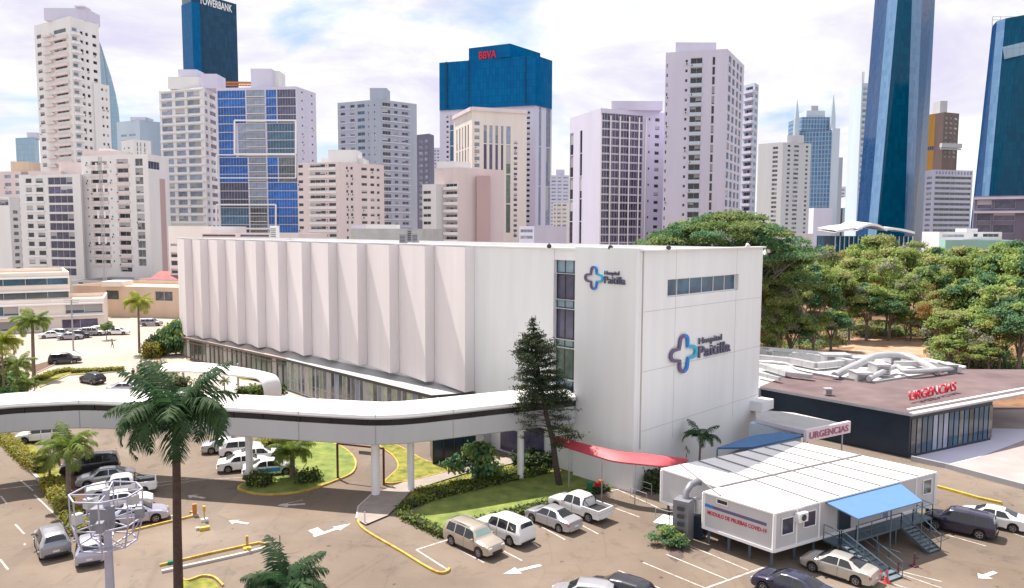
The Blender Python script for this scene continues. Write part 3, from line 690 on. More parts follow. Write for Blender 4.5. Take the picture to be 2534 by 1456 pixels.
a, c = sub(WP(ts, 1.62)), sub(WP(te + 0.8, 1.62)); b.bar((a.x, a.y, zled(ts) - 0.12), (c.x, c.y, zled(te) - 0.12), 0.16, 0.30); b.bar((a.x, a.y, zled(ts) - 0.72), (c.x, c.y, zled(te) - 0.72), 0.1, 0.12)
b.build('shopfront_frame', ['frame_brown'], root)
# sloping ledge between the panels and the glass line
b = MB(); nn_ = 12
for k in range(nn_):
    a, c = ts + (te - ts) * k / nn_, ts + (te - ts) * (k + 1) / nn_
    b.face([sub(WP(c, 1.66, zled(c))), sub(WP(a, 1.66, zled(a))), sub(WP(a, 0.0, zbot(a) - .03)), sub(WP(c, 0.0, zbot(c) - .03))])
b.build('ledge', ['frame_ledge'], root)
# near half: glazed box with a flat canopy roof, corner at picture (1068, 984)
zc = 4.1 * K
w0 = WP(ts, 1.66); w1 = PY(1068, 984, 62.1 * K); w2 = WP(wall_t(1178), 0.1)
b = MB(); P4 = [sub(v) for v in (w0, w1, w2, WP(ts, 0.02))]
P4 = [(p.x, p.y) for p in P4]; zr = [zled(ts), zc, zbot(t0) - 0.12, zbot(ts) - .05]
b.face([(p[0], p[1], z) for p, z in zip(P4, zr)], 0); b.face([(p[0], p[1], z - 0.35) for p, z in zip(P4, zr)][::-1], 0)
for i in (0, 1):
    p, q = P4[i], P4[i + 1]; b.face([(*p, zr[i] - 0.35), (*q, zr[i + 1] - 0.35), (*q, zr[i + 1]), (*p, zr[i])], 1)
b.build('canopy_roof', ['roof_grey2', 'frame_dark'] if 'roof_grey2' in M else ['roof_grey', 'frame_dark'], root)
n = 34; w0, w1 = sub(w0), sub(w1)
ins = Vector((0.25, 0.25, 0))
for k in range(n):
    a = w0.lerp(w1, k / n) + ins; c = w0.lerp(w1, (k + 1) / n) + ins; zt1 = zled(ts) + (zc - zled(ts)) * k / n - 0.4
    d = (c - a).normalized() * 0.05; a += d; c -= d
    b = MB(); b.face([(a.x, a.y, 0.3), (c.x, c.y, 0.3), (c.x, c.y, zt1), (a.x, a.y, zt1)])
    b.build('glass_panel', [rnd.choice(['glass_screen', 'glass_grey', 'curtain_cloth', 'glass_screen', 'glass_grey', 'glass_soft'])], root)
b = MB()
for k in range(n + 1):
    a = w0.lerp(w1, k / n) + ins; b.bar((a.x, a.y, 0), (a.x, a.y, zled(ts) + (zc - zled(ts)) * k / n - 0.35), 0.10 if k % 4 else 0.2)
a, c = w0 + ins, w1 + ins; b.bar((a.x, a.y, 0.2), (c.x, c.y, 0.2), 0.12, 0.2); b.bar((a.x, a.y, 1.6), (c.x, c.y, 1.6), 0.06, 0.06)
b.build('shopfront_frame', ['galv'], root)
# end wall of that box and the dark vestibule under the walkway
b = MB(); a, c = w1 + ins, sub(WP(wall_t(1190), 0.1)); b.face([(a.x, a.y, 0), (c.x, c.y, 0), (c.x, c.y, zc - 0.4), (a.x, a.y, zc - 0.4)]); b.build('side_wall', ['frame_dark'], root)
v0, v1 = G(1072, 1152), G(1176, 1146); b = MB(); dd = Vector((v1.x - v0.x, v1.y - v0.y)).normalized(); nn = Vector((-dd.y, dd.x)) * 3.2
pl = [sub(v0), sub(v1), sub(Vector((v1.x + nn.x, v1.y + nn.y, 0))), sub(Vector((v0.x + nn.x, v0.y + nn.y, 0)))]
b.prism([(p.x, p.y) for p in pl], 0, 3.3, 0)
for k in range(5):
    p = pl[0].lerp(pl[1], k / 4); o2 = Vector((dd.y, -dd.x, 0)) * 0.04; b.bar((p.x + o2.x, p.y + o2.y, 0), (p.x + o2.x, p.y + o2.y, 3.3), 0.10, mi=1)
b.build('vestibule', ['glass_vest', 'black'] if 'glass_vest' in M else ['black_wall', 'black'], root)
# pilaster and side glazing under the walkway
b = MB(); p = sub(WP(wall_t(1205), 0.5)); b.box((p.x, p.y, 2.1), (1.3, 1.3, 4.2), R(45)); b.build('pilaster', ['sky_grey'], root)
b = MB(); A, B2 = sub(WP(wall_t(1350), 0.06)), sub(WP(wall_t(1240), 0.06)); b.face([(B2.x, B2.y, 0.2), (A.x, A.y, 0.2), (A.x, A.y, 3.4), (B2.x, B2.y, 3.4)]); b.build('side_window', ['glass_violet'], root)

# ---- logo: rounded cross outline and two lines of lettering
def text_mesh(txt, size, ext=0.04, off=0.0, bevel=0.0, sx=1.0):
    cu = bpy.data.curves.new('t', 'FONT'); cu.body = txt; cu.size = size; cu.extrude = ext; cu.offset = off; cu.align_x = 'LEFT'; cu.align_y = 'BOTTOM_BASELINE'; cu.resolution_u = 4
    o = bpy.data.objects.new('t', cu); col.objects.link(o); dg = bpy.context.evaluated_depsgraph_get(); me = bpy.data.meshes.new_from_object(o.evaluated_get(dg))
    bpy.data.objects.remove(o); bpy.data.curves.remove(cu)
    xs = [v.co.x for v in me.vertices]; x0 = min(xs)
    for v in me.vertices: v.co.x = (v.co.x - x0) * sx
    return me, (max(xs) - x0) * sx
def place_frame(o, org, tx, inn):        # local x along the wall, local y up the wall, local z out of it
    o.matrix_basis = Matrix(((tx.x, 0, -inn.x, org.x), (tx.y, 0, -inn.y, org.y), (0, 1, 0, org.z), (0, 0, 0, 1)))
def cross_ring(parent, rad, arm, w, mw):
    """outline of a plus sign with round arm ends; left side violet, right side blue to cyan"""
    pts = []; a = arm; r = rad
    for q in range(4):
        ang = q * math.pi / 2
        loc = [(a, -(r - a) * 0 - a)]
        arc = [(r - a + a * math.cos(th), a * math.sin(th)) for th in [math.radians(-90 + 180 * k / 8) for k in range(9)]]
        inner = [(a * 1.25, -a * 1.25 + 0 * a)]
        for (x, y) in [(a * 1.22, -a)] + arc:
            pts.append((x * math.cos(ang) - y * math.sin(ang), x * math.sin(ang) + y * math.cos(ang)))
    n = len(pts); cl = MB(); bl = MB(); vi = MB()
    P = [Vector(p) for p in pts]
    for i in range(n):
        a0, a1 = P[i], P[(i + 1) % n]; pr, nx = P[i - 1], P[(i + 2) % n]
        n0 = (a1 - pr).normalized(); n1 = (nx - a0).normalized(); n0 = Vector((n0.y, -n0.x)) * w / 2; n1 = Vector((n1.y, -n1.x)) * w / 2
        mx = (a0.x + a1.x) / 2; my = (a0.y + a1.y) / 2
        tgt = cl if mx > rad * 0.45 else (bl if mx > 0.02 else vi)
        for z0, z1 in ((0.02, 0.16),):
            o0, o1, i0, i1 = a0 + n0, a1 + n1, a0 - n0, a1 - n1
            tgt.face([(*i0, z1), (*o0, z1), (*o1, z1), (*i1, z1)]); tgt.face([(*o0, z0), (*o1, z0), (*o1, z1), (*o0, z1)]); tgt.face([(*i1, z0), (*i0, z0), (*i0, z1), (*i1, z1)])
    for m_, mt in ((vi, 'logo_violet'), (bl, 'logo_blue'), (cl, 'logo_cyan')):
        o = m_.build('cross_stroke', [mt], parent); o.matrix_basis = mw
def logo(org, tx, inn, s, label, sx=1.0, st=1.0):
    r = thing('hospital_sign', label, 'sign', (org.x, org.y, org.z)); r['group'] = 'cross logos of the hospital'
    mwf = Matrix(((tx.x, 0, -inn.x, 0), (tx.y, 0, -inn.y, 0), (0, 1, 0, 0), (0, 0, 0, 1))) @ Matrix.Scale(sx, 4, (1, 0, 0))
    cross_ring(r, 1.0 * s, 0.30 * s, 0.19 * s, mwf)
    me, wd = text_mesh('Hospital', 0.50 * s, 0.06, 0.004 * s); me.materials.append(M['letter_grey'])
    o = link('lettering', me, r); o.matrix_basis = mwf @ Matrix.Translation((1.22 * s, 0.36 * s, 0.08)) @ Matrix.Scale(1.62 * st * s / wd, 4, (1, 0, 0))
    me, wd = text_mesh('Paitilla', 0.92 * s, 0.06, 0.012 * s); me.materials.append(M['letter_grey'])
    o = link('lettering', me, r); o.matrix_basis = mwf @ Matrix.Translation((1.20 * s, -0.42 * s, 0.08)) @ Matrix.Scale(2.30 * st * s / wd, 4, (1, 0, 0))
    return r
inn1 = Vector((-0.7071, 0.7071)); tx1 = TR
cy_ = C0 + TR * H.U(1, 1690, 875); c3 = PY(1690, 875, cy_.y - 0.1); logo(Vector((c3.x, c3.y - 0.02, c3.z)), tx1, inn1, 1.62, 'large hospital logo, blue and violet cross with lettering, low on the right wall', 1.28, 1.22)
tp = wall_t(1481); pp = WP(tp, 0.56); c3 = PY(1481, 688, pp.y); logo(Vector((pp.x, pp.y, c3.z)), Vector((0.7071, -0.7071)), Vector((0.7071, 0.7071)), 0.95, 'small hospital logo near the top of the wall right of the glass strip')

# roof plant of the hospital
def boxthing(name, label, cat, px0, px1, y0, y1, Y, dpt, m, kind=0, group=None):
    """a small louvred plant box seen between two columns and two rows at depth Y"""
    a, c = PY(px0, y1, Y), PY(px1, y0, Y); r = thing(name, label, cat, ((a.x + c.x) / 2, Y + dpt / 2, a.z), 0, group); b = MB(); w_, h_ = c.x - a.x, c.z - a.z
    b.box((0, 0, h_ / 2), (w_, dpt, h_)); b.box((0, 0, h_ + 0.04), (w_ + 0.12, dpt + 0.12, 0.08)); b.build('casing', [m], r)
    b = MB()
    for k in range(5): b.box((0, -dpt / 2 - 0.02, h_ * (0.18 + 0.15 * k)), (w_ * 0.8, 0.04, h_ * 0.06))
    b.build('louvre', ['frame_dark'], r); return r
for (x, y, lb) in ((1358, 600, 'dark floodlight on the hospital roof edge above the glass strip'), (1508, 612, 'small floodlight on the roof edge right of the glass strip'), (1650, 611, 'small floodlight on the roof edge above the long window'), (1845, 616, 'white round camera housing at the right end of the roof edge')):
    i = 0 if x < 1587 else 1; Yd = H._yat(i, x); p = PY(x, y + 5, Yd); r = thing('floodlight', lb, 'floodlight', (p.x, p.y - 0.2, HH + 0.14)); mtk = 'frame_dark' if x < 1800 else 'hosp_trim'
    b = MB(); b.bar((0, 0.3, 0), (0, -0.25, 0.3), 0.07); b.build('bracket', [mtk], r); b = MB(); b.tube([(0, -0.2, 0.3), (0.0, -0.55, 0.1)], [0.10, 0.22], 10); b.build('lamp_head', [mtk], r)

# ---------------------------------------------------------------- skywalk
edge = [(-260, 1125), (-120, 1099), (0, 1075), (120, 1066), (215, 1062), (330, 1067), (460, 1075), (600, 1083), (740, 1093), (850, 1100), (930, 1103.5), (1010, 1100), (1100, 1090), (1250, 1071), (1424, 1050)]
ZU = 3.9 * K
E = catmull([Vector((p.x, p.y)) for p in [G(x, y, ZU) for x, y in edge]], 6)
SW = 3.5 * K
root = thing('skywalk', 'long enclosed pedestrian bridge with rounded white roof and dark window band, on columns', 'walkway', (E[60].x, E[60].y, 0)); O = root.location.copy()
def sweep(prof, m, name, closed=False, smooth=False):
    rows_ = []
    for i in range(len(E)):
        t = (E[min(i + 1, len(E) - 1)] - E[max(i - 1, 0)]).normalized(); nr = Vector((-t.y, t.x))
        rows_.append([Vector((E[i].x + nr.x * o, E[i].y + nr.y * o, z)) - O for o, z in prof])
    b = MB(); b.grid(rows_, flip=True); return b.build(name, [m], root, smooth=smooth)
z1, z2, z3 = ZU + 1.32 * K, ZU + 1.74 * K, ZU + 1.95 * K
sweep([(0.25, ZU), (0.0, ZU + 0.12), (0.0, z1), (0.14, z1)], 'sky_fascia' if 'sky_fascia' in M else 'sky_grey', 'fascia')
sweep([(SW - 0.14, z1), (SW, z1), (SW, ZU + 0.12), (SW - 0.25, ZU)], 'sky_grey', 'fascia')
sweep([(SW - 0.25, ZU), (0.25, ZU)], 'sky_grey', 'underside')
sweep([(0.12, z1 - 0.05), (0.12, z2 + 0.05)], 'glass_band' if 'glass_band' in M else 'glass_dark', 'window_band')
sweep([(SW - 0.12, z2 + 0.05), (SW - 0.12, z1 - 0.05)], 'glass_dark', 'window_band')
sweep([(0.12, z2), (-0.04, z2), (-0.08, z2 + 0.12)], 'sky_grey', 'eave')
arc = [(-0.08 + (SW + 0.16) * (0.5 - 0.5 * math.cos(math.pi * k / 12)), z2 + 0.12 + 0.60 * math.sin(math.pi * k / 12) ** 0.7) for k in range(13)]
sweep(arc, 'white_roof', 'roof', smooth=True)
b = MB(); acc = 0
for i in range(1, len(E)):
    acc += (E[i] - E[i - 1]).length
    if acc > 2.6:
        acc = 0; p = Vector((E[i].x, E[i].y, 0)) - O; t = (E[i] - E[i - 1]).normalized(); nr = Vector((-t.y, t.x)) * 0.09; b = MB(); b.bar((p.x + nr.x, p.y + nr.y, z1), (p.x + nr.x, p.y + nr.y, z2), 0.10); b.build('mullion', ['black'], root)
acc = 0
for i in range(1, len(E)):
    acc += (E[i] - E[i - 1]).length
    if acc > 6.2:
        acc = 0; t = (E[i] - E[i - 1]).normalized(); nr = Vector((-t.y, t.x)); b = MB(); pr = [(-.006, ZU + .14), (-.006, z1 - .02)]
        for q0, q1 in zip(pr, pr[1:]): b.bar(Vector((E[i].x + nr.x * q0[0], E[i].y + nr.y * q0[0], q0[1])) - O, Vector((E[i].x + nr.x * q1[0], E[i].y + nr.y * q1[0], q1[1])) - O, .03)
        b.build('fascia_joint', ['joint'], root); b = MB()
        for q0, q1 in zip(arc, arc[1:]): b.bar(Vector((E[i].x + nr.x * q0[0], E[i].y + nr.y * q0[0], q0[1] + .01)) - O, Vector((E[i].x + nr.x * q1[0], E[i].y + nr.y * q1[0], q1[1] + .01)) - O, .05)
        b.build('roof_joint', ['roof_light'], root)
for (x, y, wd) in ((618, 1186, 0.62), (930, 1226, 0.72), (1017, 1214, 0.6), (1288, 1185, 0.6), (165, 1168, 0.55), (-60, 1195, 0.6)):
    p = G(x, y); b = MB(); b.tube([(p.x - O.x, p.y - O.y, 0), (p.x - O.x, p.y - O.y, ZU)], wd / 2, 16); b.box((p.x - O.x, p.y - O.y, ZU - 0.15), (1.1, 1.1, 0.3)); b.build('column', ['hosp_trim'], root)

# ---------------------------------------------------------------- white curved drop-off canopy
root = thing('entrance_canopy', 'white curved canopy shaped like a bent sheet beside the glazed ground floor', 'canopy', G(560, 960)); O = root.location.copy()
zc2 = 3.25 * K
top = [G(404, 906, zc2), G(470, 907, zc2), G(540, 913, zc2), G(610, 922, zc2), G(655, 930, zc2)]
secs = []
cen = catmull([Vector((p.x, p.y)) for p in top], 4); n = len(cen)
for i, p in enumerate(cen):
    f = i / (n - 1); hw = (3.5 - 2.2 * f) * K * 0.8 * math.sqrt(max(0.05, 1 - (1 - min(1, f * 5)) ** 2)); t = (cen[min(i + 1, n - 1)] - cen[max(i - 1, 0)]).normalized(); nr = Vector((-t.y, t.x))
    secs.append((p, zc2, hw, nr))
p, z, hw, nr = secs[-1]; t = (cen[-1] - cen[-2]).normalized(); rc = zc2 * 0.44
for k in range(1, 10):
    a = k * math.pi * 0.92 / 9; q = p + t * (rc * math.sin(a) * 0.9); secs.append((q, zc2 - rc * (1 - math.cos(a)), hw, nr))
rows_o = [[Vector((q.x - nr.x * hw, q.y - nr.y * hw, z)) - O, Vector((q.x - nr.x * hw * .5, q.y - nr.y * hw * .5, z + 0.22)) - O, Vector((q.x + nr.x * hw * .5, q.y + nr.y * hw * .5, z + 0.22)) - O, Vector((q.x + nr.x * hw, q.y + nr.y * hw, z)) - O] for q, z, hw, nr in secs]
b = MB(); b.grid(rows_o, flip=True); rows_i = [[v - Vector((0, 0, 0.22)) for v in r_] for r_ in rows_o]; b.grid(rows_i)
for e_ in (0, -1): b.grid([[r_[e_] for r_ in rows_i], [r_[e_] for r_ in rows_o]], flip=(e_ == -1))
b.build('shell', ['white_roof'], root, smooth=True)
for (x, y) in ((455, 965), (590, 968)):
    p = G(x, y) - O; b = MB(); b.tube([(p.x, p.y, 0), (p.x, p.y, zc2 - 0.2)], 0.14, 10); b.build('post', ['galv'], root)

# ---------------------------------------------------------------- emergency wing with its dark wall and signs
ZR = 3.73 * K
U_ = Bld('emergency_wing', 'low emergency wing with dark blue side wall, mauve roof and glazed front', 'building', [(1884, 68 * K), (2253, 58.4 * K), (2455, 63.6 * K)], 1022, mat='black_wall', roofmat='roof_mauve', parapet=0.0)
U_.P[3] = Vector((40.5, 74.5)) * K; U_.P.append(Vector((25.5, 74)) * K); U_.win[4] = []; U_.z1 = ZR - 0.25
U_.done(); O = U_.org
roofp = [(1880, 957), (2256, 1024), (2570, 966), (2570, 915), (2390, 914), (2160, 950), (1995, 926), (1945, 930)]
b = MB(); pl = [G(x, y, ZR) - O for x, y in roofp]; b.prism([(p.x, p.y) for p in pl], ZR - 0.28, ZR, 1, 0); b.build('roof_slab', ['roof_mauve', 'galv'], U_.root)
b = MB()
for i in range(1, 3):
    a, c = pl[i], pl[i + 1]
    if i == 1:
        b.bar((a.x, a.y, ZR + 0.02), (c.x, c.y, ZR + 0.02), 0.5, 0.10); b.bar((a.x + 0.4, a.y + 1.4, ZR + 0.05), (c.x, c.y + 1.4, ZR + 0.05), 0.35, 0.12)
b.build('roof_edge', ['hosp_trim'], U_.root)
# glazed front
a, c = U_.P[1], U_.P[2]; tt = (c - a).normalized(); nn = Vector((tt.y, -tt.x)) * 0.05; LL = (c - a).length; n = 16
for k in range(n):
    s, e = a + tt * (LL * (k + 0.06) / n + 0.2) + nn, a + tt * (LL * (k + 0.94) / n + 0.1) + nn; b = MB()
    b.face([(s.x - O.x, s.y - O.y, 0.3), (e.x - O.x, e.y - O.y, 0.3), (e.x - O.x, e.y - O.y, ZR - 0.75), (s.x - O.x, s.y - O.y, ZR - 0.75)]); b.build('glass_panel', [rnd.choice(['glass_blue', 'glass_soft', 'glass_blue', 'glass_grey'])], U_.root)
# equipment roof behind
AN = thing('hospital_annex', 'low annex with light grey roof crowded with ducts behind the hospital', 'building', G(2000, 930)); O = AN.location.copy()
pl = [G(x, y, ZR - 0.1) - O for x, y in ((1845, 975), (1945, 930.5), (1995, 926.5), (2160, 950.5), (2389, 914.5), (2300, 896), (2130, 885), (1990, 874), (1845, 862))]
b = MB(); b.prism([(p.x, p.y) for p in pl], 0.0, ZR - 0.12, 1, 0); b.build('wall', ['roof_light', 'white_wall'], AN)
b = MB()
for i in range(4, 8): b.bar((pl[i].x, pl[i].y, ZR + 0.1), (pl[i + 1].x, pl[i + 1].y, ZR + 0.1), 0.25, 0.45)
b.build('parapet', ['white_wall'], AN)
b = MB()
for i in range(2, 4): b.bar((pl[i].x, pl[i].y, ZR + 0.05), (pl[i + 1].x, pl[i + 1].y, ZR + 0.05), 0.2, 0.3)
b.build('parapet', ['concrete_grey'], AN)
def duct(pix, wd, hh, lb, z=ZR):
    P = [G(x, y, z + 0.5) for x, y in pix]; r = thing('roof_duct', lb, 'duct', (P[0].x, P[0].y, z), 0, 'ducts on the annex roof'); O = r.location; b = MB()
    if 'arched' in lb or 'bent' in lb or 'curved' in lb:
        Q = catmull([Vector((p.x - O.x, p.y - O.y)) for p in P], 5); m_ = len(Q) - 1; b.tube([(q.x, q.y, .5 + (.7 if 'arched' in lb else .3) * math.sin(math.pi * i / m_)) for i, q in enumerate(Q)], wd * .40, 12); b.build('casing', ['duct'], r, smooth=True); return
    for i in range(len(P) - 1): b.bar((P[i].x - O.x, P[i].y - O.y, 0.5), (P[i + 1].x - O.x, P[i + 1].y - O.y, 0.5 + 0.004 * i), wd, hh)
    b.build('casing', ['duct'], r)
    b = MB()
    for i in range(len(P) - 1):
        L = (P[i + 1] - P[i]).length
        for k in range(int(L / 4.5) + 1):
            q = P[i].lerp(P[i + 1], (k + 0.5) / (int(L / 4.5) + 1)); d = (P[i + 1] - P[i]).normalized() * 0.05; b.bar((q.x - d.x - O.x, q.y - d.y - O.y, 0.5), (q.x + d.x - O.x, q.y + d.y - O.y, 0.5), wd + 0.05, hh + 0.05)
    b.build('flange', ['galv'], r)
DU = [([(1880, 885), (1960, 893), (2020, 905), (2085, 898)], 0.9, 0.7, 'long duct running from the hospital wall across the annex roof'),
      ([(1960, 880), (2060, 890), (2110, 900)], 1.0, 0.9, 'duct along the rear left of the annex roof'),
      ([(1885, 905), (1950, 925), (2010, 932)], 0.8, 0.5, 'sloping duct near the hospital wall'),
      ([(2065, 930), (2130, 908), (2175, 893), (2250, 893), (2320, 920)], 1.1, 0.9, 'arched duct in the middle of the annex roof'),
      ([(2150, 938), (2215, 912), (2240, 925), (2300, 922), (2370, 912)], 0.8, 0.7, 'bent duct at the front of the annex roof'),
      ([(2215, 900), (2300, 900), (2375, 915)], 0.7, 0.6, 'duct ending at the right edge of the annex roof'),
      ([(1876, 925), (1930, 938)], 0.5, 0.4, 'short low duct beside the hospital wall'), ([(1875, 895), (1945, 905), (1975, 920), (2075, 935)], 0.4, 0.35, 'thin curved pipe duct on the left of the annex roof')]
for d in DU: duct(*d)
for (x0, x1, y0, y1, lb) in ((2040, 2108, 880, 902, 'large white air handling box at the rear of the annex roof'), (2112, 2165, 888, 905, 'white air handling box right of the largest one'), (2168, 2205, 905, 932, 'grey fan unit at the front of the annex roof'), (1895, 1912, 868, 884, 'white hooded vent near the hospital wall'), (2120, 2160, 925, 945, 'grey condenser at the front middle of the annex roof'), (2205, 2230, 885, 900, 'slanted white hood in the middle of the annex roof'), (2345, 2372, 905, 925, 'dark unit at the right corner of the annex roof')):
    Yb = G((x0 + x1) / 2, y1, ZR).y; boxthing('air_conditioner', lb, 'air conditioner', x0, x1, y0, y1, Yb, 2.2, 'duct' if 'dark' not in lb else 'concrete_grey', group='plant boxes on the annex roof')
Yb = G(1, 975, ZR).y; boxthing('roof_vent', 'small square vent alone on the mauve roof', 'vent', 2043, 2060, 964, 978, G(2050, 980, ZR).y, 0.6, 'duct')
# signs
def sign_text(name, label, txt, p0, p1, hpx_m, m, box=None, boxmat=None, ext=0.05, off=0.02, post=None):
    t = Vector((p1.x - p0.x, p1.y - p0.y)); L = t.length; t /= L; inn = Vector((-t.y, t.x)); slope = (p1.z - p0.z) / L
    r = thing(name, label, 'sign', p0); me, wd = text_mesh(txt, hpx_m * 1.38, ext, off); me.materials.append(M[m])
    mwf = Matrix(((t.x, 0, -inn.x, 0), (t.y, 0, -inn.y, 0), (0, 1, 0, 0), (0, 0, 0, 1))); pad = 0.0 if not box else L * 0.06
    o = link('lettering', me, r); o.matrix_basis = mwf @ Matrix.Translation((pad, 0, 0.03)) @ Matrix.Scale((L - 2 * pad) / wd, 4, (1, 0, 0))
    if box:
        b = MB(); b.box((L / 2, 0.0, -0.17), (L, hpx_m * 1.75, 0.3)); 
        me2 = b.mesh('panel', [boxmat]); o = link('panel', me2, r); o.matrix_basis = mwf @ Matrix.Translation((0, hpx_m * 0.5, 0))
    return r, t, inn, mwf
p0 = G(2249, 992, ZR + 0.25); p1 = G(2364, 966, ZR + 0.25)
r, t, inn, mwf = sign_text('roof_sign', 'red letters URGENCIAS standing on the edge of the mauve roof', 'URGENCIAS', p0, Vector((p1.x, p1.y, p0.z)), 1.0, 'red_sign', ext=0.08, off=0.012)
b = MB(); L = (p1 - p0).length
for k in range(10): b.bar((t.x * L * k / 9 - t.y * -0.0, t.y * L * k / 9, -0.25), (t.x * L * k / 9, t.y * L * k / 9, 0.35), 0.05)
b.bar((0, 0, 0.0), (t.x * L, t.y * L, 0.0), 0.05); b.build('support', ['galv'], r)
YS = 55.5 * K
p0 = PY(1996, 1088, YS - 2.0); p1 = PY(2105, 1067, YS + 1.2); p1.z = p0.z
r, t, inn, mwf = sign_text('emergency_sign', 'pink and white lightbox URGENCIAS on a post beside the dark wall', 'URGENCIAS', p0, p1, 0.62, 'sign_rose', box=True, boxmat='pink_sign', ext=0.02, off=0.012)
b = MB(); q = t * (p1 - p0).length * 0.85; b.tube([(q.x + inn.x * .2, q.y + inn.y * .2, -p0.z), (q.x + inn.x * .2, q.y + inn.y * .2, -0.2)], 0.07, 8); q = t * 0.4; b.tube([(q.x + inn.x * .2, q.y + inn.y * .2, -p0.z), (q.x + inn.x * .2, q.y + inn.y * .2, -0.2)], 0.07, 8); b.build('post', ['galv'], r)
# small entrance roofs between hospital and sign
r = thing('porch_roof', 'flat pale porch roof between the hospital and the emergency sign', 'porch', G(1930, 1080)); O = r.location.copy(); zp = 3.0 * K
pl = [G(x, y, zp) - O for x, y in ((1872, 1038), (1990, 1066), (2075, 1046), (1965, 1022), (1900, 1016), (1868, 1012))]
b = MB(); b.prism([(p.x, p.y) for p in pl], zp - 0.35, zp, 1, 0); b.build('slab', ['roof_light', 'wall_lilac'], r)
b = MB(); b.box(((pl[0].x + pl[1].x) / 2, (pl[0].y + pl[1].y) / 2 + 1.2, zp / 2 - 0.2), (4.6, 1.2, zp - 0.4), R(-40)); b.build('wall', ['wall_paleblue'], r)
b = MB(); b.box((pl[5].x + 0.6, pl[5].y - 0.2, zp + 0.5), (2.6, 1.4, 1.0), R(45)); b.build('stair_head', ['white_wall'], r)
r = thing('blue_roof', 'dark blue sheet roof between the clinic module and the hospital', 'canopy', G(1860, 1120)); O = r.location.copy(); zp = 2.9 * K
pl = [G(x, y, zp) - O for x, y in ((1775, 1108), (1862, 1107), (1990, 1078), (1930, 1070), (1862, 1078))]
b = MB(); b.prism([(p.x, p.y) for p in pl], zp - 0.15, zp, 0); b.build('sheet', ['blue_tarp'], r)
b = MB()
for p in (pl[0], pl[1], pl[2]): b.tube([(p.x, p.y, 0), (p.x, p.y, zp - 0.15)], 0.06, 6)
b.build('post', ['steel_blue'], r)
# ---------------------------------------------------------------- red curved awning at the wall foot
r = thing('red_awning', 'long curved red awning along the foot of the white hospital wall', 'awning', G(1560, 1190)); O = r.location.copy(); zw = 3.0 * K
up = [(1376, 1080), (1430, 1094), (1490, 1108), (1540, 1118), (1590, 1122), (1640, 1128), (1705, 1136)]
lo = [(1370, 1096), (1424, 1113), (1480, 1130), (1520, 1141), (1590, 1149), (1640, 1153), (1695, 1150)]
P1 = catmull([(lambda p: Vector((p.x, p.y, zw + 0.35)))(G(x, y, zw + 0.35)) for x, y in up], 4); P2 = catmull([(lambda p: Vector((p.x, p.y, zw - 0.15)))(G(x, y, zw - 0.15)) for x, y in lo], 4)
P1 = [p - O for p in P1]; P2 = [p - O for p in P2]; b = MB(); n = len(P1)
mid = [P1[i].lerp(P2[i], 0.5) + Vector((0, 0, 0.10)) for i in range(n)]; dn = Vector((0, 0, -0.12))
b.grid([[P1[i], mid[i], P2[i], P2[i] + dn] for i in range(n)]); b.grid([[P1[i] + dn, mid[i] + dn, P2[i] + dn] for i in range(n)], flip=True)
b.build('fabric', ['red_awning'], r, smooth=True)
for i in range(3, n, 6):
    b = MB(); b.tube([(P2[i].x, P2[i].y + 0.1, 0), (P2[i].x, P2[i].y + 0.1, P2[i].z - 0.1)], 0.05, 8); b.build('post', ['galv'], r)
# ---------------------------------------------------------------- the towers of the skyline
def Yt(y, yref, Yref):                  # depth of a roof corner seen at row y when the corner seen at yref is Yref away
    return Yref * (yref - 570) / (y - 570)
W_ = dict(frame='lintel')
# tall white residential tower on the left
t = Bld('apartment_tower', 'tallest white apartment tower at the left with stepped wing and rounded balconies', 'tower', [(83, 306), (172, 292), (243, 304)], 40, mat='wall_white')
t.F(0, [(88, 99), (131, 161)], 66, 22.4, 19, .45, 'glass_dark', mull=2.5); t.F(0, [(118, 124)], 70, 22.4, 20, .28, 'glass_dark')
t.F(0, [(106, 128)], 75, 22.4, 20, .20, 'glass_soft', dep=1.1, kind='balcony', frame='wall_pink'); t.F(0, [(128, 166)], 88, 22.4, 19, .26, dep=1.0, kind='balcony', frame='wall_pink')
t.F(1, [(176, 188)], 66, 22.4, 20, .40, 'glass_soft'); t.F(1, [(196, 203), (209, 216), (226, 236)], 70, 22.4, 20, .38)
t.F(1, [(173, 192)], 80, 22.4, 20, .22, dep=1.4, kind='balcony', frame='wall_white')
t.box('penthouse', 108, 212, 20, 298, 10, 'wall_lilac'); t.box('tank_room', 184, 207, 14, 297, 5, 'wall_lilac', z0=PY(190, 20, 298).z); t.done()
a = Bld('wing', '', '', [(232, 300), (270, 306)], 212, ref=1, mat='wall_white', parent=t.root, thick=14); a.F(0, [(250, 255), (260, 265)], 222, 22.4, 14, .30); a.done()
# sail-shaped glass tower behind it
r = thing('sail_tower', 'pale glass tower with a curved sail edge behind the tallest white tower', 'tower', PY(280, 560, 640) * 1.0); r.location.z = 0; O = r.location.copy()
pr = [(236, 84), (250, 112), (262, 150), (275, 190), (286, 232), (293, 270), (297, 310), (298.5, 380), (299, 700), (236, 700)]
P = [PY(x, y, 640) for x, y in pr]; b = MB(); bk = [Vector((p.x * 1.05, p.y * 1.05, CAMH + (p.z - CAMH) * 1.05)) for p in P]
b.face([p - O for p in P][::-1], 0, [(p.x, p.z) for p in P][::-1])
for i in range(len(P)): j = (i + 1) % len(P); b.face([P[i] - O, P[j] - O, bk[j] - O, bk[i] - O][::1], 0, [(0, P[i].z), (0, P[j].z), (40, P[j].z), (40, P[i].z)])
b.build('glass_shell', ['curtain_sail'], r)
b = MB(); sp = [PY(x, y, 639.6) - O for x, y in ((246, 112), (256, 155), (262, 200), (267, 255), (270, 310), (271, 420), (272, 640))]
for i in range(6): b.bar(sp[i], sp[i + 1], 1.0)
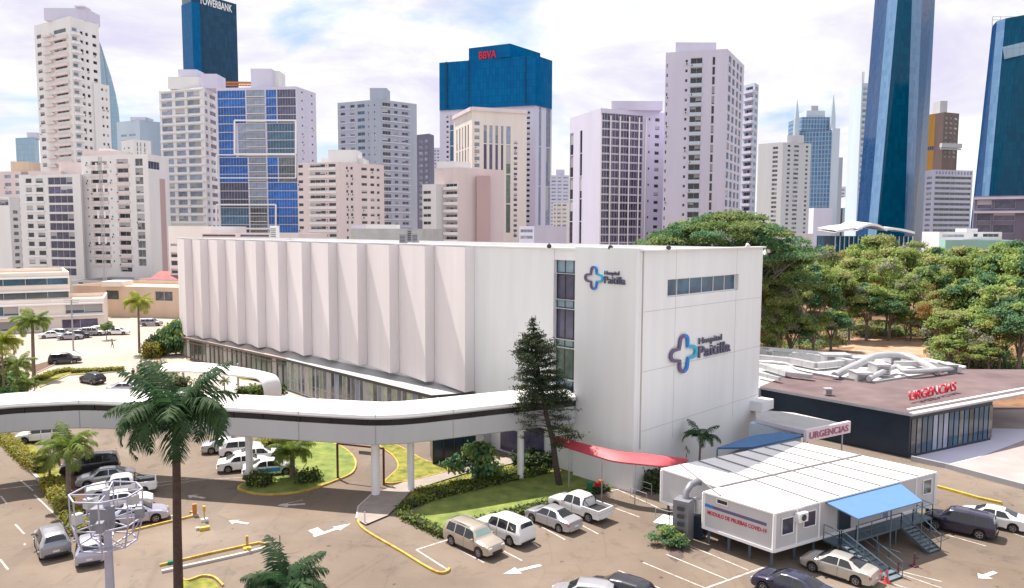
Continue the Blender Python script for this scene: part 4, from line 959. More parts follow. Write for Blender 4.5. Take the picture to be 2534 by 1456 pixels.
b.build('edge_line', ['wall_bluegrey'], r)
t = Bld('office_tower', 'small blue grey glass tower at the far left behind the pink roofs', 'tower', [(38, 520), (84, 515), (95, 530)], 340, mat='curtain_sail', parapet=0); t.box('penthouse', 66, 90, 328, 520, 12, 'wall_lilac'); t.done()
t = Bld('office_tower', 'pale blue tower with curved lilac roof between the sail tower and the white blocks', 'tower', [(288, 470), (345, 460), (396, 470)], 297, mat='wall_paleblue'); t.box('penthouse', 322, 360, 290, 462, 10, 'wall_lilac'); t.F(0, [(298, 312), (318, 334)], 330, 14, 12, .4, 'glass_soft'); t.done()
t = Bld('apartment_tower', 'short white tower with vertical lines in front of the pale blue tower', 'tower', [(300, 400), (330, 392), (373, 400)], 345, mat='wall_white'); t.F(1, [(338, 341), (346, 349), (356, 359)], 352, 12, 10, .8, 'glass_soft'); t.F(0, [(305, 308), (315, 320)], 362, 13, 8, .4); t.done()
# white tower with horizontal lilac bands
t = Bld('apartment_tower', 'white tower with wide lilac window bands left of the blue glass block', 'tower', [(393, 300), (503, 292), (536, 306)], 216, mat='wall_white')
t.F(0, [(398, 424), (432, 455), (462, 493)], 224, 21, 16, .62, 'glass_soft', mull=3.0); t.F(1, [(506, 512), (518, 532)], 226, 21, 17, .5, 'glass_violet')
t.F(0, [(396, 500)], 219.5, 21, 17, .12, dep=0.9, kind='slab', frame='hosp_trim', mull=9)
t.box('penthouse', 415, 490, 190, 296, 12, 'wall_white'); t.box('tank_room', 440, 487, 172, 298, 7, 'wall_lilac', z0=PY(450, 190, 298).z); t.box('stair_tower', 497, 536, 183, 294, 9, 'wall_lilac'); t.done()
# blue glass apartment block
t = Bld('apartment_block', 'apartment block with royal blue glass bands and white interlocking frames', 'tower', [(535, 286), (733, 282), (781, 296)], 214, mat='wall_lilac')
rw = lambda k: 221 + 21 * k
def blk(cols, r0, r1, gls, hf=.95, fr='wall_bluegrey', ml=1.1): t.F(0, cols, rw(r0), 21, r1 - r0, hf, gls, frame=fr, mull=ml, dep=.2)
t.blinds = False; blk([(537, 606)], 0, 4, 'glass_royal'); blk([(609, 654)], 0, 4, 'glass_soft'); blk([(657, 683)], 0, 4, 'glass_royal'); blk([(685, 731)], 0, 4, 'glass_violet')
blk([(537, 580)], 4, 8, 'glass_royal'); blk([(586, 654)], 4, 8, 'glass_soft'); blk([(658, 731)], 4, 8, 'glass_blue')
blk([(537, 608)], 8, 11, 'glass_royal'); blk([(611, 654)], 8, 11, 'glass_soft'); blk([(657, 683)], 8, 11, 'glass_royal'); blk([(685, 731)], 8, 11, 'glass_grey')
blk([(537, 608)], 11, 14, 'glass_violet'); blk([(611, 654)], 11, 14, 'glass_soft'); blk([(657, 731)], 11, 17, 'glass_royal'); blk([(537, 608)], 14, 17, 'glass_blue'); blk([(611, 654)], 14, 17, 'glass_grey')
t.F(1, [(745, 749), (769, 773)], 222, 21, 17, .22)
t.F(0, [(609, 655)], 237, 21, 17, .08, dep=0.6, kind='slab', frame='wall_cream'); t.box('stair_tower', 620, 672, 170, 288, 9, 'wall_lilac'); t.box('penthouse', 637, 690, 175, 291, 8, 'wall_white'); t.done()
def frame_px(px0, px1, y0, y1, th=1.2):
    b = MB(); z = lambda y, x: PY(x, y, t._yat(0, x)); 
    q = [z(y0, px0), z(y0, px1), z(y1, px1), z(y1, px0)]; q = [p - t.org + Vector((0, -0.5, 0)) for p in q]
    for i in range(4): b.bar(q[i], q[(i + 1) % 4], th, th)
    b.build('frame', ['hosp_trim'], t.root)
frame_px(582, 733, 299, 382, .6); frame_px(537, 733, 384, 441, .4); frame_px(537, 684, 507, 566, .6)
r = thing('tower_crane', 'orange crane jib showing above the roof of the blue glass block', 'crane', PY(600, 215, 330)); r.location.z = 0; O = r.location.copy(); b = MB(); a, c = PY(534, 204, 330) - O, PY(690, 206, 330) - O; b.bar(a, c, 0.7, 0.7); b.bar(a - Vector((0, 0, 1.3)), c - Vector((0, 0, 1.3)), 0.4, 0.4)
for k in range(24): b.bar(a.lerp(c, k / 24), a.lerp(c, (k + .5) / 24) - Vector((0, 0, 1.3)), 0.22); b.bar(a.lerp(c, (k + .5) / 24) - Vector((0, 0, 1.3)), a.lerp(c, (k + 1) / 24), 0.22)
b.build('jib', ['orange_paint'], r); b = MB(); q = PY(650, 206, 330) - O; b.bar((q.x, q.y, 0), (q.x, q.y, q.z), 1.4); b.build('mast', ['orange_paint'], r)
# bank tower
t = Bld('bank_tower', 'dark navy glass tower with white letters along its slanted top', 'tower', [(450, 468), (472, 460), (584, 486)], -22, mat='curtain_navy', parapet=0); t.P[0] = Vector((PY(450, 0, 474).x, 474)); t.done()
z0 = PY(452, 20, 470).z; Q = Bld('side_facet', '', '', [(448.5, 466), (474, 457)], 14, ref=0, mat='curtain_blue', parent=t.root, parapet=0, thick=5); Q.done()
a, c = PY(494, -2, 463), PY(575, 24, 482); d = Vector((c.x - a.x, c.y - a.y)).normalized()
me, wd = text_mesh('TOWERBANK', 6.2, 0.25, 0.10); me.materials.append(M['hosp_trim']); inn = Vector((-d.y, d.x))
LL = math.hypot(c.x - a.x, c.y - a.y); zf = t.z1
up_ = PY(494, 7, 463); o = link('sign_letters', me, t.root); L3 = Vector((d.x * LL, d.y * LL, 0))
ff = lambda px: t._yat(1, px)
a = PY(494, 9, ff(494)); a.y -= 0.5
o.matrix_basis = Matrix.Translation(a - t.org) @ Matrix(((d.x, 0, -inn.x, 0), (d.y, 0, -inn.y, 0), (0, 1, 0, 0), (0, 0, 0, 1))) @ Matrix.Scale(LL / wd, 4, (1, 0, 0))
# pink low block in the middle left
t = Bld('apartment_block', 'pink and white apartment block in front of the blue glass block', 'building', [(735, 262), (838, 256), (950, 268)], 401, mat='wall_pink')
t.F(0, [(737, 749), (766, 804), (812, 830)], 405, 19.5, 10, .42, 'glass_dark', mull=2.2, frame='wall_white'); t.F(0, [(806, 809)], 407, 19.5, 10, .2)
t.F(0, [(764, 832)], 414.5, 19.5, 10, .30, dep=.5, kind='slab', frame='wall_white')
t.F(1, [(856, 861), (867, 873), (894, 908), (916, 926), (932, 939)], 411, 19.5, 10, .38, mull=2); t.box('stair_tower', 812, 882, 371, 262, 10, 'wall_white'); t.box('penthouse', 795, 900, 392, 264, 10, 'wall_white'); t.done()
t = Bld('apartment_block', 'blue grey apartment tower with dark balcony column and small rooftop box', 'tower', [(835, 340), (938, 330), (1031, 342)], 246, mat='wall_bluegrey')
t.F(0, [(842, 853), (866, 877)], 254, 17.7, 18, .42, 'glass_violet', mull=1.8); t.F(0, [(884, 902)], 254, 17.7, 18, .5, 'glass_blue'); t.F(0, [(910, 913), (925, 928)], 257, 17.7, 18, .22)
t.F(1, [(946, 966)], 252, 17.7, 18, .55, 'glass_dark'); t.F(1, [(975, 984), (994, 1010)], 252, 17.7, 18, .42, 'glass_violet', mull=1.8); t.F(0, [(840, 880)], 263, 17.7, 18, .10, dep=.4, kind='slab', frame='wall_lilac'); t.F(1, [(944, 1014)], 261.8, 17.7, 18, .12, dep=.5, kind='slab', frame='wall_lilac')
t.box('penthouse', 915, 957, 218, 336, 9, 'wall_bluegrey'); t.done()
t = Bld('apartment_tower', 'narrow dark violet tower between the blue grey block and the bank', 'tower', [(1031, 430), (1062, 424), (1074, 432)], 331, mat='wall_darkviolet'); t.F(0, [(1036, 1046), (1050, 1058)], 345, 15, 14, .5, 'glass_soft'); t.done()
t = Bld('apartment_tower', 'sliver of a white tower with dotted windows left of the blue topped bank', 'tower', [(1072, 520), (1095, 520)], 366, ref=0, mat='wall_lilac'); t.F(0, [(1075, 1078), (1082, 1086)], 372, 8, 12, .45); t.done()
# blue topped tower
yl, yc, yr_ = 156, 137, 150
Yc = 372; t = Bld('bank_tower', 'tower with bright blue glass top, red letters and pale lower walls', 'tower', [(1088, Yt(yl, yc, Yc)), (1326, Yc), (1366, Yt(yr_, yc, Yc))], 250, mat='wall_lilac', parapet=0)
t.F(0, [(1104, 1110), (1302, 1312)], 275, 13, 24, .5, 'glass_dark'); t.F(0, [(1113, 1122)], 275, 40, 6, .96, 'glass_blue'); t.F(1, [(1334, 1340), (1352, 1363)], 262, 100, 4, .98, 'glass_soft'); t.done()
Q = Bld('glass_top', '', '', [(1087, Yt(yl, yc, Yc) - 1), (1326, Yc - 1.2), (1367, Yt(yr_, yc, Yc) - 1)], yc, mat='curtain_blue', parent=t.root, z0=PY(1326, 262, Yc).z, parapet=0); Q.done()
b = MB()
for x, m_ in ((1105, 0.8), (1160, .4), (1300, .4)):
    q = Vector((PY(x, 200, Q._yat(0, x)).x, Q._yat(0, x) - 0.4, 0)) - t.org; b.bar((q.x, q.y, Q.z0 + 1), (q.x, q.y, Q.z1), m_)
b.build('glass_seams', ['curtain_navy'], t.root)
a, c = PY(1160, 118, 384), PY(1262, 108, 374); b = MB(); dd = (c - a); dd.z = 0; nn = Vector((-dd.y, dd.x, 0)).normalized() * 22; pl = [a - t.org, a + dd - t.org, a + dd + nn - t.org + Vector((6, 0, 0)), a + nn - t.org]
b.prism([(p.x, p.y) for p in pl], Q.z1, PY(1262, 108, 374).z, 0); b.build('crown_box', ['curtain_blue'], t.root)
a2 = PY(1186, 146, 381); d = dd.normalized(); inn = Vector((-d.y, d.x, 0)); me, wd = text_mesh('BBVA', 4.8, 0.3, 0.12); me.materials.append(M['red_sign']); o = link('sign_letters', me, t.root)
u = (a2.x - a.x) / dd.x; a2 = a + dd * u; zz2 = PY(1186, 147, a2.y).z; a2 = Vector((a2.x, a2.y - .5, zz2))
o.matrix_basis = Matrix.Translation(a2 - t.org) @ Matrix(((d.x, 0, -inn.x, 0), (d.y, 0, -inn.y, 0), (0, 1, 0, 0), (0, 0, 0, 1))) @ Matrix.Scale(9.6 / wd, 4, (1, 0, 0))
# cream tower in front of it
Yc = 330; t = Bld('office_tower', 'cream tower with tall vertical window strips in front of the blue topped bank', 'tower', [(1123, Yt(288, 265, Yc)), (1168, Yc), (1304, Yt(273, 265, Yc))], 265, mat='wall_cream')
t.F(0, [(1129, 1132), (1136, 1139), (1143, 1146), (1150, 1153), (1157, 1160)], 305, 60, 4, .95, 'glass_dark'); t.F(1, [(1174, 1187)], 300, 17.5, 18, .55, 'glass_soft')
for k, (x0, x1) in enumerate(((1197, 1205), (1211, 1219), (1226, 1233), (1240, 1246), (1253, 1264))): t.F(1, [(x0, x1)], 308, 46, 1, .98, 'glass_soft'); t.F(1, [(x0, x1)], 355, 75, 3, .97, 'glass_violet' if k < 4 else 'glass_green', mull=5)
t.F(1, [(1272, 1281)], 345, 13.2, 19, .55, 'glass_violet'); t.done()
b = MB()
for i in (0, 1):
    a, c = t.P[i] - t.org.xy, t.P[i + 1] - t.org.xy; b.bar((a.x, a.y, t.z1 - 0.8), (c.x, c.y, t.z1 - 0.8), 1.6, 1.6)
b.build('cornice', ['wall_pink'], t.root)
t = Bld('apartment_block', 'pink walled block with white balcony front in front of the cream tower', 'building', [(1075, 296), (1133, 286), (1247, 300)], 414, mat='wall_pink')
t.F(0, [(1103, 1131)], 454, 18.9, 9, .50, 'glass_dark', mull=2.6, frame='wall_white'); t.F(0, [(1101, 1133)], 463, 18.9, 9, .34, dep=1.0, kind='balcony', frame='hosp_trim'); t.box('stair_tower', 1082, 1162, 400, 292, 9, 'wall_white'); t.done()
Q = Bld('wing', '', '', [(1045, 292), (1079, 288)], 457, ref=0, mat='wall_white', parent=t.root, thick=12); Q.F(0, [(1047, 1066)], 473, 18.9, 8, .42, 'glass_dark', mull=2); Q.done()
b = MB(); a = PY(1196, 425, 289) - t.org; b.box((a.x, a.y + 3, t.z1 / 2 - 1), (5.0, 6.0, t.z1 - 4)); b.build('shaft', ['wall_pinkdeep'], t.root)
t = Bld('office_block', 'low lilac block below the blue topped bank beside the dark slab tower', 'building', [(1285, 215), (1322, 208), (1402, 220)], 560, mat='wall_lilac'); t.F(0, [(1288, 1318)], 568, 16, 2, .5, 'glass_soft'); t.done()
t = Bld('apartment_tower', 'distant white tower with close horizontal lines right of the blue topped bank', 'tower', [(1362, 640), (1409, 640)], 434, ref=0, mat='wall_lilac'); t.F(0, [(1365, 1376), (1380, 1390), (1394, 1406)], 438, 9, 14, .45, 'glass_soft', mull=6); t.box('penthouse', 1376, 1397, 420, 642, 10, 'wall_lilac'); t.done()
t = Bld('apartment_block', 'distant cream block with balconies left of the office slab', 'building', [(1368, 470), (1407, 468)], 502, ref=0, mat='wall_cream'); t.F(0, [(1371, 1375), (1379, 1388), (1392, 1402)], 506, 10, 8, .5, 'glass_soft'); t.done()
# office slab with the dark glass front
Yc = 268; t = Bld('office_tower', 'lilac office slab with a tall dark glazed front and thin white mullions', 'tower', [(1411, 292), (1487, Yc), (1645, 278)], 268, mat='wall_lilac')
t.F(1, [(1490, 1592)], 279, 20.5, 17, .86, 'glass_violet', frame='wall_white', mull=1.15, dep=.3); t.F(1, [(1622, 1633)], 283, 21.3, 17, .42); t.F(1, [(1606, 1610)], 284, 42, 8, .15)
t.F(0, [(1411.5, 1420), (1436, 1442)], 310, 60, 5, .98, 'glass_dark', mull=8); t.box('penthouse', 1513, 1640, 250, 272, 10, 'wall_lilac'); t.done()
b = MB(); 
for x in (1487, 1510, 1533, 1556, 1580, 1597):
    q = Vector((PY(x, 400, t._yat(1, x)).x, t._yat(1, x) - 0.35, 0)) - t.org; b.bar((q.x, q.y, 5), (q.x, q.y, t.z1 - 2.4), 0.45)
b.build('fin', ['wall_white'], t.root)
# tall residential right of centre
Yc = 250; t = Bld('apartment_tower', 'tall blue grey and lilac apartment tower with one dark balcony column, behind the hospital', 'tower', [(1648, Yt(131, 121, Yc)), (1800, Yc), (1843, Yt(161, 121, Yc))], 121, mat='wall_lilac')
t.F(0, [(1650.5, 1654)], 150, 24.5, 18, .36); t.F(0, [(1697, 1703)], 142, 24.5, 19, .30); t.F(0, [(1710, 1739)], 139, 24.5, 20, .60, 'glass_dark', mull=2.0, dep=1.0); t.F(0, [(1764, 1771)], 139, 24.5, 20, .82, 'glass_dark')
t.F(0, [(1709, 1740)], 155, 24.5, 19, .30, dep=.25, kind='balcony', frame='wall_paleblue')
t.F(1, [(.10, .24), (.32, .46), (.55, .68), (.76, .88)], 132, 24.5, 20, .72, 'glass_blue', frac=True, mull=2, frame='wall_white'); t.box('penthouse', 1672, 1773, 105, 256, 10, 'wall_lilac'); t.done()
t = Bld('apartment_tower', 'grey tower with stacked curved balconies right of the tall lilac tower', 'tower', [(1836, 310), (1868, 303), (1878, 308)], 205, mat='wall_paleblue')
t.F(0, [(1846, 1864)], 212, 19, 20, .58, 'glass_dark', dep=.8); t.F(0, [(1843, 1868)], 223, 19, 20, .30, dep=1.2, kind='balcony', frame='wall_lilac'); t.F(1, [(.2, .8)], 212, 19, 20, .5, 'glass_soft', frac=True); t.done()
# cream and blue towers further right
t = Bld('apartment_tower', 'white tower with many small windows right of the rain tree', 'tower', [(1877, 492), (1938, 480), (2008, 488)], 352, mat='wall_white')
t.F(0, [(1913, 1926)], 362, 11.4, 20, .55, 'glass_grey'); t.F(1, [(1950, 1957), (1966, 1978), (1995, 2001)], 358, 11.4, 20, .5, 'glass_violet', mull=1.5); t.box('penthouse', 1948, 1990, 335, 484, 10, 'wall_white'); t.done()
t = Bld('office_tower', 'blue glass tower with stepped crown and two tall white spires', 'tower', [(1964, 640), (2058, 630), (2078, 640)], 322, mat='curtain_far', parapet=0)
t.box('crown', 1984, 2062, 290, 636, 30, 'curtain_far'); t.box('crown', 1996, 2042, 274, 638, 20, 'wall_paleblue', z0=PY(2000, 290, 636).z); t.box('crown', 2008, 2025, 262, 640, 10, 'wall_grey', z0=PY(2000, 274, 638).z)
for x, y in ((1973, 248), (2063, 236)):
    a = PY(x, y, 634) - t.org; b = MB(); b.tube([(a.x, a.y, t.z1 - t.org.z - 30), (a.x, a.y, t.z1 + (a.z - t.z1) * .4), (a.x, a.y, a.z)], [3.2, 2.4, 0.25], 8); b.build('spire', ['wall_paleblue'], t.root)
t.box('side_strip', 2060, 2079, 318, 629, 4, 'wall_paleblue', z0=0); t.box('podium', 2014, 2060, 515, 600, 20, 'wall_lilac', z0=0); t.done()
t = Bld('apartment_block', 'low white block with vertical windows left of the pavilion', 'building', [(1896, 330), (2012, 325)], 578, ref=0, mat='wall_white'); t.F(0, [(1900, 1915), (1925, 1950), (1960, 1985)], 584, 9, 3, .5, 'glass_soft'); t.done()
t = Bld('office_tower', 'slim grey tower beyond the blue spired tower', 'tower', [(2076, 700), (2086, 700)], 390, ref=0, mat='wall_bluegrey'); t.done()
for k, (x0, x1, y, Y, mt, lb) in enumerate(((2078, 2118, 462, 900, 'wall_lilac', 'faint far tower left of the great glass tower'), (2086, 2125, 515, 700, 'wall_bluegrey', 'grey low block just left of the great glass tower foot'), (2094, 2124, 488, 820, 'wall_lilac', 'far lilac block between the spired tower and the great glass tower'))):
    t = Bld('apartment_block', lb, 'building', [(x0, Y), (x1, Y)], y, ref=0, mat=mt); t.F(0, [(.1, .3), (.4, .6), (.7, .9)], y + 6, 9, 6, .5, 'glass_soft', frac=True); t.done()
# great tapering glass tower
def tapered(name, label, xb, xt, yb, yt_, depth, mats, Yback, z0=0.0, zt_extra=0):
    r = thing(name, label, 'tower', (PY((xb[0] + xb[-1]) / 2, 560, depth[0]).x, depth[0], 0)); O = r.location.copy(); n = len(xb)
    Bm = [PY(x, yb, Y) for x, Y in zip(xb, depth)]; Tm = [PY(x, yt_, Y) for x, Y in zip(xt, depth)]
    def ext(bp, tp, z): f = (z - bp.z) / (tp.z - bp.z); return bp.lerp(tp, f)
    zt = max(p.z for p in Tm) + zt_extra
    Bm2 = [ext(a, c, 0.0) for a, c in zip(Bm, Tm)]; Tm2 = [ext(a, c, zt) for a, c in zip(Bm, Tm)]
    for i in range(n - 1):
        b = MB(); L0 = (Bm2[i + 1] - Bm2[i]).length; b.face([Bm2[i] - O, Bm2[i + 1] - O, Tm2[i + 1] - O, Tm2[i] - O], 0, [(0, 0), (L0, 0), (L0, zt), (0, zt)]); b.build('glass_facet', [mats[i]], r)
    b = MB(); kb = Yback / depth[0] * 1.01; q = [Vector((Bm2[-1].x, Yback, 0)), Vector((Bm2[0].x * kb, Yback, 0))]; q2 = [Vector((Tm2[-1].x, Yback, zt)), Vector((Tm2[0].x * kb, Yback, zt))]
    b.face([Bm2[-1] - O, q[0] - O, q2[0] - O, Tm2[-1] - O]); b.face([q[0] - O, q[1] - O, q2[1] - O, q2[0] - O]); b.face([q[1] - O, Bm2[0] - O, Tm2[0] - O, q2[1] - O]); b.build('rear_wall', ['curtain_navy'], r)
    b = MB(); b.face([p - O for p in Tm2] + [p - O for p in q2]); b.build('roof', ['roof_grey'], r); return r, O, zt, Tm2
tapered('glass_tower', 'great tapering teal glass tower with two pale stripes, cut by the top edge', [2126, 2156, 2178, 2241, 2262, 2290], [2165, 2197, 2221, 2257, 2282, 2314], 480, 0, [432, 414, 406, 404, 408, 424], ['curtain_deep', 'curtain_pale', 'curtain_teal', 'curtain_pale', 'curtain_deep'], 450, zt_extra=40)
r, O, zt, Tt = tapered('glass_tower', 'leaning dark teal glass tower with rooftop rails at the right edge', [2408, 2428, 2446, 2560, 2640], [2455, 2466, 2486, 2545, 2600], 500, 66, [330, 322, 318, 312, 330], ['curtain_deep', 'curtain_pale', 'curtain_teal', 'curtain_navy'], 350)
b = MB()
for i in range(2, 4):
    a, c = Tt[i] - O, Tt[i + 1] - O
for x in (2455, 2475, 2500, 2522, 2534): q = PY(x, 62, 325) - O; b.bar((q.x, q.y, zt - 1), (q.x, q.y, zt + 2.6), 0.25)
a, c = PY(2455, 60, 325) - O, PY(2536, 60, 325) - O
for h_ in (1.3, 2.6): b.bar((a.x, a.y, zt + h_), (c.x, c.y, zt + h_), 0.2)
b.build('rooftop_rail', ['galv'], r)
b = MB(); a, c = PY(2484, 132, 316) - O, PY(2545, 118, 312) - O; b.bar(a, c, 1.0, 5.0); b.build('band', ['curtain_sail'], r)
t = Bld('office_tower', 'slim pale blue tower with antennas just left of the great glass tower', 'tower', [(2133, 520), (2170, 520)], 206, ref=0, mat='wall_paleblue'); t.F(0, [(.1, .9)], 215, 14, 24, .55, 'glass_soft', frac=True, mull=4)
b = MB()
for x in (2134.5, 2138): q = PY(x, 178, 521) - t.org; b.bar((q.x, q.y, t.z1), (q.x, q.y, q.z), 0.5)
b.build('antenna', ['galv'], t.root); t.done()
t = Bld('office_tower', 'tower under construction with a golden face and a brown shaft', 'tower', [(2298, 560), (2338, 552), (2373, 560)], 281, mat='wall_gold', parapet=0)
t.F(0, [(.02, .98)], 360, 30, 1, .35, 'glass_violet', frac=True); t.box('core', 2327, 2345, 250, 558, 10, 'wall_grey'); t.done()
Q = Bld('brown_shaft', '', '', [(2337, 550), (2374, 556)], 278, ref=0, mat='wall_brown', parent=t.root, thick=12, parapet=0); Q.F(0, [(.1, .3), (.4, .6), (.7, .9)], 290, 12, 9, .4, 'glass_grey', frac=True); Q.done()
b = MB(); a, c = PY(2328, 360, 548) - t.org, PY(2378, 362, 548) - t.org; b.bar(a, c, 3, 3); b.bar(a - Vector((0, 0, 2.4)), c - Vector((0, 0, 2.4)), 1, 1); b.build('scaffold_deck', ['wall_grey'], t.root)
t = Bld('office_block', 'grey office block with horizontal window bands and crenellated top below the golden tower', 'building', [(2290, 400), (2312, 392), (2408, 398)], 420, mat='wall_lilac')
t.F(1, [(.04, .97)], 436, 13.2, 11, .52, 'glass_grey', frac=True, mull=3.5); t.F(1, [(.05 + .08 * k, .09 + .08 * k) for k in range(12)], 423, 13, 1, .6, 'glass_soft', frac=True); t.F(0, [(.2, .8)], 436, 13.2, 11, .5, 'glass_soft', frac=True); t.done()
t = Bld('podium_building', 'dark violet glazed podium at the foot of the leaning glass tower', 'building', [(2412, 300), (2560, 290)], 486, ref=0, mat='wall_darkviolet', roofmat='roof_mauve'); t.F(0, [(.05, .3), (.34, .7)], 496, 30, 3, .7, 'glass_violet', frac=True, mull=5, frame='wall_lilac'); t.F(0, [(0.0, 1.0)], 489, 34, 2, .16, dep=1.5, frac=True, kind='slab', frame='wall_lilac'); t.done()
t = Bld('low_building', 'low white building with a dark opening right of the ship shaped roof', 'building', [(2325, 240), (2480, 236)], 574, ref=0, mat='white_wall'); t.F(0, [(.55, .62), (.7, .95)], 578, 12, 1, .7, 'glass_dark', frac=True); t.F(0, [(.05, .4)], 580, 12, 1, .6, 'glass_soft', frac=True); t.box('penthouse', 2392, 2420, 566, 238, 6, 'white_wall'); t.done()
mat('wall_mint', (0.28, 0.50, 0.46), 0.7, var=0.08, vs=0.4)
t = Bld('low_building', 'long mint green low building behind the treetops at the right', 'building', [(2340, 225), (2510, 218)], 594, ref=0, mat='wall_mint', roofmat='roof_light'); t.done()
# ship-like roof
r = thing('pavilion', 'wide glazed pavilion with white wing shaped roof below the great glass tower', 'building', (PY(2160, 600, 270).x, 270, 0)); O = r.location.copy(); b = MB()
def wing(x0, x1, y0, y1, ym_, Y):
    top = []; nq = 10
    for k in range(nq + 1):
        f = k / nq; x = x0 + (x1 - x0) * f; y = y0 + (y1 - y0) * f + (ym_ - (y0 + y1) / 2) * math.sin(math.pi * f); top.append(PY(x, y, Y) - O)
    for k in range(nq):
        p, q = top[k], top[k + 1]; n1, n2 = p + Vector((0, 16, 1.0)), q + Vector((0, 16, 1.0)); d = Vector((0, 0, -0.8))
        b.face([p, q, n2, n1]); b.face([p + d, q + d, q, p]); b.face([n1 + d, n2 + d, q + d, p + d])
wing(2068, 2135, 571, 562, 565, 262); wing(2122, 2196, 566, 567, 553, 260); wing(2182, 2264, 563, 574, 565, 262); b.build('roof', ['white_roof'], r)
b = MB(); a, c = PY(2070, 575, 266) - O, PY(2262, 575, 266) - O; b.box(((a.x + c.x) / 2, a.y + 9, 10.2), (c.x - a.x, 16, 20.4)); b.build('glass_wall', ['curtain_teal'], r)
b = MB()
for k in range(18): b.bar((a.x + (c.x - a.x) * k / 17, a.y + 0.7, 10), (a.x + (c.x - a.x) * k / 17, a.y + 0.7, 20.3), 0.3)
b.build('mullions', ['wall_paleblue'], r)
# ---------------------------------------------------------------- front row on the left
t = Bld('apartment_block', 'white block with wide violet glazing at the far left, behind the office building', 'building', [(46, 256), (198, 250), (222, 268)], 431, mat='wall_white')
t.F(0, [(62, 77), (87, 105)], 440, 22.9, 11, .52, 'glass_dark', mull=2); t.F(0, [(117, 178)], 438, 22.9, 11, .82, 'glass_violet', mull=2.6, frame='wall_white'); t.F(1, [(.3, .6)], 442, 22.9, 11, .5, 'glass_dark', frac=True)
t.F(0, [(60, 107)], 452.5, 22.9, 11, .18, dep=.5, kind='slab', frame='hosp_trim'); t.box('penthouse', 145, 205, 402, 256, 8, 'wall_pink'); t.box('parapet_block', 70, 150, 424, 254, 6, 'wall_pink'); t.done()
t = Bld('apartment_block', 'white and pink block with rows of dark windows behind the thin radio mast', 'building', [(200, 254), (365, 246), (417, 258)], 381, mat='wall_white')
t.F(0, [(211, 215), (270, 274)], 397, 22.9, 12, .2); t.F(0, [(223, 263)], 396, 22.9, 12, .42, 'glass_dark', mull=3, dep=.6); t.F(0, [(287, 316)], 392, 22.9, 13, .50, 'glass_dark', mull=3, dep=.6); t.F(0, [(333, 352)], 392, 22.9, 12, .8, 'glass_grey', mull=2)
t.F(0, [(221, 265), (285, 318)], 405.5, 22.9, 12, .30, dep=.45, kind='slab', frame='wall_pink'); t.F(1, [(.02, .55)], 398, 22.9, 1, .85, 'glass_violet', frac=True); t.box('penthouse', 205, 300, 373, 254, 8, 'wall_pink'); t.box('stair_tower', 245, 270, 368, 255, 6, 'wall_white'); t.done()
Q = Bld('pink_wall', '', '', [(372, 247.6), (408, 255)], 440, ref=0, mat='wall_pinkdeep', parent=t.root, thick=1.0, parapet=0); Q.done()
r = thing('radio_mast', 'thin lattice radio mast in front of the white and pink block', 'mast', PY(256, 600, 230)); r.location.z = 0; O = r.location.copy(); zt = PY(256, 388, 230).z; b = MB()
for k in range(3): b.bar((0.5 * math.cos(k * 2.09), 0.5 * math.sin(k * 2.09), 0), (0.5 * math.cos(k * 2.09), 0.5 * math.sin(k * 2.09), zt), 0.14)
for i in range(40):
    for k in range(3): b.bar((0.5 * math.cos(k * 2.09), 0.5 * math.sin(k * 2.09), zt * i / 40), (0.5 * math.cos((k + 1) * 2.09), 0.5 * math.sin((k + 1) * 2.09), zt * (i + 1) / 40), 0.09)
b.build('lattice', ['wall_grey'], r)
for z_ in (.93, .78, .6, .42): b = MB(); b.tube([(-1.2, 0, zt * z_ - 1.2), (-1.2, 0, zt * z_ + 1.2)], 0.28, 8); b.tube([(1.0, -0.4, zt * z_ - 1), (1.0, -0.4, zt * z_ + 1)], 0.24, 8); b.build('antenna', ['wall_white'], r)
t = Bld('apartment_block', 'pink roofed white block cut by the left edge behind the violet glazed block', 'building', [(-60, 272), (50, 266), (56, 280)], 424, mat='wall_pink'); t.F(0, [(10, 26), (36, 46), (-20, -4)], 432, 20, 12, .45, 'glass_soft'); t.box('tank_room', 26, 70, 400, 272, 7, 'wall_sand'); t.done()
t = Bld('apartment_block', 'low white block at the left edge above the office building', 'building', [(-60, 236), (22, 232), (48, 240)], 487, mat='wall_white'); t.F(0, [(-20, 20)], 492, 24, 1, .7, 'glass_violet'); t.F(1, [(.3, .8)], 520, 18, 9, .5, 'glass_grey', frac=True); t.done()
t = Bld('low_building', 'white walled building with dark window rows and red roof left of the hospital', 'building', [(416, 215), (520, 212)], 560, ref=0, mat='wall_white'); t.F(0, [(420, 457)], 603, 10, 1, .6, 'glass_soft'); t.F(0, [(420, 457)], 625, 20, 3, .62, 'glass_dark', mull=3); t.done()
t = Bld('low_building', 'low cream building with flat roof and long windows left of the hospital', 'building', [(176, 190), (470, 183)], 706, ref=0, mat='wall_sand', roofmat='wall_sand', thick=20); t.F(0, [(261, 293), (382, 426)], 716, 26, 1, .9, 'glass_grey', mull=3, frame='wall_cream'); t.F(0, [(448, 456)], 756, 26, 1, .4, 'glass_dark'); t.box('roof_box', 250, 300, 697, 186, 6, 'wall_cream'); t.done()
t = Bld('low_building', 'low building with a dark red tiled roof behind the cream one', 'building', [(345, 212), (470, 208)], 690, ref=0, mat='wall_pink', roofmat='roof_red', thick=10, parapet=0); t.done()
b = MB(); a, c = PY(350, 696, 208) - t.org, PY(465, 688, 205) - t.org; b.face([(a.x, a.y, a.z - 1), (c.x, c.y - 1, a.z - 1), (c.x, c.y + 11, a.z + 2.2), (a.x, a.y + 11, a.z + 2.2)]); b.build('tiled_roof', ['roof_red'], t.root)
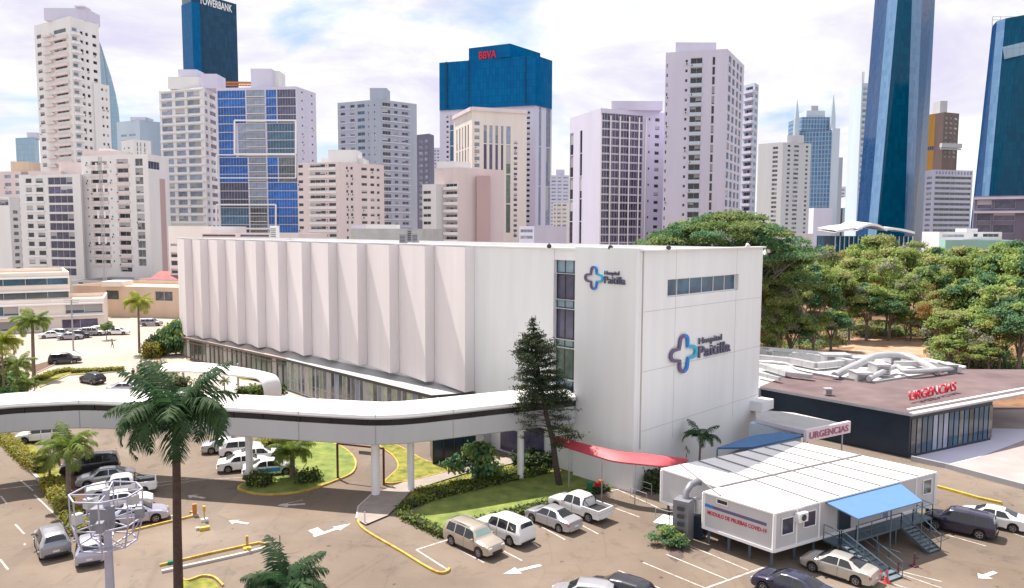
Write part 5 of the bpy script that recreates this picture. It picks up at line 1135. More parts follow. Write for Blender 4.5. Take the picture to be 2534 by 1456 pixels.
t = Bld('low_building', 'long grey low block with pale roofs behind the cream building', 'building', [(175, 232), (360, 228)], 694, ref=0, mat='wall_grey', roofmat='roof_mauve'); t.F(0, [(.1, .4), (.5, .9)], 698, 10, 1, .5, 'glass_dark', frac=True); t.done()
t = Bld('office_building', 'low cream office building with curved blue window bands at the left edge', 'building', [(-120, 158), (171, 170)], 673, ref=1, mat='wall_cream', roofmat='wall_sand', thick=22)
t.F(0, [(-110, 168)], 687, 33, 2, .52, 'glass_blue', frame='hosp_trim', mull=4, dep=.5); t.F(0, [(-118, 170)], 683.5, 33, 3, .12, dep=.7, kind='slab', frame='hosp_trim'); t.done()
Q = Bld('lower_wing', '', '', [(-120, 152), (257, 164)], 738, ref=1, mat='wall_cream', parent=t.root, roofmat='wall_sand', thick=16, z0=-0.01)
Q.F(0, [(-110, 44), (160, 253)], 751, 37, 1, .62, 'glass_blue', frame='hosp_trim', mull=3, dep=.5); Q.F(0, [(-110, 40), (150, 240)], 787, 37, 1, .6, 'glass_violet', mull=3, dep=.5); Q.F(0, [(-118, 256)], 747, 37, 1, .10, dep=.7, kind='slab', frame='hosp_trim'); Q.F(0, [(-118, 256)], 775, 37, 1, .10, dep=.7, kind='slab', frame='hosp_trim'); Q.done()
# roofs just behind the hospital
t = Bld('low_building', 'pale roofed building with plant boxes behind the middle of the hospital roof', 'building', [(868, 175), (1042, 172)], 566, ref=0, mat='roof_light', roofmat='roof_light'); t.box('plant_room', 905, 980, 556, 176, 6, 'wall_white'); t.box('plant_room', 868, 900, 558, 178, 5, 'wall_lilac'); t.done()
t = Bld('low_building', 'grey and pink low building behind the left of the hospital roof', 'building', [(500, 205), (738, 200)], 577, ref=0, mat='wall_pink', roofmat='roof_grey'); t.F(0, [(.0, .35), (.4, .7)], 580, 12, 2, .5, 'glass_violet', frac=True, mull=4); t.done()
for (x0, x1, y0, y1, Y, lb) in ((988, 1004, 580, 603, 100, 'grey condenser on the hospital roof, leftmost of a group'), (1008, 1018, 566, 600, 102, 'tall thin grey vent stack on the hospital roof'), (1019, 1034, 578, 601, 99, 'grey condenser right of the vent stack on the hospital roof'), (668, 684, 560, 592, 128, 'white domed box on the hospital roof towards the left')):
    r = boxthing('roof_unit', lb, 'air conditioner', x0, x1, y0, y1, Y, 1.6, 'concrete_grey' if x0 > 900 else 'wall_white', group='plant on the hospital roof'); 
# ---------------------------------------------------------------- foliage
def leaf_quads(C, Nn, size, rng, asp=0.6, fold=0.25):
    """small bent leaf clumps (two triangles' worth each as one quad) at centres C facing Nn"""
    n = len(C); Nn = Nn / np.maximum(1e-6, np.linalg.norm(Nn, axis=1, keepdims=True)); r = rng.normal(size=(n, 3)); A = np.cross(Nn, r); A /= np.maximum(1e-6, np.linalg.norm(A, axis=1, keepdims=True)); B = np.cross(Nn, A)
    s = size * rng.uniform(0.6, 1.35, (n, 1)); A = A * s * 0.5; B = B * s * 0.5 * asp; D = Nn * s * fold * rng.uniform(-1, 1, (n, 1))
    return np.stack([C - A - D * .3, C - B + D, C + A - D * .3, C + B + D], axis=1)
def crown_mesh(name, seed, rx, rz, lobes, per, size, mats, flat=0.6, hollow=0.55, base=0.35, w=None, lr=0.31):
    """foliage in clumps: lobes scattered in an ellipsoid of radius rx and height rz standing on z=0"""
    rng = np.random.default_rng(seed); V = []; MI = []
    for k in range(lobes):
        a = rng.uniform(0, 2 * math.pi); u = rng.uniform(0, 1) ** 0.5; h = rng.uniform(base, 1.0)
        env = math.sqrt(max(0.0, 1 - (abs(h - base) / (1.02 - base)) ** 2.2)); rr = rx * env * u * 0.86
        c = np.array([rr * math.cos(a), rr * math.sin(a), rz * h * 0.93]); R_ = rx * lr * rng.uniform(0.6, 1.15) * (0.6 + .4 * env)
        d = rng.normal(size=(per, 3)); d /= np.linalg.norm(d, axis=1, keepdims=True); d[:, 2] = np.where(d[:, 2] < -0.35, -d[:, 2], d[:, 2])
        rad = R_ * np.abs(rng.normal(.80, .28, (per, 1))); P = c + d * rad * np.array([1, 1, flat])
        V.append(leaf_quads(P, d + rng.normal(size=(per, 3)) * 0.55 + np.array([0, 0, .35]), size, rng)); MI.append(np.full(per, rng.choice(len(mats), p=w)))
    return np_mesh(name, np.concatenate(V), 4, mats, np.concatenate(MI))
def trunk_mesh(h, r0, spread, seed, n=7, mt='trunk', zsplit=0.35):
    q = random.Random(seed); b = MB(); b.tube([(0, 0, -0.2), (q.uniform(-.1, .1), 0, h * zsplit * .5), (q.uniform(-.3, .3), q.uniform(-.3, .3), h * zsplit)], [r0, r0 * .85, r0 * .72], 9)
    for k in range(n):
        a = 2 * math.pi * k / n + q.uniform(-.3, .3); e = (spread * math.cos(a) * q.uniform(.5, 1), spread * math.sin(a) * q.uniform(.5, 1), h * q.uniform(.7, .98)); s = (0, 0, h * zsplit * q.uniform(.75, 1))
        m_ = (e[0] * .45, e[1] * .45, s[2] + (e[2] - s[2]) * .6); b.tube([s, m_, e], [r0 * .5, r0 * .3, r0 * .08], 6)
        for j in range(2):
            f = (m_[0] + q.uniform(-1, 1) * spread * .4, m_[1] + q.uniform(-1, 1) * spread * .4, e[2] * q.uniform(.85, 1.05)); b.tube([m_, f], [r0 * .22, r0 * .05], 5)
    return b.mesh('trunk', [mt], smooth=True)
PRO = {}
def proto(key, h, r0, spread, rx, rz, zc, lobes, per, size, mats, w=None, tm='trunk', seed=1, **k):
    PRO[key] = (trunk_mesh(h, r0, spread, seed, mt=tm), crown_mesh('crown', seed, rx, rz, lobes, per, size, mats, w=w, **k), zc)
proto('round', 9, .30, 3.0, 4.6, 7.5, 3.6, 46, 330, .40, ['leaf_mid', 'leaf_dark', 'leaf_yellow'], [.6, .25, .15], seed=3)
proto('yellow', 9, .28, 3.0, 4.8, 6.5, 3.8, 44, 320, .40, ['leaf_yellow', 'leaf_mid', 'leaf_grey'], [.55, .35, .10], seed=4)
proto('dark', 10, .32, 3.0, 4.8, 8.5, 3.4, 48, 330, .42, ['leaf_dark', 'leaf_mid'], [.7, .3], seed=5)
proto('grey', 9, .22, 3.0, 4.4, 6.8, 3.6, 40, 130, .34, ['leaf_grey', 'leaf_mid', 'leaf_dry'], [.45, .48, .07], seed=6, hollow=.3)
proto('dry', 8, .22, 2.8, 4.2, 5.8, 3.6, 38, 160, .34, ['leaf_dry', 'leaf_yellow', 'leaf_mid'], [.35, .35, .3], seed=8, hollow=.3)
proto('shrub', 2.2, .10, 1.2, 2.0, 2.6, 0.1, 14, 150, .40, ['leaf_mid', 'leaf_dark', 'leaf_yellow'], [.5, .3, .2], seed=9, base=.15, lr=.52)
def tree(kind, x, y, s, label, rz=0, group=None, sz=1.0, name='tree', cat='tree', z=0):
    tm, cm, zc = PRO[kind]; r = thing(name, label, cat, (x, y, z), rz, group); r.scale = (s, s, s * sz)
    link('trunk', tm, r); c = link('crown', cm, r); c.location = (0, 0, zc); return r
# the great rain tree behind the hospital: layered umbrella crown
def rain_tree():
    Y0 = 118.0; a = PY(1790, 620, Y0); r = thing('rain_tree', 'broad rain tree with layered umbrella crown rising behind the hospital roof', 'tree', (a.x, Y0, 0))
    b = MB(); b.tube([(0, 0, -.3), (0.3, 0, 4), (0, .4, 8)], [1.1, .85, .75], 12); q = random.Random(5); ends = []
    for k in range(13):
        an = 2 * math.pi * k / 13 + q.uniform(-.2, .2); L = q.uniform(6, 11); e = Vector((L * math.cos(an), L * math.sin(an), q.uniform(14, 20))); b.tube([(0, 0, 7 + q.uniform(-1, 1)), (e.x * .45, e.y * .45, 11.5), e], [.45, .28, .08], 7)
        for j in range(4): f = e + Vector((q.uniform(-4, 4), q.uniform(-4, 4), q.uniform(-.5, 2.5))); b.tube([e * .8 + Vector((0, 0, 2)), f], [.12, .03], 5)
    b.build('trunk', ['trunk'], r, smooth=True)
    rng = np.random.default_rng(11); V, MI = [], []
    # outline of the crown: (picture column, row) of its skyline
    sky_ = [(1600, 606), (1640, 568), (1690, 548), (1740, 532), (1790, 521), (1850, 522), (1880, 545), (1930, 565), (1965, 590), (1990, 640)]
    xs = [PY(x, y, Y0).x - a.x for x, y in sky_]; zs = [PY(x, y, Y0).z for x, y in sky_]
    for k in range(190):
        px = rng.uniform(xs[0] + 1, xs[-1] - 1); zt = np.interp(px, xs, zs); py = rng.uniform(-11, 11) * math.sqrt(max(.1, 1 - ((px - (xs[0] + xs[-1]) / 2) / 15) ** 2)); lvl = rng.choice([0.3, 2.4, 4.8, 7.4, 10], p=[.4, .25, .17, .11, .07]); cz = zt - lvl - abs(py) * .20 - .5
        n = 300; R_ = rng.uniform(1.3, 2.7); th = rng.uniform(0, 2 * math.pi, n); rr = R_ * np.sqrt(rng.uniform(0, 1, n)); P = np.stack([px + rr * np.cos(th) * 1.15, py + rr * np.sin(th), cz + rng.normal(0, .22, n) + .5 * (1 - (rr / R_) ** 2)], 1)
        V.append(leaf_quads(P, np.array([0, 0, 1.0]) + rng.normal(size=(n, 3)) * .7, .46, rng)); MI.append(np.full(n, rng.choice(3, p=[.6, .28, .12])))
    link('crown', np_mesh('crown', np.concatenate(V), 4, ['leaf_rain', 'leaf_dark', 'leaf_yellow'], np.concatenate(MI)), r)
rain_tree()
# the wood on the right, tree by tree: (picture column, row of its top, distance, kind, width factor)
WOOD = [(1905, 640, 104, 'dark', 1.05), (1935, 700, 98, 'grey', .8), (1950, 620, 124, 'dark', 1.05), (1985, 640, 112, 'grey', 1.0), (2020, 655, 106, 'round', .9), (2045, 612, 140, 'grey', 1.0), (2085, 625, 150, 'dry', 1.0), (2075, 668, 122, 'yellow', .95), (2112, 640, 132, 'yellow', 1.0), (2130, 605, 165, 'round', 1.15), (2175, 582, 168, 'yellow', 1.3), (2200, 640, 128, 'grey', 1.0), (2150, 700, 116, 'round', .9), (2228, 615, 140, 'yellow', 1.2), (2270, 600, 160, 'grey', 1.2), (2205, 720, 118, 'dark', .9), (2262, 680, 118, 'grey', 1.0), (2310, 612, 150, 'round', 1.2), (2345, 635, 132, 'yellow', 1.2), (2385, 612, 150, 'yellow', 1.25), (2425, 625, 138, 'round', 1.2), (2470, 618, 145, 'yellow', 1.25), (2515, 592, 128, 'dark', 1.3), (2560, 610, 120, 'dark', 1.2), (2330, 720, 108, 'dry', .9), (2400, 690, 108, 'round', 1.05), (2455, 672, 106, 'dark', 1.0), (2500, 690, 98, 'round', 1.0), (2360, 770, 100, 'yellow', .85), (2425, 760, 98, 'round', .9), (2480, 780, 94, 'grey', .85), (2530, 740, 92, 'dark', .95), (2310, 790, 106, 'dry', .75), (2350, 830, 97, 'round', .62), (2400, 838, 96, 'grey', .6), (2450, 850, 93, 'round', .6), (1915, 765, 95, 'grey', .75), (1960, 760, 101, 'dark', .8), (2015, 770, 107, 'grey', .75), (1900, 820, 93, 'dry', .5), (2060, 765, 112, 'dark', .7), (2105, 745, 118, 'grey', .85), (2245, 770, 122, 'grey', .8), (2005, 615, 175, 'grey', .9), (2300, 655, 128, 'dark', 1.0), (2160, 640, 150, 'dark', 1.1)]
KL = {'dark': 'dark green tree', 'grey': 'thin grey green tree', 'round': 'mid green rounded tree', 'yellow': 'yellow green tree', 'dry': 'tree with dry orange leaves'}
def where(px, pt):
    h = 'topping the wood' if pt < 618 else 'high in the wood' if pt < 665 else 'halfway down' if pt < 735 else 'low in the wood'
    for lim, t_ in ((1918, 'touching the hospital wall'), (1955, 'just right of the hospital wall'), (1995, 'below the white tower'), (2030, 'below the spired blue tower'), (2065, 'left of the pavilion'), (2100, 'left of the pavilion roof'), (2140, 'under the left wing of the pavilion'), (2185, 'under the middle of the pavilion'), (2235, 'under the right wing of the pavilion'), (2285, 'just right of the pavilion'), (2325, 'below the golden tower'), (2375, 'left under the mint building'), (2412, 'under the middle of the mint building'), (2448, 'under the right of the mint building'), (2490, 'below the leaning glass tower'), (2522, 'near the right edge'), (9999, 'cut by the right edge')):
        if px < lim: return h + ' ' + t_
used = {}
for k, (px, pt, Y, kd, s) in enumerate(WOOD):
    Y = Y * 1.22 if not (2060 < px < 2325 and pt > 660) else max(Y * 1.22, 150); s = s * 1.15; p = PY(px, pt, Y); tm, cm, zc = PRO[kd]; hh = zc + {'round': 7.5, 'yellow': 6.5, 'dark': 8.5, 'grey': 6.8, 'dry': 5.8}[kd]
    lb = KL[kd] + ' ' + where(px, pt); used[lb] = used.get(lb, 0) + 1
    if used[lb] > 1: lb = lb.replace('dense ', '').replace('rounded ', '').replace('bright ', '').replace('thin ', '').replace('in the ', 'in ').replace('bright ', '').replace('tree', 'tree, %s one,' % {2: 'further', 3: 'third', 4: 'fourth'}.get(used[lb], 'next'), 1)
    sz = max(0.5, p.z) / (hh * s); tree(kd, p.x, Y, s, lb, rz=rnd.uniform(0, 6), group='trees of the wood on the right', sz=min(1.9, max(.6, sz)))
# undergrowth at the wood's edge
rng = np.random.default_rng(21); V = []
P0 = []
for k in range(420):
    px = rng.uniform(1875, 2560); Yl = np.interp(px, [1880, 2000, 2080, 2100, 2290, 2320, 2560], [122, 136, 144, 156, 156, 126, 112]); Y = Yl + rng.exponential(9); a = PY(px, 800, Y); n = 60; R_ = rng.uniform(.5, 1.5)
    d = rng.normal(size=(n, 3)); d /= np.linalg.norm(d, axis=1, keepdims=True); d[:, 2] = abs(d[:, 2]); P = np.array([a.x, Y, 0]) + d * R_ * np.array([1.2, 1.2, 1.1]); V.append(leaf_quads(P, d + rng.normal(size=(n, 3)) * .5, .42, rng)); P0.append(np.full(n, rng.choice(4, p=[.4, .3, .15, .15])))
tag(link('undergrowth', np_mesh('undergrowth', np.concatenate(V), 4, ['leaf_mid', 'leaf_dark', 'leaf_dry', 'leaf_grey'], np.concatenate(P0))), 'low leafy undergrowth along the foot of the wood', 'undergrowth', kind='stuff')

# ---------------------------------------------------------------- palms
def frond_mesh(L, wdt, droop, mats, n=52, seed=0, plume=0.0, mi=0, up=0.55):
    """a feather frond leaving the origin along +x; leaflets on both sides"""
    rng = np.random.default_rng(seed); ts = np.linspace(0, 1, 14); a0 = up
    X, Z, ang = [0], [0], a0
    for k in range(13): X.append(X[-1] + L / 13 * math.cos(ang)); Z.append(Z[-1] + L / 13 * math.sin(ang)); ang -= droop / 13 * (0.6 + 1.1 * k / 13)
    V = []
    for k in range(13):
        w_ = L * .009 * (1.2 - k / 13); V.append([(X[k], -w_, Z[k]), (X[k + 1], -w_, Z[k + 1]), (X[k + 1], w_, Z[k + 1]), (X[k], w_, Z[k])]); 
    for i in range(n):
        t = 0.10 + 0.9 * i / (n - 1); x = np.interp(t, ts, X); z = np.interp(t, ts, Z); x2 = np.interp(min(1, t + .02), ts, X); z2 = np.interp(min(1, t + .02), ts, Z); d = np.array([x2 - x, 0, z2 - z]); nn = np.linalg.norm(d); d = d / nn if nn > 0 else np.array([.7, 0, -.7])
        ll = wdt * (math.sin(math.pi * min(1, (t * .92 + .12))) ** .6) * rng.uniform(.85, 1.1)
        for sgn in (-1, 1):
            out_ = np.array([0, sgn, 0]) * .85 + d * .55 + np.array([0, 0, -.30 + plume * rng.uniform(-1, 1)]); out_ /= np.linalg.norm(out_); p = np.array([x, 0, z]); w_ = d * wdt * .046
            m1 = p + out_ * ll * .55; tip = p + out_ * ll + np.array([0, 0, -ll * .28]); V.append([p - w_ * .6, m1 - w_, m1 + w_, p + w_ * .6]); V.append([m1 - w_, tip - w_ * .15, tip + w_ * .15, m1 + w_])
    return np_mesh('frond', np.array(V), 4, mats)
FR = {}
def palm(kind, base, zc, Rr, label, n=18, lean=(0, 0), trunk=True, group='palms', tr=.22, cat='palm', seed=0, shaft=True, trm='palm_trunk'):
    q = random.Random(seed); key = (kind, round(Rr, 1))
    if key not in FR:
        mt = {'dark': ['frond_dark'], 'light': ['frond_light'], 'yellow': ['frond_yellow']}[kind]
        FR[key] = [frond_mesh(Rr * 1.12, Rr * .30, dr, mt, seed=s_, plume=.35, up=u_) for s_, dr, u_ in ((1, 1.5, .75), (2, 2.1, .7), (3, 2.5, .45), (4, 2.6, .1), (5, 1.0, 1.0))]
    r = thing('palm_tree', label, cat, (base[0], base[1], 0), 0, group); top = Vector((lean[0], lean[1], zc))
    if trunk:
        b = MB(); b.tube([(0, 0, -.2), (lean[0] * .25, lean[1] * .25, zc * .35), (lean[0] * .7, lean[1] * .7, zc * .75), (lean[0], lean[1], zc - (.9 if shaft else .1))], [tr * 1.15, tr, tr * .9, tr * .75], 12); b.build('trunk', [trm], r, smooth=True)
        if shaft: b = MB(); b.tube([(lean[0], lean[1], zc - 1.1), (lean[0], lean[1], zc - .5), (lean[0], lean[1], zc + .1)], [tr * .82, tr * .95, tr * .4], 10); b.build('crownshaft', ['crownshaft'], r, smooth=True)
    for k in range(n):
        m_ = [4, 0, 0, 1, 1, 2, 2, 3][int(8 * k / n)]; o = link('frond', FR[key][m_], r); o.location = top; s = q.uniform(.85, 1.12); o.scale = (s, s, s); o.rotation_euler = (q.uniform(-.15, .15), q.uniform(-.15, .10) + (-.1 if k < n * .2 else 0), 2.399 * k + q.uniform(-.25, .25))
    return r
Y1 = 43.0; p = PY(441, 1456, Y1); c = PY(436, 1040, Y1); palm('dark', (p.x, Y1), c.z + .35, 3.9, 'tall dark palm in the foreground, its crown overlapping the walkway', n=34, lean=(c.x - p.x, 0), tr=.25, seed=3, trm='palm_trunk_dark')
Y1 = 38.0; p = PY(700, 1437, Y1); palm('dark', (p.x, Y1), p.z - .3, 2.7, 'low dark palm crown at the bottom edge of the view', n=22, tr=.18, seed=5, shaft=False)
p = G(170, 1250); c = PY(168, 1100, p.y); palm('light', (p.x, p.y), c.z - .3, 2.5, 'light green palm beside the parked cars under the left of the walkway', n=20, lean=(c.x - p.x, 0), tr=.18, seed=7)
p = G(124, 1190); c = PY(124, 1135, p.y); palm('light', (p.x, p.y), c.z - .2, 1.5, 'small light palm just left of the bigger palm under the walkway', n=16, tr=.10, seed=9, shaft=False)
p = G(84, 936); c = PY(80, 800, p.y); palm('light', (p.x, p.y), c.z, 3.0, 'broad green palm in front of the cream office building', n=26, lean=(c.x - p.x, 0), tr=.24, seed=11)
p = G(345, 874); c = PY(342, 750, p.y); palm('yellow', (p.x, p.y), c.z, 3.1, 'tall thin palm with yellow green crown before the cream building', n=20, lean=(c.x - p.x, 0), tr=.20, seed=13)
p = G(724, 1182); c = PY(722, 1118, p.y); palm('light', (p.x, p.y), c.z, 2.1, 'short bushy palm on the oval grass island', n=24, tr=.24, seed=15, shaft=False)
p = G(1722, 1175); c = PY(1728, 1082, p.y - 1.0); palm('dark', (p.x, p.y - 1.0), c.z, 1.9, 'small drooping palm against the white hospital wall', n=12, lean=(.1, 0), tr=.10, seed=17, shaft=False)
p = G(556, 975); c = PY(556, 945, p.y); palm('light', (p.x, p.y), c.z, 1.0, 'tiny palm under the white curved canopy', n=12, tr=.08, seed=19, shaft=False)
p = G(1375, 985 + 130); 
# left edge: lush clumps
for k, (px, pb, pt, R_, kd) in enumerate(((12, 1000, 850, 2.8, 'yellow'), (45, 985, 905, 2.4, 'light'), (5, 960, 935, 2.2, 'light'), (-30, 990, 880, 2.6, 'light'), (70, 1000, 950, 1.6, 'light'))):
    p = G(px, pb); c = PY(px, pt, p.y); palm(kd, (p.x, p.y), c.z, R_, ('bright lime feathery palm at the left edge, tallest of the clump', 'mid green palm right of the lime palm at the left edge', 'low green palm in the middle of the left edge clump', 'palm half outside the frame at the left edge', 'small palm at the right side of the left edge clump')[k], n=26, tr=.12, seed=30 + k, shaft=False, group='feathery palms at the left edge')
for px, pb, s in ((20, 1010, 1.0), (60, 1020, .8), (-10, 985, 1.1), (38, 962, .9)):
    p = G(px, pb); tree('shrub', p.x, p.y, s, {20: 'leafy green bush under the lime palm', 60: 'small leafy bush nearest the walkway at the left', -10: 'leafy bush cut by the left edge of the view', 38: 'leafy bush between the left edge palms'}[px], name='bush', cat='bush', group='bushes at the left edge')

# ---------------------------------------------------------------- the tall conifer in front of the glass strip
def conifer():
    p0 = G(1385, 1200); Yc = p0.y; pts = [(1385, 1200), (1375, 1150), (1368, 1090), (1352, 1030), (1340, 960), (1330, 900), (1322, 840), (1316, 782)]
    P = [PY(x, y, Yc) - Vector((p0.x, Yc, 0)) for x, y in pts]; P[0].z = -.1; r = thing('conifer', 'tall dark conifer with a leaning trunk in front of the glass strip', 'tree', p0)
    b = MB(); b.tube(P, [.30, .27, .24, .20, .16, .12, .08, .02], 9); b.build('trunk', ['trunk_dark'], r, smooth=True)
    rng = np.random.default_rng(5); V = []; rows_ = [(783, 2), (800, 9), (815, 14), (832, 22), (848, 46), (875, 60), (910, 62), (945, 66), (980, 76), (1010, 82), (1042, 80), (1075, 84), (1092, 62)]
    zsx = [PY(1330, y, Yc).z for y, _ in rows_][::-1]; rsx = [w_ * Yc / F for _, w_ in rows_][::-1]
    tz = [q.z for q in P]; z = zsx[0]; bb = MB()
    while z < zsx[-1]:
        f = (z - zsx[0]) / (zsx[-1] - zsx[0]); sparse = z < zsx[3]; R_ = np.interp(z, zsx, rsx); cx = np.interp(z, tz, [q.x for q in P]); nb = 6 if f > .86 else (6 if sparse else 12)
        for k in range(nb):
            a = rng.uniform(0, 2 * math.pi); L = R_ * rng.uniform(.75, 1.08); e = np.array([cx + L * math.cos(a), L * math.sin(a), z + L * (.22 if f > .6 else .05) + rng.uniform(-.2, .2)]); s = np.array([cx, 0, z - .1])
            bb.tube([tuple(s), tuple(e)], [.035, .012], 4, cap=False)
            m_ = int(L * (28 if sparse else 60)) + 6; t = rng.uniform(.12 if not sparse else .35, 1, m_) ** .8; P_ = s + (e - s) * t[:, None] + rng.normal(size=(m_, 3)) * np.array([.13, .13, .06]) * (1 + .25 * L)
            V.append(leaf_quads(P_, rng.normal(size=(m_, 3)) + np.array([0, 0, .6]), .23, rng, asp=.30))
        z += .40 if not sparse else .48
    bb.build('branches', ['trunk_dark'], r); link('crown', np_mesh('crown', np.concatenate(V), 4, ['leaf_pine']), r)
conifer()
# ---------------------------------------------------------------- hedges
def hedge(pix, wdt, hgt, label, m=('hedge_leaf', 'hedge_dark'), w=(.8, .2), dens=55, size=.22, jit=.12, smooth_n=0, group='clipped hedges'):
    P = [Vector((q.x, q.y)) for q in [G(x, y) for x, y in pix]]
    if smooth_n: P = catmull(P, smooth_n)
    rng = np.random.default_rng(abs(hash(label)) % 1000 if False else len(label) * 7 + int(pix[0][0])); V = []; o0 = P[0]; r = thing('hedge', label, 'hedge', (o0.x, o0.y, 0), 0, group); core = MB()
    for i in range(len(P) - 1):
        a, c = P[i] - o0, P[i + 1] - o0; L = (c - a).length; t = (c - a) / L; nr = Vector((-t.y, t.x)); core.bar((a.x, a.y, hgt * .46), (c.x, c.y, hgt * .46), wdt * .84, hgt * .88)
        for face, area in (('top', L * wdt), ('l', L * hgt), ('r', L * hgt)):
            n = int(area * dens) + 4; u = rng.uniform(-.02, L + .02, n); v = rng.uniform(-.5, .5, n)
            if face == 'top': off, z, nn = v * wdt, np.full(n, hgt), (0, 0, 1)
            else: sg = -1 if face == 'l' else 1; off, z, nn = np.full(n, sg * wdt / 2), (v + .5) * hgt, (nr.x * sg, nr.y * sg, 0.3)
            C = np.stack([a.x + t.x * u + nr.x * off, a.y + t.y * u + nr.y * off, z], 1) + rng.normal(0, jit, (n, 3)) * np.array([1, 1, .7]); C[:, 2] = np.maximum(C[:, 2], .03)
            V.append(leaf_quads(C, np.array(nn) + rng.normal(size=(n, 3)) * .6, size, rng, asp=.75))
    for e, tt in ((P[0] - o0, -(P[1] - P[0]).normalized()), (P[-1] - o0, (P[-1] - P[-2]).normalized())):
        n = int(wdt * hgt * dens) + 4; nr = Vector((-tt.y, tt.x)); v = rng.uniform(-.5, .5, n); C = np.stack([e.x + nr.x * v * wdt, e.y + nr.y * v * wdt, rng.uniform(0, hgt, n)], 1) + rng.normal(0, jit, (n, 3)); C[:, 2] = np.maximum(C[:, 2], .03); V.append(leaf_quads(C, np.array([tt.x, tt.y, .3]) + rng.normal(size=(n, 3)) * .6, size, rng))
    core.build('branches', ['hedge_core'], r); V = np.concatenate(V); link('foliage', np_mesh('foliage', V, 4, list(m), rng.choice(len(m), len(V), p=w)), r); return r  # hedge part built from core is a solid dark box behind the leaves
hedge([(1000, 1258), (1080, 1232), (1180, 1208), (1280, 1184), (1350, 1170)], 1.0, .42, 'thick clipped hedge along the far side of the lawn', dens=60)
hedge([(1040, 1222), (1120, 1206), (1200, 1192), (1290, 1166)], 1.5, .28, 'low green hedge between the footpath and the lawn', m=('hedge_leaf', 'hedge_yellow'), w=(.7, .3))
hedge([(992, 1264), (1004, 1284), (1050, 1306), (1100, 1330)], .8, .45, 'rounded dark hedge at the near left end of the lawn', m=('hedge_leaf', 'hedge_dark'), w=(.5, .5))
hedge([(1150, 1305), (1230, 1284), (1320, 1262), (1400, 1240), (1500, 1212)], 1.0, .35, 'dark hedge behind the row of parked white cars', m=('hedge_dark', 'hedge_leaf'), w=(.6, .4))
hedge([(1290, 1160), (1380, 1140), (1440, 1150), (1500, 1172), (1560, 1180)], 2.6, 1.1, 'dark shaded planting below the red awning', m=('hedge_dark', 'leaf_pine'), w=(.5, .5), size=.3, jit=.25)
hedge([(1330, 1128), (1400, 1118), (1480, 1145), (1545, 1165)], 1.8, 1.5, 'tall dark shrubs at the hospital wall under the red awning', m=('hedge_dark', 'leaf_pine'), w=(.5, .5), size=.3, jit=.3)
hedge([(12, 1090), (50, 1130), (100, 1172)], 1.1, .75, 'yellow green hedge at the road edge, far left', m=('hedge_yellow', 'hedge_leaf', 'leaf_dry'), w=(.5, .35, .15))
hedge([(118, 1198), (150, 1245), (182, 1300), (215, 1330)], 1.1, .75, 'yellow green hedge beside the grey hatchback on the road', m=('hedge_yellow', 'hedge_leaf', 'leaf_dry'), w=(.45, .4, .15))
hedge([(95, 945), (130, 928), (175, 920)], 1.2, .6, 'yellow green hedge strip on the street island, left part', m=('hedge_yellow', 'hedge_leaf'), w=(.6, .4))
hedge([(180, 924), (240, 922), (305, 918)], 1.3, .6, 'yellow green hedge strip on the street island, right part', m=('hedge_yellow', 'hedge_leaf'), w=(.6, .4))
hedge([(620, 1200), (665, 1204)], 1.6, 1.0, 'pair of round dark bushes at the near end of the oval island', m=('hedge_dark', 'hedge_leaf'), w=(.6, .4), jit=.2)
hedge([(740, 1196), (790, 1190)], 1.3, .9, 'dark bushes under the short palm on the oval island', m=('hedge_dark', 'hedge_leaf'), w=(.6, .4), jit=.2)
hedge([(640, 1118), (680, 1108), (760, 1100)], 1.4, 1.0, 'yellow green bushes behind the oval island palm', m=('hedge_yellow', 'hedge_leaf'), w=(.4, .6), jit=.2)
hedge([(372, 888), (400, 870), (450, 868)], 2.0, 2.2, 'olive shrubs beside the far corner of the hospital', m=('hedge_leaf', 'hedge_yellow', 'leaf_dry'), w=(.4, .3, .3), size=.4, jit=.35)
hedge([(375, 925), (400, 960), (440, 975)], 3.0, 1.6, 'dark green shrubs left of the white curved canopy', m=('hedge_dark', 'leaf_grey'), w=(.6, .4), size=.35, jit=.35)
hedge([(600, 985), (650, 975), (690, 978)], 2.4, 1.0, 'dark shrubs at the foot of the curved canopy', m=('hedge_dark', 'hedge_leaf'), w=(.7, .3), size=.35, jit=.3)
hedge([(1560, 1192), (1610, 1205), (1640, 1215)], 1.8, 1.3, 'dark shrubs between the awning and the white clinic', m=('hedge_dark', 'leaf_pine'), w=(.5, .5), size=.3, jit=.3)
# bamboo by the hospital corner
for k, (px, pb, s) in enumerate(((412, 880, 1.0), (436, 878, 1.2), (452, 876, 1.0))):
    p = G(px, pb); r = tree('shrub', p.x, p.y, s * 1.25, ('yellow bamboo clump furthest from the hospital corner', 'tallest yellow bamboo clump near the hospital corner', 'yellow bamboo clump touching the hospital corner')[k], name='bamboo', cat='bamboo', sz=1.45, group='bamboo by the hospital corner')
p = G(1180, 1190); tree('shrub', p.x, p.y, 1.15, 'dark rounded bush between the footpath and the hedge', name='bush', cat='bush', sz=1.05)
p = G(1668, 1150); tree('shrub', p.x, p.y - 1, .55, 'slim dark shrub against the white wall left of the small palm', name='bush', cat='bush', sz=2.6)
p = G(160, 870); tree('round', p.x, p.y + 14, .32, 'small street tree behind the black car on the left street', name='tree')
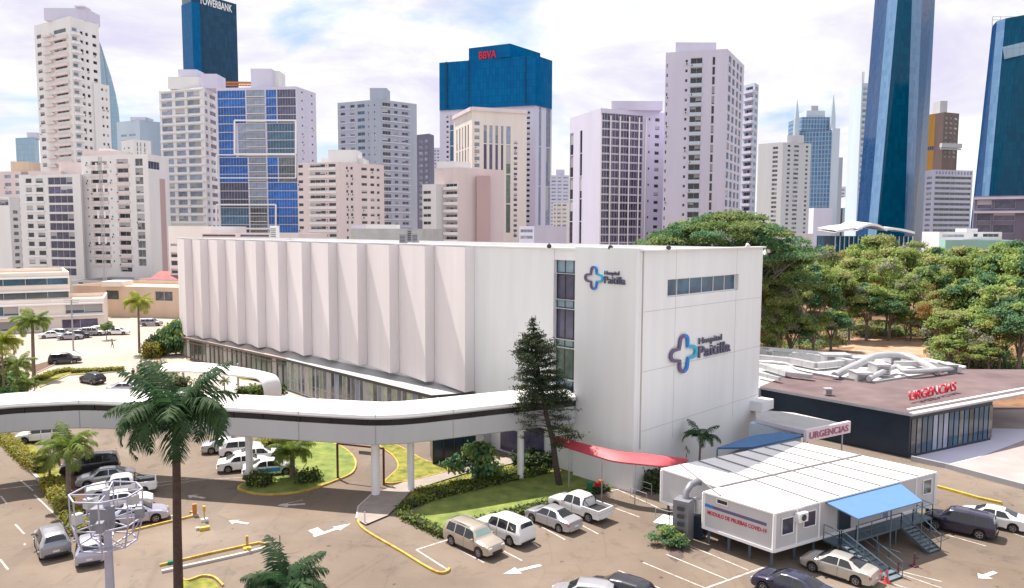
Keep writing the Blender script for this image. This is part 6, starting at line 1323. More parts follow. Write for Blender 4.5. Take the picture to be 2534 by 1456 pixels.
# ---------------------------------------------------------------- vehicles
def paint(key, c, rough=.28, metal=.0): mat(key, c, rough, metal=metal, coat=.7, spec=.5)
paint('car_white', (.72, .72, .73)); paint('car_silver', (.46, .46, .50), metal=.5); paint('car_gold', (.46, .40, .34), metal=.4); paint('car_grey', (.30, .30, .34), metal=.4); paint('car_lilac', (.42, .41, .52), metal=.35)
paint('car_black', (.02, .02, .03)); paint('car_navy', (.012, .014, .045)); paint('car_violet', (.014, .010, .035)); paint('car_champ', (.50, .47, .43), metal=.4)
mat('car_glass', (.015, .017, .022), .08, spec=.7); mat('car_glass_pale', (.18, .27, .26), .1, spec=.8); mat('tail_red', (.45, .01, .02), .25); mat('head_lamp', (.7, .72, .75), .1, spec=.8); mat('rim', (.45, .45, .47), .35, metal=.6); mat('plate', (.7, .7, .72), .5); mat('taxi_blue', (.02, .25, .55), .4)
def carspec(kind):
    # x, bottom, belt, top, half width at belt, half width at the top
    if kind == 'sedan': return 4.6, .89, [(-2.30, .42, .62, .68, .70, .62), (-2.22, .28, .86, .93, .80, .66), (-2.0, .24, .93, 1.02, .85, .70), (-1.62, .22, .96, 1.06, .88, .70), (-.95, .2, .96, 1.36, .89, .58), (-.5, .2, .95, 1.44, .89, .58), (.1, .2, .94, 1.46, .89, .59), (.5, .2, .93, 1.41, .89, .60), (1.25, .2, .93, 1.00, .87, .74), (1.8, .22, .84, .91, .85, .70), (2.15, .25, .70, .77, .78, .60), (2.30, .36, .52, .56, .64, .5)], (-1.55, -.72, .42, 1.22)
    if kind == 'suv': return 4.75, .93, [(-2.36, .5, .75, .85, .78, .70), (-2.30, .35, 1.02, 1.15, .86, .72), (-2.12, .30, 1.06, 1.62, .90, .68), (-1.8, .28, 1.06, 1.72, .93, .68), (-.6, .28, 1.04, 1.77, .93, .68), (.3, .28, 1.03, 1.74, .93, .68), (.62, .28, 1.03, 1.66, .93, .68), (1.18, .28, 1.03, 1.13, .91, .78), (1.85, .3, .98, 1.06, .88, .74), (2.2, .32, .86, .94, .82, .66), (2.36, .42, .62, .66, .70, .56)], (-2.26, -2.02, .66, 1.12)
    if kind == 'hatch': return 4.2, .90, [(-2.10, .45, .70, .80, .76, .68), (-2.04, .30, .96, 1.08, .84, .68), (-1.72, .26, 1.0, 1.48, .88, .60), (-1.3, .24, 1.0, 1.58, .90, .62), (-.4, .24, .98, 1.62, .90, .63), (.3, .24, .97, 1.58, .90, .63), (1.1, .24, .96, 1.04, .88, .74), (1.65, .26, .90, .97, .85, .70), (1.98, .30, .74, .80, .76, .6), (2.10, .40, .55, .58, .64, .5)], (-2.0, -1.66, .34, 1.04)
    if kind == 'pickup': return 5.3, .93, [(-2.62, .55, .80, .82, .88, .86), (-2.55, .42, .82, .84, .90, .88), (-.95, .34, .84, .86, .92, .90), (-.90, .34, 1.06, 1.58, .92, .66), (-.55, .34, 1.06, 1.74, .93, .66), (.3, .34, 1.05, 1.76, .93, .66), (.62, .34, 1.05, 1.70, .93, .66), (1.25, .34, 1.05, 1.15, .92, .78), (2.1, .36, 1.0, 1.08, .90, .74), (2.5, .40, .86, .92, .84, .66), (2.62, .5, .64, .68, .72, .56)], (-.92, -.80, .70, 1.2)
def wheelpos(kind): return {'sedan': (-1.35, 1.38, .33), 'suv': (-1.38, 1.42, .37), 'hatch': (-1.26, 1.30, .33), 'pickup': (-1.60, 1.62, .38)}[kind]
def surf(st, x, t, wh):
    xs = [s[0] for s in st]; g = lambda k: float(np.interp(x, xs, [s[k] for s in st])); zl, zb, zt, wb, wt = g(1), g(2), g(3), g(4), g(5)
    xr, xf, wr = wh; low = zl
    for xw in (xr, xf):
        d = abs(x - xw); rr = wr + .06
        if d < rr: low = max(low, wr + math.sqrt(rr * rr - d * d))
    low = min(low, zb - .08)
    prof = [(0, zl + .02), (wb * .90, min(low, zl + .6)), (wb * .985, low + .03), (wb * 1.0, low + (zb - low) * .55), (wb * .975, zb), (wb * .45 + wt * .5 + .02, zb + (zt - zb) * .45), (wt, zb + (zt - zb) * .86), (wt * .86, zt - .015 * (zt > 1.2)), (wt * .45, zt + .01), (0, zt + .015)]
    k = min(8, int(t)); f = t - k; a, b_ = prof[k], prof[k + 1]; return a[0] + (b_[0] - a[0]) * f, a[1] + (b_[1] - a[1]) * f
_cars = {}
def car_proto(kind, pm, pale=False, rails=False, stripe=None):
    key = (kind, pm, pale, rails, stripe)
    if key in _cars: return _cars[key]
    L, W2, st, (xrb, xrt, xft, xfb) = carspec(kind); wh = wheelpos(kind); parts = []
    xs = sorted(set([s[0] for s in st] + [wh[0] + d * (wh[2] + .06) for d in (-1, -.92, -.7, -.4, 0, .4, .7, .92, 1)] + [wh[1] + d * (wh[2] + .06) for d in (-1, -.92, -.7, -.4, 0, .4, .7, .92, 1)] + list(np.linspace(st[0][0], st[-1][0], 26))))
    b = MB(); ring = []
    for x in xs:
        half = [surf(st, x, t, wh) for t in [0, 1, 2, 2.5, 3, 3.5, 4, 4.5, 5, 6, 6.5, 7, 8, 9]]; ring.append([Vector((x, y, z)) for y, z in half] + [Vector((x, -y, z)) for y, z in half[-2:0:-1]])
    n = len(ring[0]); R2 = [r_ + [r_[0]] for r_ in ring]; b.grid(R2, flip=False); b.face(ring[0][::-1]); b.face(ring[-1]); parts.append(('body', b.mesh('body', [pm], smooth=True), None))
    def patch(x0, x1, t0, t1, side, nx=8, ntt=5, off=.008, xt0=None, xt1=None):
        """a piece of the body surface set a hair proud; xt0/xt1 slant its ends at the top"""
        rows_ = []
        for i in range(ntt + 1):
            f = i / ntt; t = t0 + (t1 - t0) * f; a = x0 + ((xt0 if xt0 is not None else x0) - x0) * f; c = x1 + ((xt1 if xt1 is not None else x1) - x1) * f; row = []
            for j in range(nx + 1):
                x = a + (c - a) * j / nx; y, z = surf(st, x, t, wh); row.append(Vector((x, side * (y + off), z + off * .5)))
            rows_.append(row)
        q = MB(); q.grid(rows_, flip=side > 0); return q
    gm = 'car_glass'
    for sd in (-1, 1):
        if kind == 'pickup': seg = [(-.80, -.02), (.06, .98)]
        elif kind == 'suv': seg = [(-1.95, -1.12), (-1.02, -.12), (-.04, .98)]
        elif kind == 'hatch': seg = [(-1.5, -.38), (-.30, .86)]
        else: seg = [(-1.15, -.26), (-.18, 1.0)]
        for i, (a, c) in enumerate(seg):
            last = i == len(seg) - 1; first = i == 0
            xt1 = (xft + .05 if last else None); xt0 = (a + (.35 if kind == 'sedan' else .12 if kind == 'suv' else .2) if first else None)
            parts.append(('side_window', patch(a, c, 4.12, 5.95, sd, xt0=xt0, xt1=xt1).mesh('side_window', [gm], smooth=True), None))
    def cross(x0, x1, name, m_, inset=.10):
        q = MB(); rows_ = []
        for i in range(6):
            x = x0 + (x1 - x0) * i / 5; row = []
            for j in range(-6, 7):
                t = 9 - abs(j) / 6 * 2.85; y, z = surf(st, x, t, wh); row.append(Vector((x, math.copysign(y * (1 - inset * .5), j) if j else 0, z + .012)))
            rows_.append(row)
        q.grid(rows_, flip=x1 < x0); return (name, q.mesh(name, [m_], smooth=True), None)
    parts.append(cross(xft + .06, xfb - .06, 'windscreen', 'car_glass_pale' if pale else gm)); parts.append(cross(xrb + .04, xrt - .04, 'rear_window', gm))
    for sd in (-1, 1):
        z = {'sedan': .72, 'suv': .86, 'hatch': .82, 'pickup': .72}[kind]; q = MB(); x = st[0][0]; q.box((x + .10, sd * .64, z), (.12, .26, .15)); q.box((x + .2, sd * .76, z), (.22, .10, .15)); parts.append(('taillight', q.mesh('taillight', ['tail_red']), None))
        x = st[-1][0]; z = {'sedan': .60, 'suv': .78, 'hatch': .66, 'pickup': .80}[kind]; q = MB(); q.box((x - .13, sd * .58, z), (.14, .30, .14)); parts.append(('headlight', q.mesh('headlight', ['head_lamp']), None))
        q = MB(); q.box((xfb - .30, sd * (.98), {'sedan': .98, 'suv': 1.10, 'hatch': 1.02, 'pickup': 1.12}[kind]), (.14, .20, .13)); parts.append(('mirror', q.mesh('mirror', [pm]), None))
    q = MB(); x = st[-1][0]; q.box((x - .02, 0, .50 if kind != 'pickup' else .62), (.06, .9, .16)); q.box((x - .06, 0, .36), (.08, 1.2, .08)); parts.append(('grille', q.mesh('grille', ['black']), None))
    q = MB(); q.box((st[0][0] + .02, 0, .38 if kind != 'pickup' else .55), (.14, 1.3, .14)); parts.append(('bumper', q.mesh('bumper', ['black' if kind in ('suv', 'hatch') else pm]), None))
    q = MB(); q.box((st[0][0] - .01, 0, .62 if kind != 'sedan' else .58), (.03, .36, .12)); parts.append(('number_plate', q.mesh('number_plate', ['plate']), None))
    for sd in (-1, 1):
        for xg in ({'sedan': (-.22, .98), 'suv': (-1.06, -.08, 1.0), 'hatch': (-.34, .86), 'pickup': (.02, 1.0)}[kind]):
            q = MB(); P_ = [surf(st, xg, t, wh) for t in (2.1, 3, 4)]
            for a_, c_ in zip(P_, P_[1:]): q.bar((xg, sd * (a_[0] + .001), a_[1]), (xg, sd * (c_[0] + .001), c_[1]), .014, .012)
            parts.append(('door_gap', q.mesh('door_gap', ['black']), None))
        q = MB(); P_ = [surf(st, x_, 2, wh) for x_ in (-.8, .8)]; q.bar((-.85, sd * (P_[0][0] + .0), P_[0][1]), (.9, sd * (P_[1][0] + .0), P_[1][1]), .03, .09); parts.append(('sill', q.mesh('sill', ['black']), None))
    if rails:
        for sd in (-1, 1): q = MB(); q.bar((-1.8, sd * .62, 1.80), (.35, sd * .62, 1.79), .05); parts.append(('roof_rail', q.mesh('roof_rail', ['rim']), None))
    if stripe:
        for sd in (-1, 1): parts.append(('door_stripe', patch(-1.0, .9, 2.6, 3.6, sd, off=.012).mesh('door_stripe', [stripe], smooth=True), None))
    if kind == 'pickup':
        q = MB(); z0, z1 = .86, 1.14
        for sd in (-1, 1): q.box((-1.76, sd * .865, (z0 + z1) / 2), (1.66, .11, z1 - z0))
        q.box((-2.56, 0, (z0 + z1) / 2), (.09, 1.62, z1 - z0)); parts.append(('bed_wall', q.mesh('bed_wall', [pm]), None))
        q = MB(); q.box((-1.74, 0, .885), (1.55, 1.60, .03)); parts.append(('bed_floor', q.mesh('bed_floor', ['black']), None))
        q = MB(); q.tube([(-1.0, -.78, 1.1), (-1.0, -.66, 1.62), (-1.0, .66, 1.62), (-1.0, .78, 1.1)], .035, 6); q.tube([(-1.0, .66, 1.6), (-1.7, .8, 1.15)], .03, 6); q.tube([(-1.0, -.66, 1.6), (-1.7, -.8, 1.15)], .03, 6); parts.append(('roll_bar', q.mesh('roll_bar', ['black']), None))
    r = wh[2]; q = MB(); hw = .11
    prof = [(-hw, r * .62), (-hw, r * .93), (-hw * .7, r), (hw * .7, r), (hw, r * .93), (hw, r * .62)]
    q.grid([[Vector((rr * math.cos(a), y, rr * math.sin(a))) for y, rr in prof] for a in [2 * math.pi * k / 20 for k in range(21)]], flip=True); ty = q.mesh('tyre', ['rubber'], smooth=True)
    q = MB()
    for k in range(5):
        a = 2 * math.pi * k / 5; q.bar((0, -hw * .72, 0), (r * .6 * math.cos(a), -hw * .78, r * .6 * math.sin(a)), .085, .03)
    q.grid([[Vector((rr * math.cos(a), y, rr * math.sin(a))) for y, rr in ((-hw * .95, r * .63), (-hw * .95, r * .55), (hw * .3, r * .55))] for a in [2 * math.pi * k / 20 for k in range(21)]], flip=True)
    q.tube([(0, hw * .3, 0), (0, hw * .28, 0)], r * .56, 18, mi=1); rm = q.mesh('rim', ['rim', 'rubber'])
    for xw in wh[:2]:
        for sd in (-1, 1): parts.append(('wheel', ty, (Vector((xw, sd * (W2 - .12), r)), 0 if sd < 0 else math.pi, rm)))
    _cars[key] = parts; return parts
def car(kind, pm, x, y, head, label, small=False, group=None, name=None, s=1.06, **k):
    """ground point (world) of the middle, heading in degrees from +X"""
    nm = name or {'sedan': 'sedan_car', 'suv': 'suv_car', 'hatch': 'hatchback_car', 'pickup': 'pickup_truck'}[kind]; r = thing(nm, label, 'pickup truck' if kind == 'pickup' else 'car', (x, y, 0.006), R(head), group or 'parked cars'); r.scale = (s, s, s)
    for nm_, me, ex in car_proto(kind, pm, **k):
        if ex is None: link(nm_, me, r)
        else: w_ = link('wheel', me, r); w_.location = ex[0]; w_.rotation_euler = (0, 0, ex[1]); link('rim', ex[2], w_)
    return r
def carp(kind, pm, px, py, head, label, s=1.0, **k):
    """px, py: picture point midway between the two wheels we see, where they touch the ground"""
    g = G(px, py); h = R(head); pr = Vector((-math.sin(h), math.cos(h))); 
    if pr.dot(Vector((g.x, g.y))) < 0: pr = -pr
    return car(kind, pm, g.x + pr.x * .85 * s, g.y + pr.y * .85 * s, head, label, s=s, **k)
A1, A2 = -45, 135
carp('suv', 'car_gold', 1150, 1366, A1, 'gold and silver suv parked nose out at the near end of the lawn row', pale=True, rails=True)
carp('suv', 'car_white', 1228, 1338, A2, 'white suv with dark rear window beside the gold one', s=1.0)
carp('sedan', 'car_silver', 1349, 1307, A2, 'silver white sedan between the white suv and the white pickup')
carp('pickup', 'car_white', 1416, 1280, A2, 'white pickup truck with open bed at the far end of the lawn row')
carp('sedan', 'car_champ', 2062, 1434, A2, 'silver champagne sedan below the clinic stairs')
carp('sedan', 'car_navy', 1945, 1490, A2, 'dark blue car with pale roof cut by the bottom edge', s=1.05)
carp('suv', 'car_violet', 2368, 1324, A2 + 6, 'dark violet suv right of the clinic')
carp('sedan', 'car_white', 2452, 1308, A2 + 6, 'white sedan behind the dark suv at the right edge')
carp('hatch', 'car_silver', 1440, 1520, 165, 'silver car at the bottom edge left of the black one', s=1.0)
carp('hatch', 'car_black', 1515, 1510, 150, 'black car with dark roof at the bottom edge of the view', s=1.05)
carp('hatch', 'car_grey', 92, 1368, 128, 'grey hatchback driving away on the left road', s=1.05, group='moving cars')
carp('sedan', 'car_lilac', 335, 1302, 25, 'lilac silver sedan nearest the lattice mast in the left bays')
carp('sedan', 'car_white', 300, 1268, 25, 'white sedan with red rear lights second in the left bays')
carp('pickup', 'car_white', 300, 1234, 205, 'white pickup truck with dark open bed in the left bays')
carp('sedan', 'car_silver', 262, 1205, 205, 'silver sedan behind the pickup in the left bays')
carp('suv', 'car_black', 222, 1176, 205, 'black suv at the far end of the left bays')
carp('hatch', 'car_lilac', 258, 1372, 118, 'silver hatchback behind the lattice mast, nearest of the left bays', s=.95)
carp('sedan', 'car_white', 668, 1181, 20, 'white sedan with blue door stripe nearest the column', stripe='taxi_blue')
carp('sedan', 'car_white', 604, 1168, 20, 'white sedan left of the walkway column')
carp('sedan', 'car_white', 640, 1148, 20, 'white sedan partly behind the walkway column')
carp('hatch', 'car_white', 600, 1132, 20, 'white hatchback further back under the walkway')
carp('sedan', 'car_silver', 560, 1122, 20, 'silver sedan half hidden by the tall palm')
carp('suv', 'car_white', 100, 1098, 200, 'white suv half hidden below the left of the walkway')
carp('suv', 'car_black', 160, 902, 25, 'black suv driving on the left street', group='moving cars')
carp('hatch', 'car_black', 214, 951, 150, 'dark hatchback waiting beside the street island', group='moving cars')
carp('sedan', 'car_silver', 306, 975, 10, 'dark grey car with silver roof just behind the walkway', group='moving cars')
LOT = [(128, 838, 'sedan', 'car_white', 'white sedan first at the left of the street lot'), (150, 836, 'suv', 'car_grey', 'grey suv in the street lot behind the big palm'), (172, 842, 'sedan', 'car_grey', 'low grey sedan in front in the street lot'), (196, 838, 'hatch', 'car_black', 'black hatchback in the street lot'), (208, 830, 'sedan', 'car_white', 'white sedan in the middle of the street lot'), (228, 832, 'suv', 'car_silver', 'silver suv in the street lot'), (246, 826, 'hatch', 'car_white', 'white hatchback towards the right of the street lot'), (266, 828, 'sedan', 'car_black', 'black sedan at the right of the street lot'), (288, 830, 'sedan', 'car_white', 'white sedan last at the right of the street lot'), (372, 808, 'suv', 'car_grey', 'grey suv parked by the cream building beyond the thin palm')]
for px, py, kd, pm, lb in LOT: carp(kd, pm, px, py, 10 + (px % 3) * 8, lb, group='cars in the street lot')
# ---------------------------------------------------------------- raised white clinic of joined containers
ZC0, ZC1 = 1.22, 3.84
cA, cB, cC, cD, cN, cE = [G(x, y, ZC1) for x, y in ((1917, 1270), (2316, 1168), (1967, 1092), (1638, 1160), (1781, 1206), (1742, 1216))]
CL = thing('clinic_module', 'raised white prefabricated clinic with seamed roof, red lettering and a blue side canopy', 'building', (cA.x, cA.y, 0)); O = CL.location.copy()
foot = [Vector((p.x - O.x, p.y - O.y)) for p in (cE, cA, cB, cC, cD, cN)]
b = MB(); b.prism([(p.x, p.y) for p in foot], ZC0, ZC1 - 0.10); b.build('wall', ['module_white'], CL)
cen_ = sum(foot, Vector((0, 0))) / 6
rf = [p + (p - cen_).normalized() * .10 for p in foot]; b = MB(); b.prism([(p.x, p.y) for p in rf], ZC1 - 0.11, ZC1); b.build('roof', ['white_roof'], CL)
vE, vA, vB, vC, vD, vN = foot
for k in range(1, 8):
    a, c = vD.lerp(vC, k / 8), vA.lerp(vB, (k - .15) / 7.85) if k > 0 else vA
    if k == 1: c = vE.lerp(vA, .25); 
    b = MB(); b.bar((a.x, a.y, ZC1 + .03), (c.x, c.y, ZC1 + .03), .11, .09); b.build('roof_seam', ['joint'], CL)
b = MB(); a, c = vN, vC.lerp(vB, .5); b.bar((a.x, a.y, ZC1 + .035), (c.x, c.y, ZC1 + .035), .16, .12)
b.build('roof_seam', ['joint'], CL)
b = MB(); b.bar((*vE, ZC0 + .06), (*vA, ZC0 + .06), .16, .2); b.bar((*vA, ZC0 + .06), (*vB, ZC0 + .06), .16, .2); b.bar((*vD, ZC0 + .06), (*vN, ZC0 + .06), .14, .2); b.build('base_frame', ['hosp_trim'], CL)
for p in (vE, vA, vB, vD): b = MB(); b.bar((p.x, p.y, ZC0), (p.x, p.y, ZC1 - .12), .2); b.build('corner_post', ['hosp_trim'], CL)
for a, c, n in ((vE, vA, 3), (vA, vB, 8), (vD, vN, 3)):
    for k in range(n + 1):
        if (a is vA and k == 0): continue
        p = a.lerp(c, (k + .04) / (n + .08)); p = p + (cen_ - p).normalized() * .5; b = MB(); b.bar((p.x, p.y, 0), (p.x, p.y, ZC0), .16); b.build('stilt', ['steel_blue'], CL)
def face_frame(a, c):
    t = (c - a).normalized(); n_ = Vector((t.y, -t.x)); return t, n_
tL, nL = face_frame(vE, vA); LL_ = (vA - vE).length; tR, nR = face_frame(vA, vB); LR_ = (vB - vA).length
def on(a, t, n_, u, z, o=0.02): return Vector((a.x + t.x * u + n_.x * o, a.y + t.y * u + n_.y * o, z))
def panel(name, a, t, n_, u0, u1, z0, z1, m, o=0.05, fr=None):
    b = MB(); p = [on(a, t, n_, u, z, o) for u, z in ((u0, z0), (u1, z0), (u1, z1), (u0, z1))]; q = [v - Vector((n_.x, n_.y, 0)) * (o + .02) for v in p]
    b.face(p); 
    for i in range(4): b.face([p[i], q[i], q[(i + 1) % 4], p[(i + 1) % 4]], 0)
    if fr:
        for i in range(4): b.bar(p[i], p[(i + 1) % 4], .06, .06, mi=1)
    return b.build(name, [m] + ([fr] if fr else []), CL)
hz_ = ZC1 - ZC0
panel('stripe', vE, tL, nL, .25, LL_ * .90, ZC0 + hz_ * .60, ZC0 + hz_ * .68, 'logo_violet', .015); panel('stripe', vE, tL, nL, .12, .75, ZC0 + hz_ * .60, ZC0 + hz_ * .685, 'logo_blue', .02)
panel('window', vE, tL, nL, LL_ * .20, LL_ * .36, ZC0 + hz_ * .80, ZC0 + hz_ * .92, 'glass_dark', .03, 'hosp_trim')
me, wd = text_mesh('MODULO DE PRUEBAS COVID-19', .38, .006, .008); me.materials.append(M['red_sign']); o = link('lettering', me, CL); p = on(vE, tL, nL, .35, ZC0 + hz_ * .42, .03)
o.matrix_basis = Matrix(((tL.x, 0, nL.x, p.x), (tL.y, 0, nL.y, p.y), (0, 1, 0, p.z), (0, 0, 0, 1))) @ Matrix.Scale(LL_ * .84 / wd, 4, (1, 0, 0))
def uR(px, py=1290):
    d = ray(px, py); a = Vector((vA.x + O.x, vA.y + O.y)); t = tR; det = t.x * (-d.y) + d.x * t.y; return (-a.x * (-d.y) + d.x * (-a.y)) / det
for x0, x1, zz0, zz1 in ((1934, 1963, .38, .80), (1988, 2017, .42, .82), (2279, 2299, .42, .84)): panel('window', vA, tR, nR, uR(x0), uR(x1), ZC0 + hz_ * zz0, ZC0 + hz_ * zz1, 'glass_violet' if x0 < 2200 else 'glass_grey', .04, 'hosp_trim')
panel('door', vA, tR, nR, uR(2073), uR(2103), ZC0 + .1, ZC0 + hz_ * .82, 'black_wall', .04, 'steel_blue'); panel('door', vA, tR, nR, uR(2180), uR(2196), ZC0 + .1, ZC0 + hz_ * .82, 'glass_soft', .04, 'hosp_trim')
b = MB(); p = on(vA, tR, nR, uR(1975), ZC0 + hz_ * .78, .25); b.box(p, (.85, .4, .6), math.atan2(tR.y, tR.x)); b.build('air_conditioner', ['hosp_trim'], CL)
b = MB(); p = on(vA, tR, nR, uR(1975), ZC0 + hz_ * .78, .47); b.tube([p, p + Vector((nR.x, nR.y, 0)) * .03], .22, 12); b.build('fan_grille', ['frame_dark'], CL)
for px_, k in ((1971, 0), (2026, 1), (2262, 2)): b = MB(); a = on(vA, tR, nR, uR(px_), ZC0, .03); b.bar(a, a + Vector((0, 0, hz_ - .12)), .10, .05); b.build('panel_joint', ['hosp_trim'], CL)
# blue canopy
q0, q1 = G(2035, 1239, ZC1 - .1) - O, G(2222, 1192, ZC1 - .1) - O; r0, r1 = G(2124, 1284, ZC1 - .5) - O, G(2283, 1240, ZC1 - .5) - O; b = MB()
b.face([q0, r0, r1, q1][::1]); dn = Vector((0, 0, -.08)); b.face([q0 + dn, q1 + dn, r1 + dn, r0 + dn]); b.face([q0 + dn, r0 + dn, r0, q0]); b.face([r0 + dn, r1 + dn, r1, r0]); b.face([r1 + dn, q1 + dn, q1, r1]); b.build('canopy_sheet', ['blue_canopy'], CL, weld=True)
for p in (r0, r1, r0.lerp(r1, .5)): b = MB(); b.bar((p.x, p.y, 0), (p.x, p.y, p.z - .1), .07); b.build('canopy_post', ['steel_blue'], CL)
# deck, railing and two stairs
uA, uB = uR(2035), uR(2262); dkw = 1.35
DK = thing('access_deck', 'blue grey steel deck with railing and stairs beneath the blue canopy', 'deck', (O.x + vA.x + tR.x * uA, O.y + vA.y + tR.y * uA, 0)); OD = DK.location - O
def dk(u, o_, z): v = Vector((vA.x + tR.x * u + nR.x * o_, vA.y + tR.y * u + nR.y * o_, z)) - Vector((OD.x, OD.y, 0)); return v
b = MB(); b.prism([(dk(u, o_, 0).x, dk(u, o_, 0).y) for u, o_ in ((uA, .12), (uA, dkw), (uB, dkw), (uB, .12))], ZC0 - .16, ZC0 - .02); b.build('platform', ['steel_blue'], DK)
for k in range(6): u = uA + (uB - uA) * k / 5; b = MB(); p = dk(u, dkw - .08, 0); b.bar(p, (p.x, p.y, ZC0 - .16), .10); b.build('leg', ['steel_blue'], DK)
def rail(P, h=1.0, m='steel_blue', par=None, posts=True, name='railing'):
    b = MB(); up = Vector((0, 0, h)); mid = Vector((0, 0, h * .5))
    for i in range(len(P) - 1):
        b.bar(P[i] + up, P[i + 1] + up, .05); b.bar(P[i] + mid, P[i + 1] + mid, .035); n = max(1, int((P[i + 1] - P[i]).length / 1.3))
        for k in range(n + 1): q = P[i].lerp(P[i + 1], k / n); b.bar(q, q + up, .045)
    return b.build(name, [m], par)
s1 = (uR(2040), uR(2076)); s2 = (uR(2186), uR(2214))
rail([dk(uA, .15, ZC0), dk(uA, dkw, ZC0), dk(s1[0], dkw, ZC0)], par=DK); rail([dk(s1[1], dkw, ZC0), dk(s2[0], dkw, ZC0)], par=DK); rail([dk(s2[1], dkw, ZC0), dk(uB, dkw, ZC0), dk(uB, .15, ZC0)], par=DK)
for (ua, ub), run in ((s1, 3.4), (s2, 2.1)):
    n = 8
    for k in range(n):
        z = ZC0 * (1 - (k + 1) / (n + 1)); o0 = dkw + run * k / n; b = MB(); b.prism([(dk(u, o_, 0).x, dk(u, o_, 0).y) for u, o_ in ((ua, o0), (ua, o0 + run / n * .95), (ub, o0 + run / n * .95), (ub, o0))], z - .04, z); b.build('step', ['galv_blue'], DK)
    for u in (ua, ub):
        b = MB(); b.bar(dk(u, dkw, ZC0 - .1), dk(u, dkw + run, .05), .05, .2); b.build('stringer', ['steel_blue'], DK); rail([dk(u, dkw, ZC0), dk(u, dkw + run, .08)], par=DK)
# air plant and landing on the left end
LX = thing('air_handling_unit', 'tall grey air handling unit with a curved duct at the left end of the clinic', 'air conditioner', G(1692, 1342)); b = MB()
b.box((0, .3, 1.55), (1.15, 1.1, 3.0), R(-35)); b.build('casing', ['steel_grey'], LX); b = MB(); b.tube([(.15, .4, 3.0), (.2, .5, 3.45), (.6, .9, 3.85), (1.2, 1.5, 3.9), (1.7, 2.1, 3.6)], .24, 12); b.build('curved_duct', ['steel_grey'], LX, smooth=True)
b = MB(); b.tube([(1.15, .75, 1.9), (1.15, .75, 2.9)], .36, 14); b.build('drum', ['galv'], LX, smooth=True); b = MB(); b.box((1.25, .8, .9), (.9, .8, 1.6), R(-35)); b.build('cabinet', ['black_wall'], LX)
for k in range(4): b = MB(); b.box((-.35, -.32, .9 + k * .55), (.5, .04, .3), R(-35)); b.build('louvre', ['frame_dark'], LX)
LD = thing('landing', 'small pale landing with handrails left of the grey air unit', 'landing', G(1655, 1325)); b = MB(); b.box((0, .4, .9), (1.5, 1.8, .12), R(-35)); b.build('platform', ['hosp_trim'], LD)
for dx_, dy_ in ((-.6, -.2), (.6, -.5), (-.2, 1.1)): b = MB(); b.bar((dx_, dy_, 0), (dx_, dy_, .84), .08); b.build('leg', ['galv'], LD)
rail([Vector((-.95, .2, .96)), Vector((-.1, -.55, .96)), Vector((.6, -.3, .96))], m='galv', par=LD)
p = G(1648, 1345); r = tree('shrub', p.x, p.y, .55, 'low bush with yellow and brown leaves at the left foot of the clinic', name='bush', cat='bush', sz=.8); 
p = G(1675, 1350); r = tree('shrub', p.x, p.y - .3, .42, 'smaller bush right of the yellow brown bush by the clinic', name='bush', cat='bush', sz=.8)
# ---------------------------------------------------------------- lattice light mast
pt = PY(262, 1218, 29.5); MS = thing('light_mast', 'galvanised mast with an open octagonal lattice cage at the lower left', 'mast', (pt.x, 29.5, 0)); zt = pt.z; Rm = 84 * 29.5 / F
b = MB(); b.tube([(0, 0, 0), (0, 0, zt * .6), (0, 0, zt + .1)], [.24, .18, .13], 12); b.build('pole', ['galv_lilac'], MS, smooth=True)
levels = [(zt, Rm), (zt - 1.18, Rm * .98), (zt - 2.1, Rm * .80)]
vs = [[Vector((rr * math.cos(2 * math.pi * k / 8 + .3), rr * math.sin(2 * math.pi * k / 8 + .3), z)) for k in range(8)] for z, rr in levels]
for L_ in vs:
    b = MB()
    for k in range(8): b.bar(L_[k], L_[(k + 1) % 8], .055)
    b.build('ring', ['galv_lilac'], MS)
for k in range(8):
    b = MB(); b.bar(vs[0][k], vs[1][k], .05); b.bar(vs[1][k], vs[2][k], .05); b.bar(vs[2][k], (0, 0, vs[2][k].z - .25), .05); b.bar(vs[1][k], (0, 0, vs[1][k].z), .04); b.build('strut', ['galv_lilac'], MS)
for k in range(0, 8, 2): b = MB(); b.bar(vs[0][k], (0, 0, zt - .1), .045); b.bar(vs[1][k], vs[2][(k + 1) % 8], .035); b.build('brace', ['galv_lilac'], MS)
for k in (0, 1, 3, 5, 6):
    p = vs[1][k] * .92; p.z = zt - 1.0 + .3 * (k % 2); b = MB(); b.box((p.x, p.y, p.z), (.34, .26, .40), 2 * math.pi * k / 8 + .3); b.build('lamp_box', ['duct' if k % 2 else 'steel_grey'], MS)
b = MB(); b.box((-.12, -.1, zt - 1.05), (.75, .5, .9)); b.build('equipment_box', ['steel_grey'], MS)
# ---------------------------------------------------------------- street furniture
def post(name, label, cat, px, pb, ptop, m, rad=.08, group=None, arm=None):
    p = G(px, pb); z = PY(px, ptop, p.y).z; r = thing(name, label, cat, (p.x, p.y, 0), 0, group); b = MB(); b.tube([(0, 0, 0), (0, 0, z)], [rad, rad * .7], 8); b.build('pole', [m], r)
    if arm: b = MB(); b.bar((-arm, 0, z - .1), (arm, 0, z - .1), .10); b.build('crossarm', [m], r); b = MB(); b.bar((-arm * .9, 0, z - .55), (arm * .9, 0, z - .55), .10); b.build('crossarm', [m], r)
    return r
post('utility_pole', 'tall thin utility pole in front of the cream office building', 'pole', 182, 868, 742, 'concrete_grey', .16, arm=1.4)
post('lamp_post', 'slim post behind the bottom palm on the tarmac', 'post', 908 * 0 + 694, 1400, 1325, 'dark_metal', .04)
post('bollard', 'white post at the start of the yellow kerb by the footpath', 'post', 903, 1296, 1266, 'white_paint', .05)
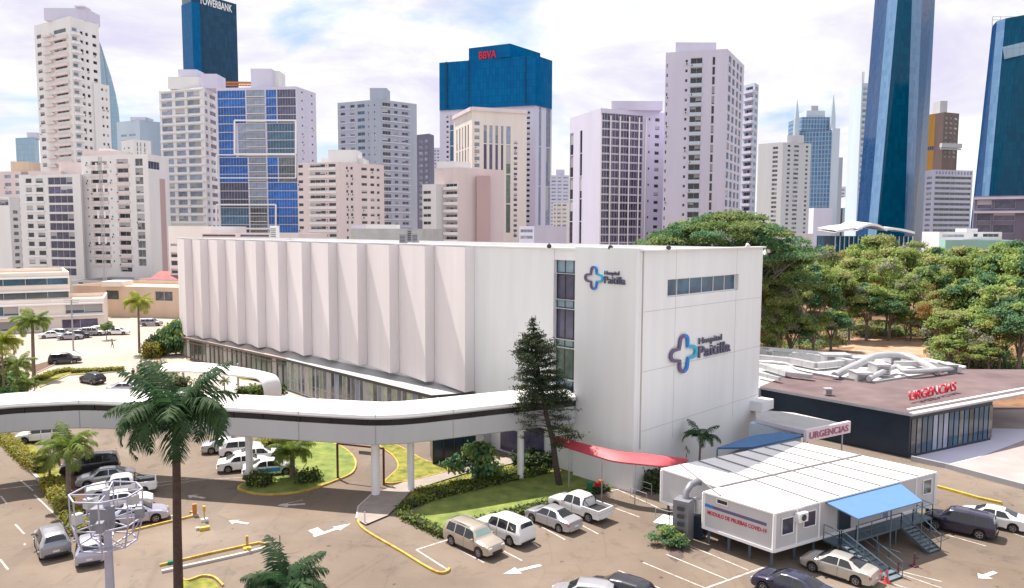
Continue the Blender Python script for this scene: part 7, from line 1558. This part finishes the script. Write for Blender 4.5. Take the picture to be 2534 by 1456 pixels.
pA, pB = G(836, 1186), G(950, 1200); zA = PY(836, 1098, pA.y).z; r = thing('height_barrier', 'dark red frame of two posts and a top bar over the driveway', 'barrier', pA); O2 = pA
for p in (pA, pB): b = MB(); q = p - O2; b.bar(q, q + Vector((0, 0, zA)), .17); b.build('post', ['dark_red_metal'], r)
b = MB(); b.bar(Vector((0, 0, zA)), pB - O2 + Vector((0, 0, zA)), .14); b.build('top_bar', ['dark_red_metal'], r)
b = MB(); q = (pB - O2) * .62 + Vector((0, -.1, zA - .55)); b.box(q, (1.3, .06, .3), math.atan2(pB.y - pA.y, pB.x - pA.x)); b.build('sign_plate', ['steel_grey'], r)
def small(name, label, cat, px, py, boxes, tubes=(), group=None):
    r = thing(name, label, cat, G(px, py), 0, group)
    for nm, c, d, m in boxes: b = MB(); b.box(c, d, .5); b.build(nm, [m], r)
    for nm, P, rr, m in tubes: b = MB(); b.tube(P, rr, 10); b.build(nm, [m], r)
    return r
small('ticket_machine', 'orange ticket machine on the kerb behind the tall palm', 'ticket machine', 482, 1277, [('cabinet', (0, 0, .55), (.3, .28, .8), 'orange_paint'), ('base', (0, 0, .08), (.45, .4, .16), 'concrete')])
small('gate_post', 'yellow post with white base right of the orange ticket machine', 'post', 506, 1290, [('base', (0, 0, .1), (.5, .4, .2), 'white_paint'), ('head', (0, 0, 1.0), (.2, .2, .35), 'yellow_paint')], [('post', [(0, 0, .2), (0, 0, .8)], .05, 'yellow_paint')])
small('traffic_stud', 'low yellow block on the tarmac right of the tall palm', 'block', 506, 1312, [('block', (0, 0, .12), (.7, .3, .24), 'yellow_paint'), ('cap', (-.5, 0, .1), (.25, .25, .2), 'white_paint')])
small('gate_post', 'yellow post on the long kerb near the bottom palm', 'post', 612, 1365, [('base', (0, 0, .2), (.5, .4, .16), 'yellow_paint'), ('head', (0, 0, .8), (.16, .16, .6), 'yellow_kerb')])
small('drain_cover', 'small green and white marker on the tarmac left of the palm trunk', 'marker', 425, 1395, [('block', (0, 0, .1), (.5, .3, .2), 'green_plastic'), ('cap', (.4, .1, .1), (.4, .2, .16), 'white_paint')])
small('litter_bin', 'green litter bin behind the white pickup truck', 'bin', 1459, 1222, [('lid', (0, 0, .98), (.5, .5, .08), 'green_plastic')], [('body', [(0, 0, 0), (0, 0, .95)], .24, 'green_plastic')])
small('cart', 'small red and orange cart near the green bin', 'cart', 1482, 1214, [('body', (0, 0, .5), (.6, .4, .4), 'red_sign'), ('tray', (.15, .1, .78), (.4, .35, .16), 'orange_paint')], [('wheel', [(-.3, -.35, .2), (-.3, -.28, .2)], .2, 'rubber'), ('wheel', [(.3, -.35, .2), (.3, -.28, .2)], .2, 'rubber')])
def cone(px, py, lb, s=1.0):
    r = thing('traffic_cone', lb, 'traffic cone', G(px, py), 0, 'traffic cones by the silver sedan'); b = MB(); b.tube([(0, 0, .04 * s), (0, 0, .72 * s)], [.17 * s, .035 * s], 12); b.build('body', ['cone_red'], r, smooth=True); b = MB(); b.tube([(0, 0, .36 * s), (0, 0, .48 * s)], [.118 * s, .088 * s], 12); b.build('collar', ['white_paint'], r); b = MB(); b.box((0, 0, .02), (.42 * s, .42 * s, .04)); b.build('base', ['cone_red'], r)
cone(2193, 1441, 'taller red traffic cone behind the silver champagne sedan', 1.1); cone(2180, 1432, 'smaller red traffic cone left of the taller one', .8); 
small('stanchion', 'dark red stanchion standing right of the cones', 'post', 2222, 1426, [('base', (0, 0, .04), (.4, .4, .08), 'dark_red_metal')], [('post', [(0, 0, 0), (0, 0, .95)], .06, 'dark_red_metal')])
small('stanchion', 'dark red stanchion at the foot of the second stairs', 'post', 2262, 1402, [('base', (0, 0, .04), (.4, .4, .08), 'dark_red_metal')], [('post', [(0, 0, 0), (0, 0, .9)], .06, 'dark_red_metal')])
r = thing('handrail', 'pale handrail between the dark shrubs and the clinic', 'handrail', G(1570, 1212)); rail([Vector((0, 0, 0)), G(1612, 1226) - G(1570, 1212)], .95, 'galv', r)
r = thing('handrail', 'second pale handrail nearer the parking bays', 'handrail', G(1560, 1232)); rail([Vector((0, 0, 0)), G(1600, 1246) - G(1560, 1232)], .8, 'galv', r)
r = thing('guard_rail', 'long low guard rail beyond the dirt track', 'railing', PY(2110, 856, 118)); rail([Vector((0, 0, -.4)), Vector((6.5, 0, -.4)), Vector((13, 0, -.4))], .9, 'galv', r); r.location.z = 0.4
# yard wall right
# ---------------------------------------------------------------- people
def person(px, py, label, cloth, legs, face=0, stride=.25):
    p = G(px, py); r = thing('person', label, 'person', p, face)
    J = [(0, 0, .95), (0, 0, 1.15), (0, .01, 1.40), (0, 0, 1.50), (0, -.01, 1.60), (0, -.02, 1.74), (.10, 0, .88), (.11, -stride, .50), (.11, -stride * .7, .09), (.11, -stride * .7 - .16, .04), (-.10, 0, .88), (-.11, stride * .6, .50), (-.11, stride * 1.1, .11), (-.11, stride * 1.1 - .15, .05), (.19, 0, 1.40), (.25, .05, 1.13), (.26, -.06, .90), (.265, -.10, .82), (-.19, 0, 1.40), (-.25, -.04, 1.13), (-.26, -.12, .90), (-.265, -.16, .82)]
    E_ = [(0, 1), (1, 2), (2, 3), (3, 4), (4, 5), (0, 6), (6, 7), (7, 8), (8, 9), (0, 10), (10, 11), (11, 12), (12, 13), (2, 14), (14, 15), (15, 16), (16, 17), (2, 18), (18, 19), (19, 20), (20, 21)]
    rad = [.15, .14, .15, .06, .10, .085, .10, .065, .045, .04, .10, .065, .045, .04, .065, .045, .035, .03, .065, .045, .035, .03]
    me = bpy.data.meshes.new('body'); me.from_pydata(J, E_, []); o = bpy.data.objects.new('body', me); col.objects.link(o); md = o.modifiers.new('s', 'SKIN'); 
    if not me.skin_vertices: me.skin_vertices.new()
    for k, v in enumerate(me.skin_vertices[0].data): v.radius = (rad[k], rad[k] * (.75 if k in (0, 1, 2) else 1)); v.use_root = (k == 0)
    o.modifiers.new('u', 'SUBSURF').levels = 1; dg = bpy.context.evaluated_depsgraph_get(); m2 = bpy.data.meshes.new_from_object(o.evaluated_get(dg)); bpy.data.objects.remove(o)
    for m_ in ('skin', cloth, legs): m2.materials.append(M[m_])
    for f in m2.polygons: c = f.center; f.material_index = 0 if c.z > 1.46 or (abs(c.x) > .22 and c.z < 1.0) else 1 if c.z > .92 else 2; f.use_smooth = True
    link('body', m2, r); b = MB(); b.tube([(0, .01, 1.66), (0, .02, 1.76), (0, .02, 1.80)], [.112, .10, .03], 10); b.build('hair', ['black'], r, smooth=True)
person(330, 941, 'person in dark clothes walking on the street beside the island', 'cloth_dark', 'cloth_brown', .6)
person(278, 862, 'person in brown walking near the street lot', 'cloth_brown', 'cloth_dark', 2.2)
person(1632, 1212, 'person in dark clothes standing under the end of the red awning', 'cloth_dark', 'cloth_dark', 1.0, .08)
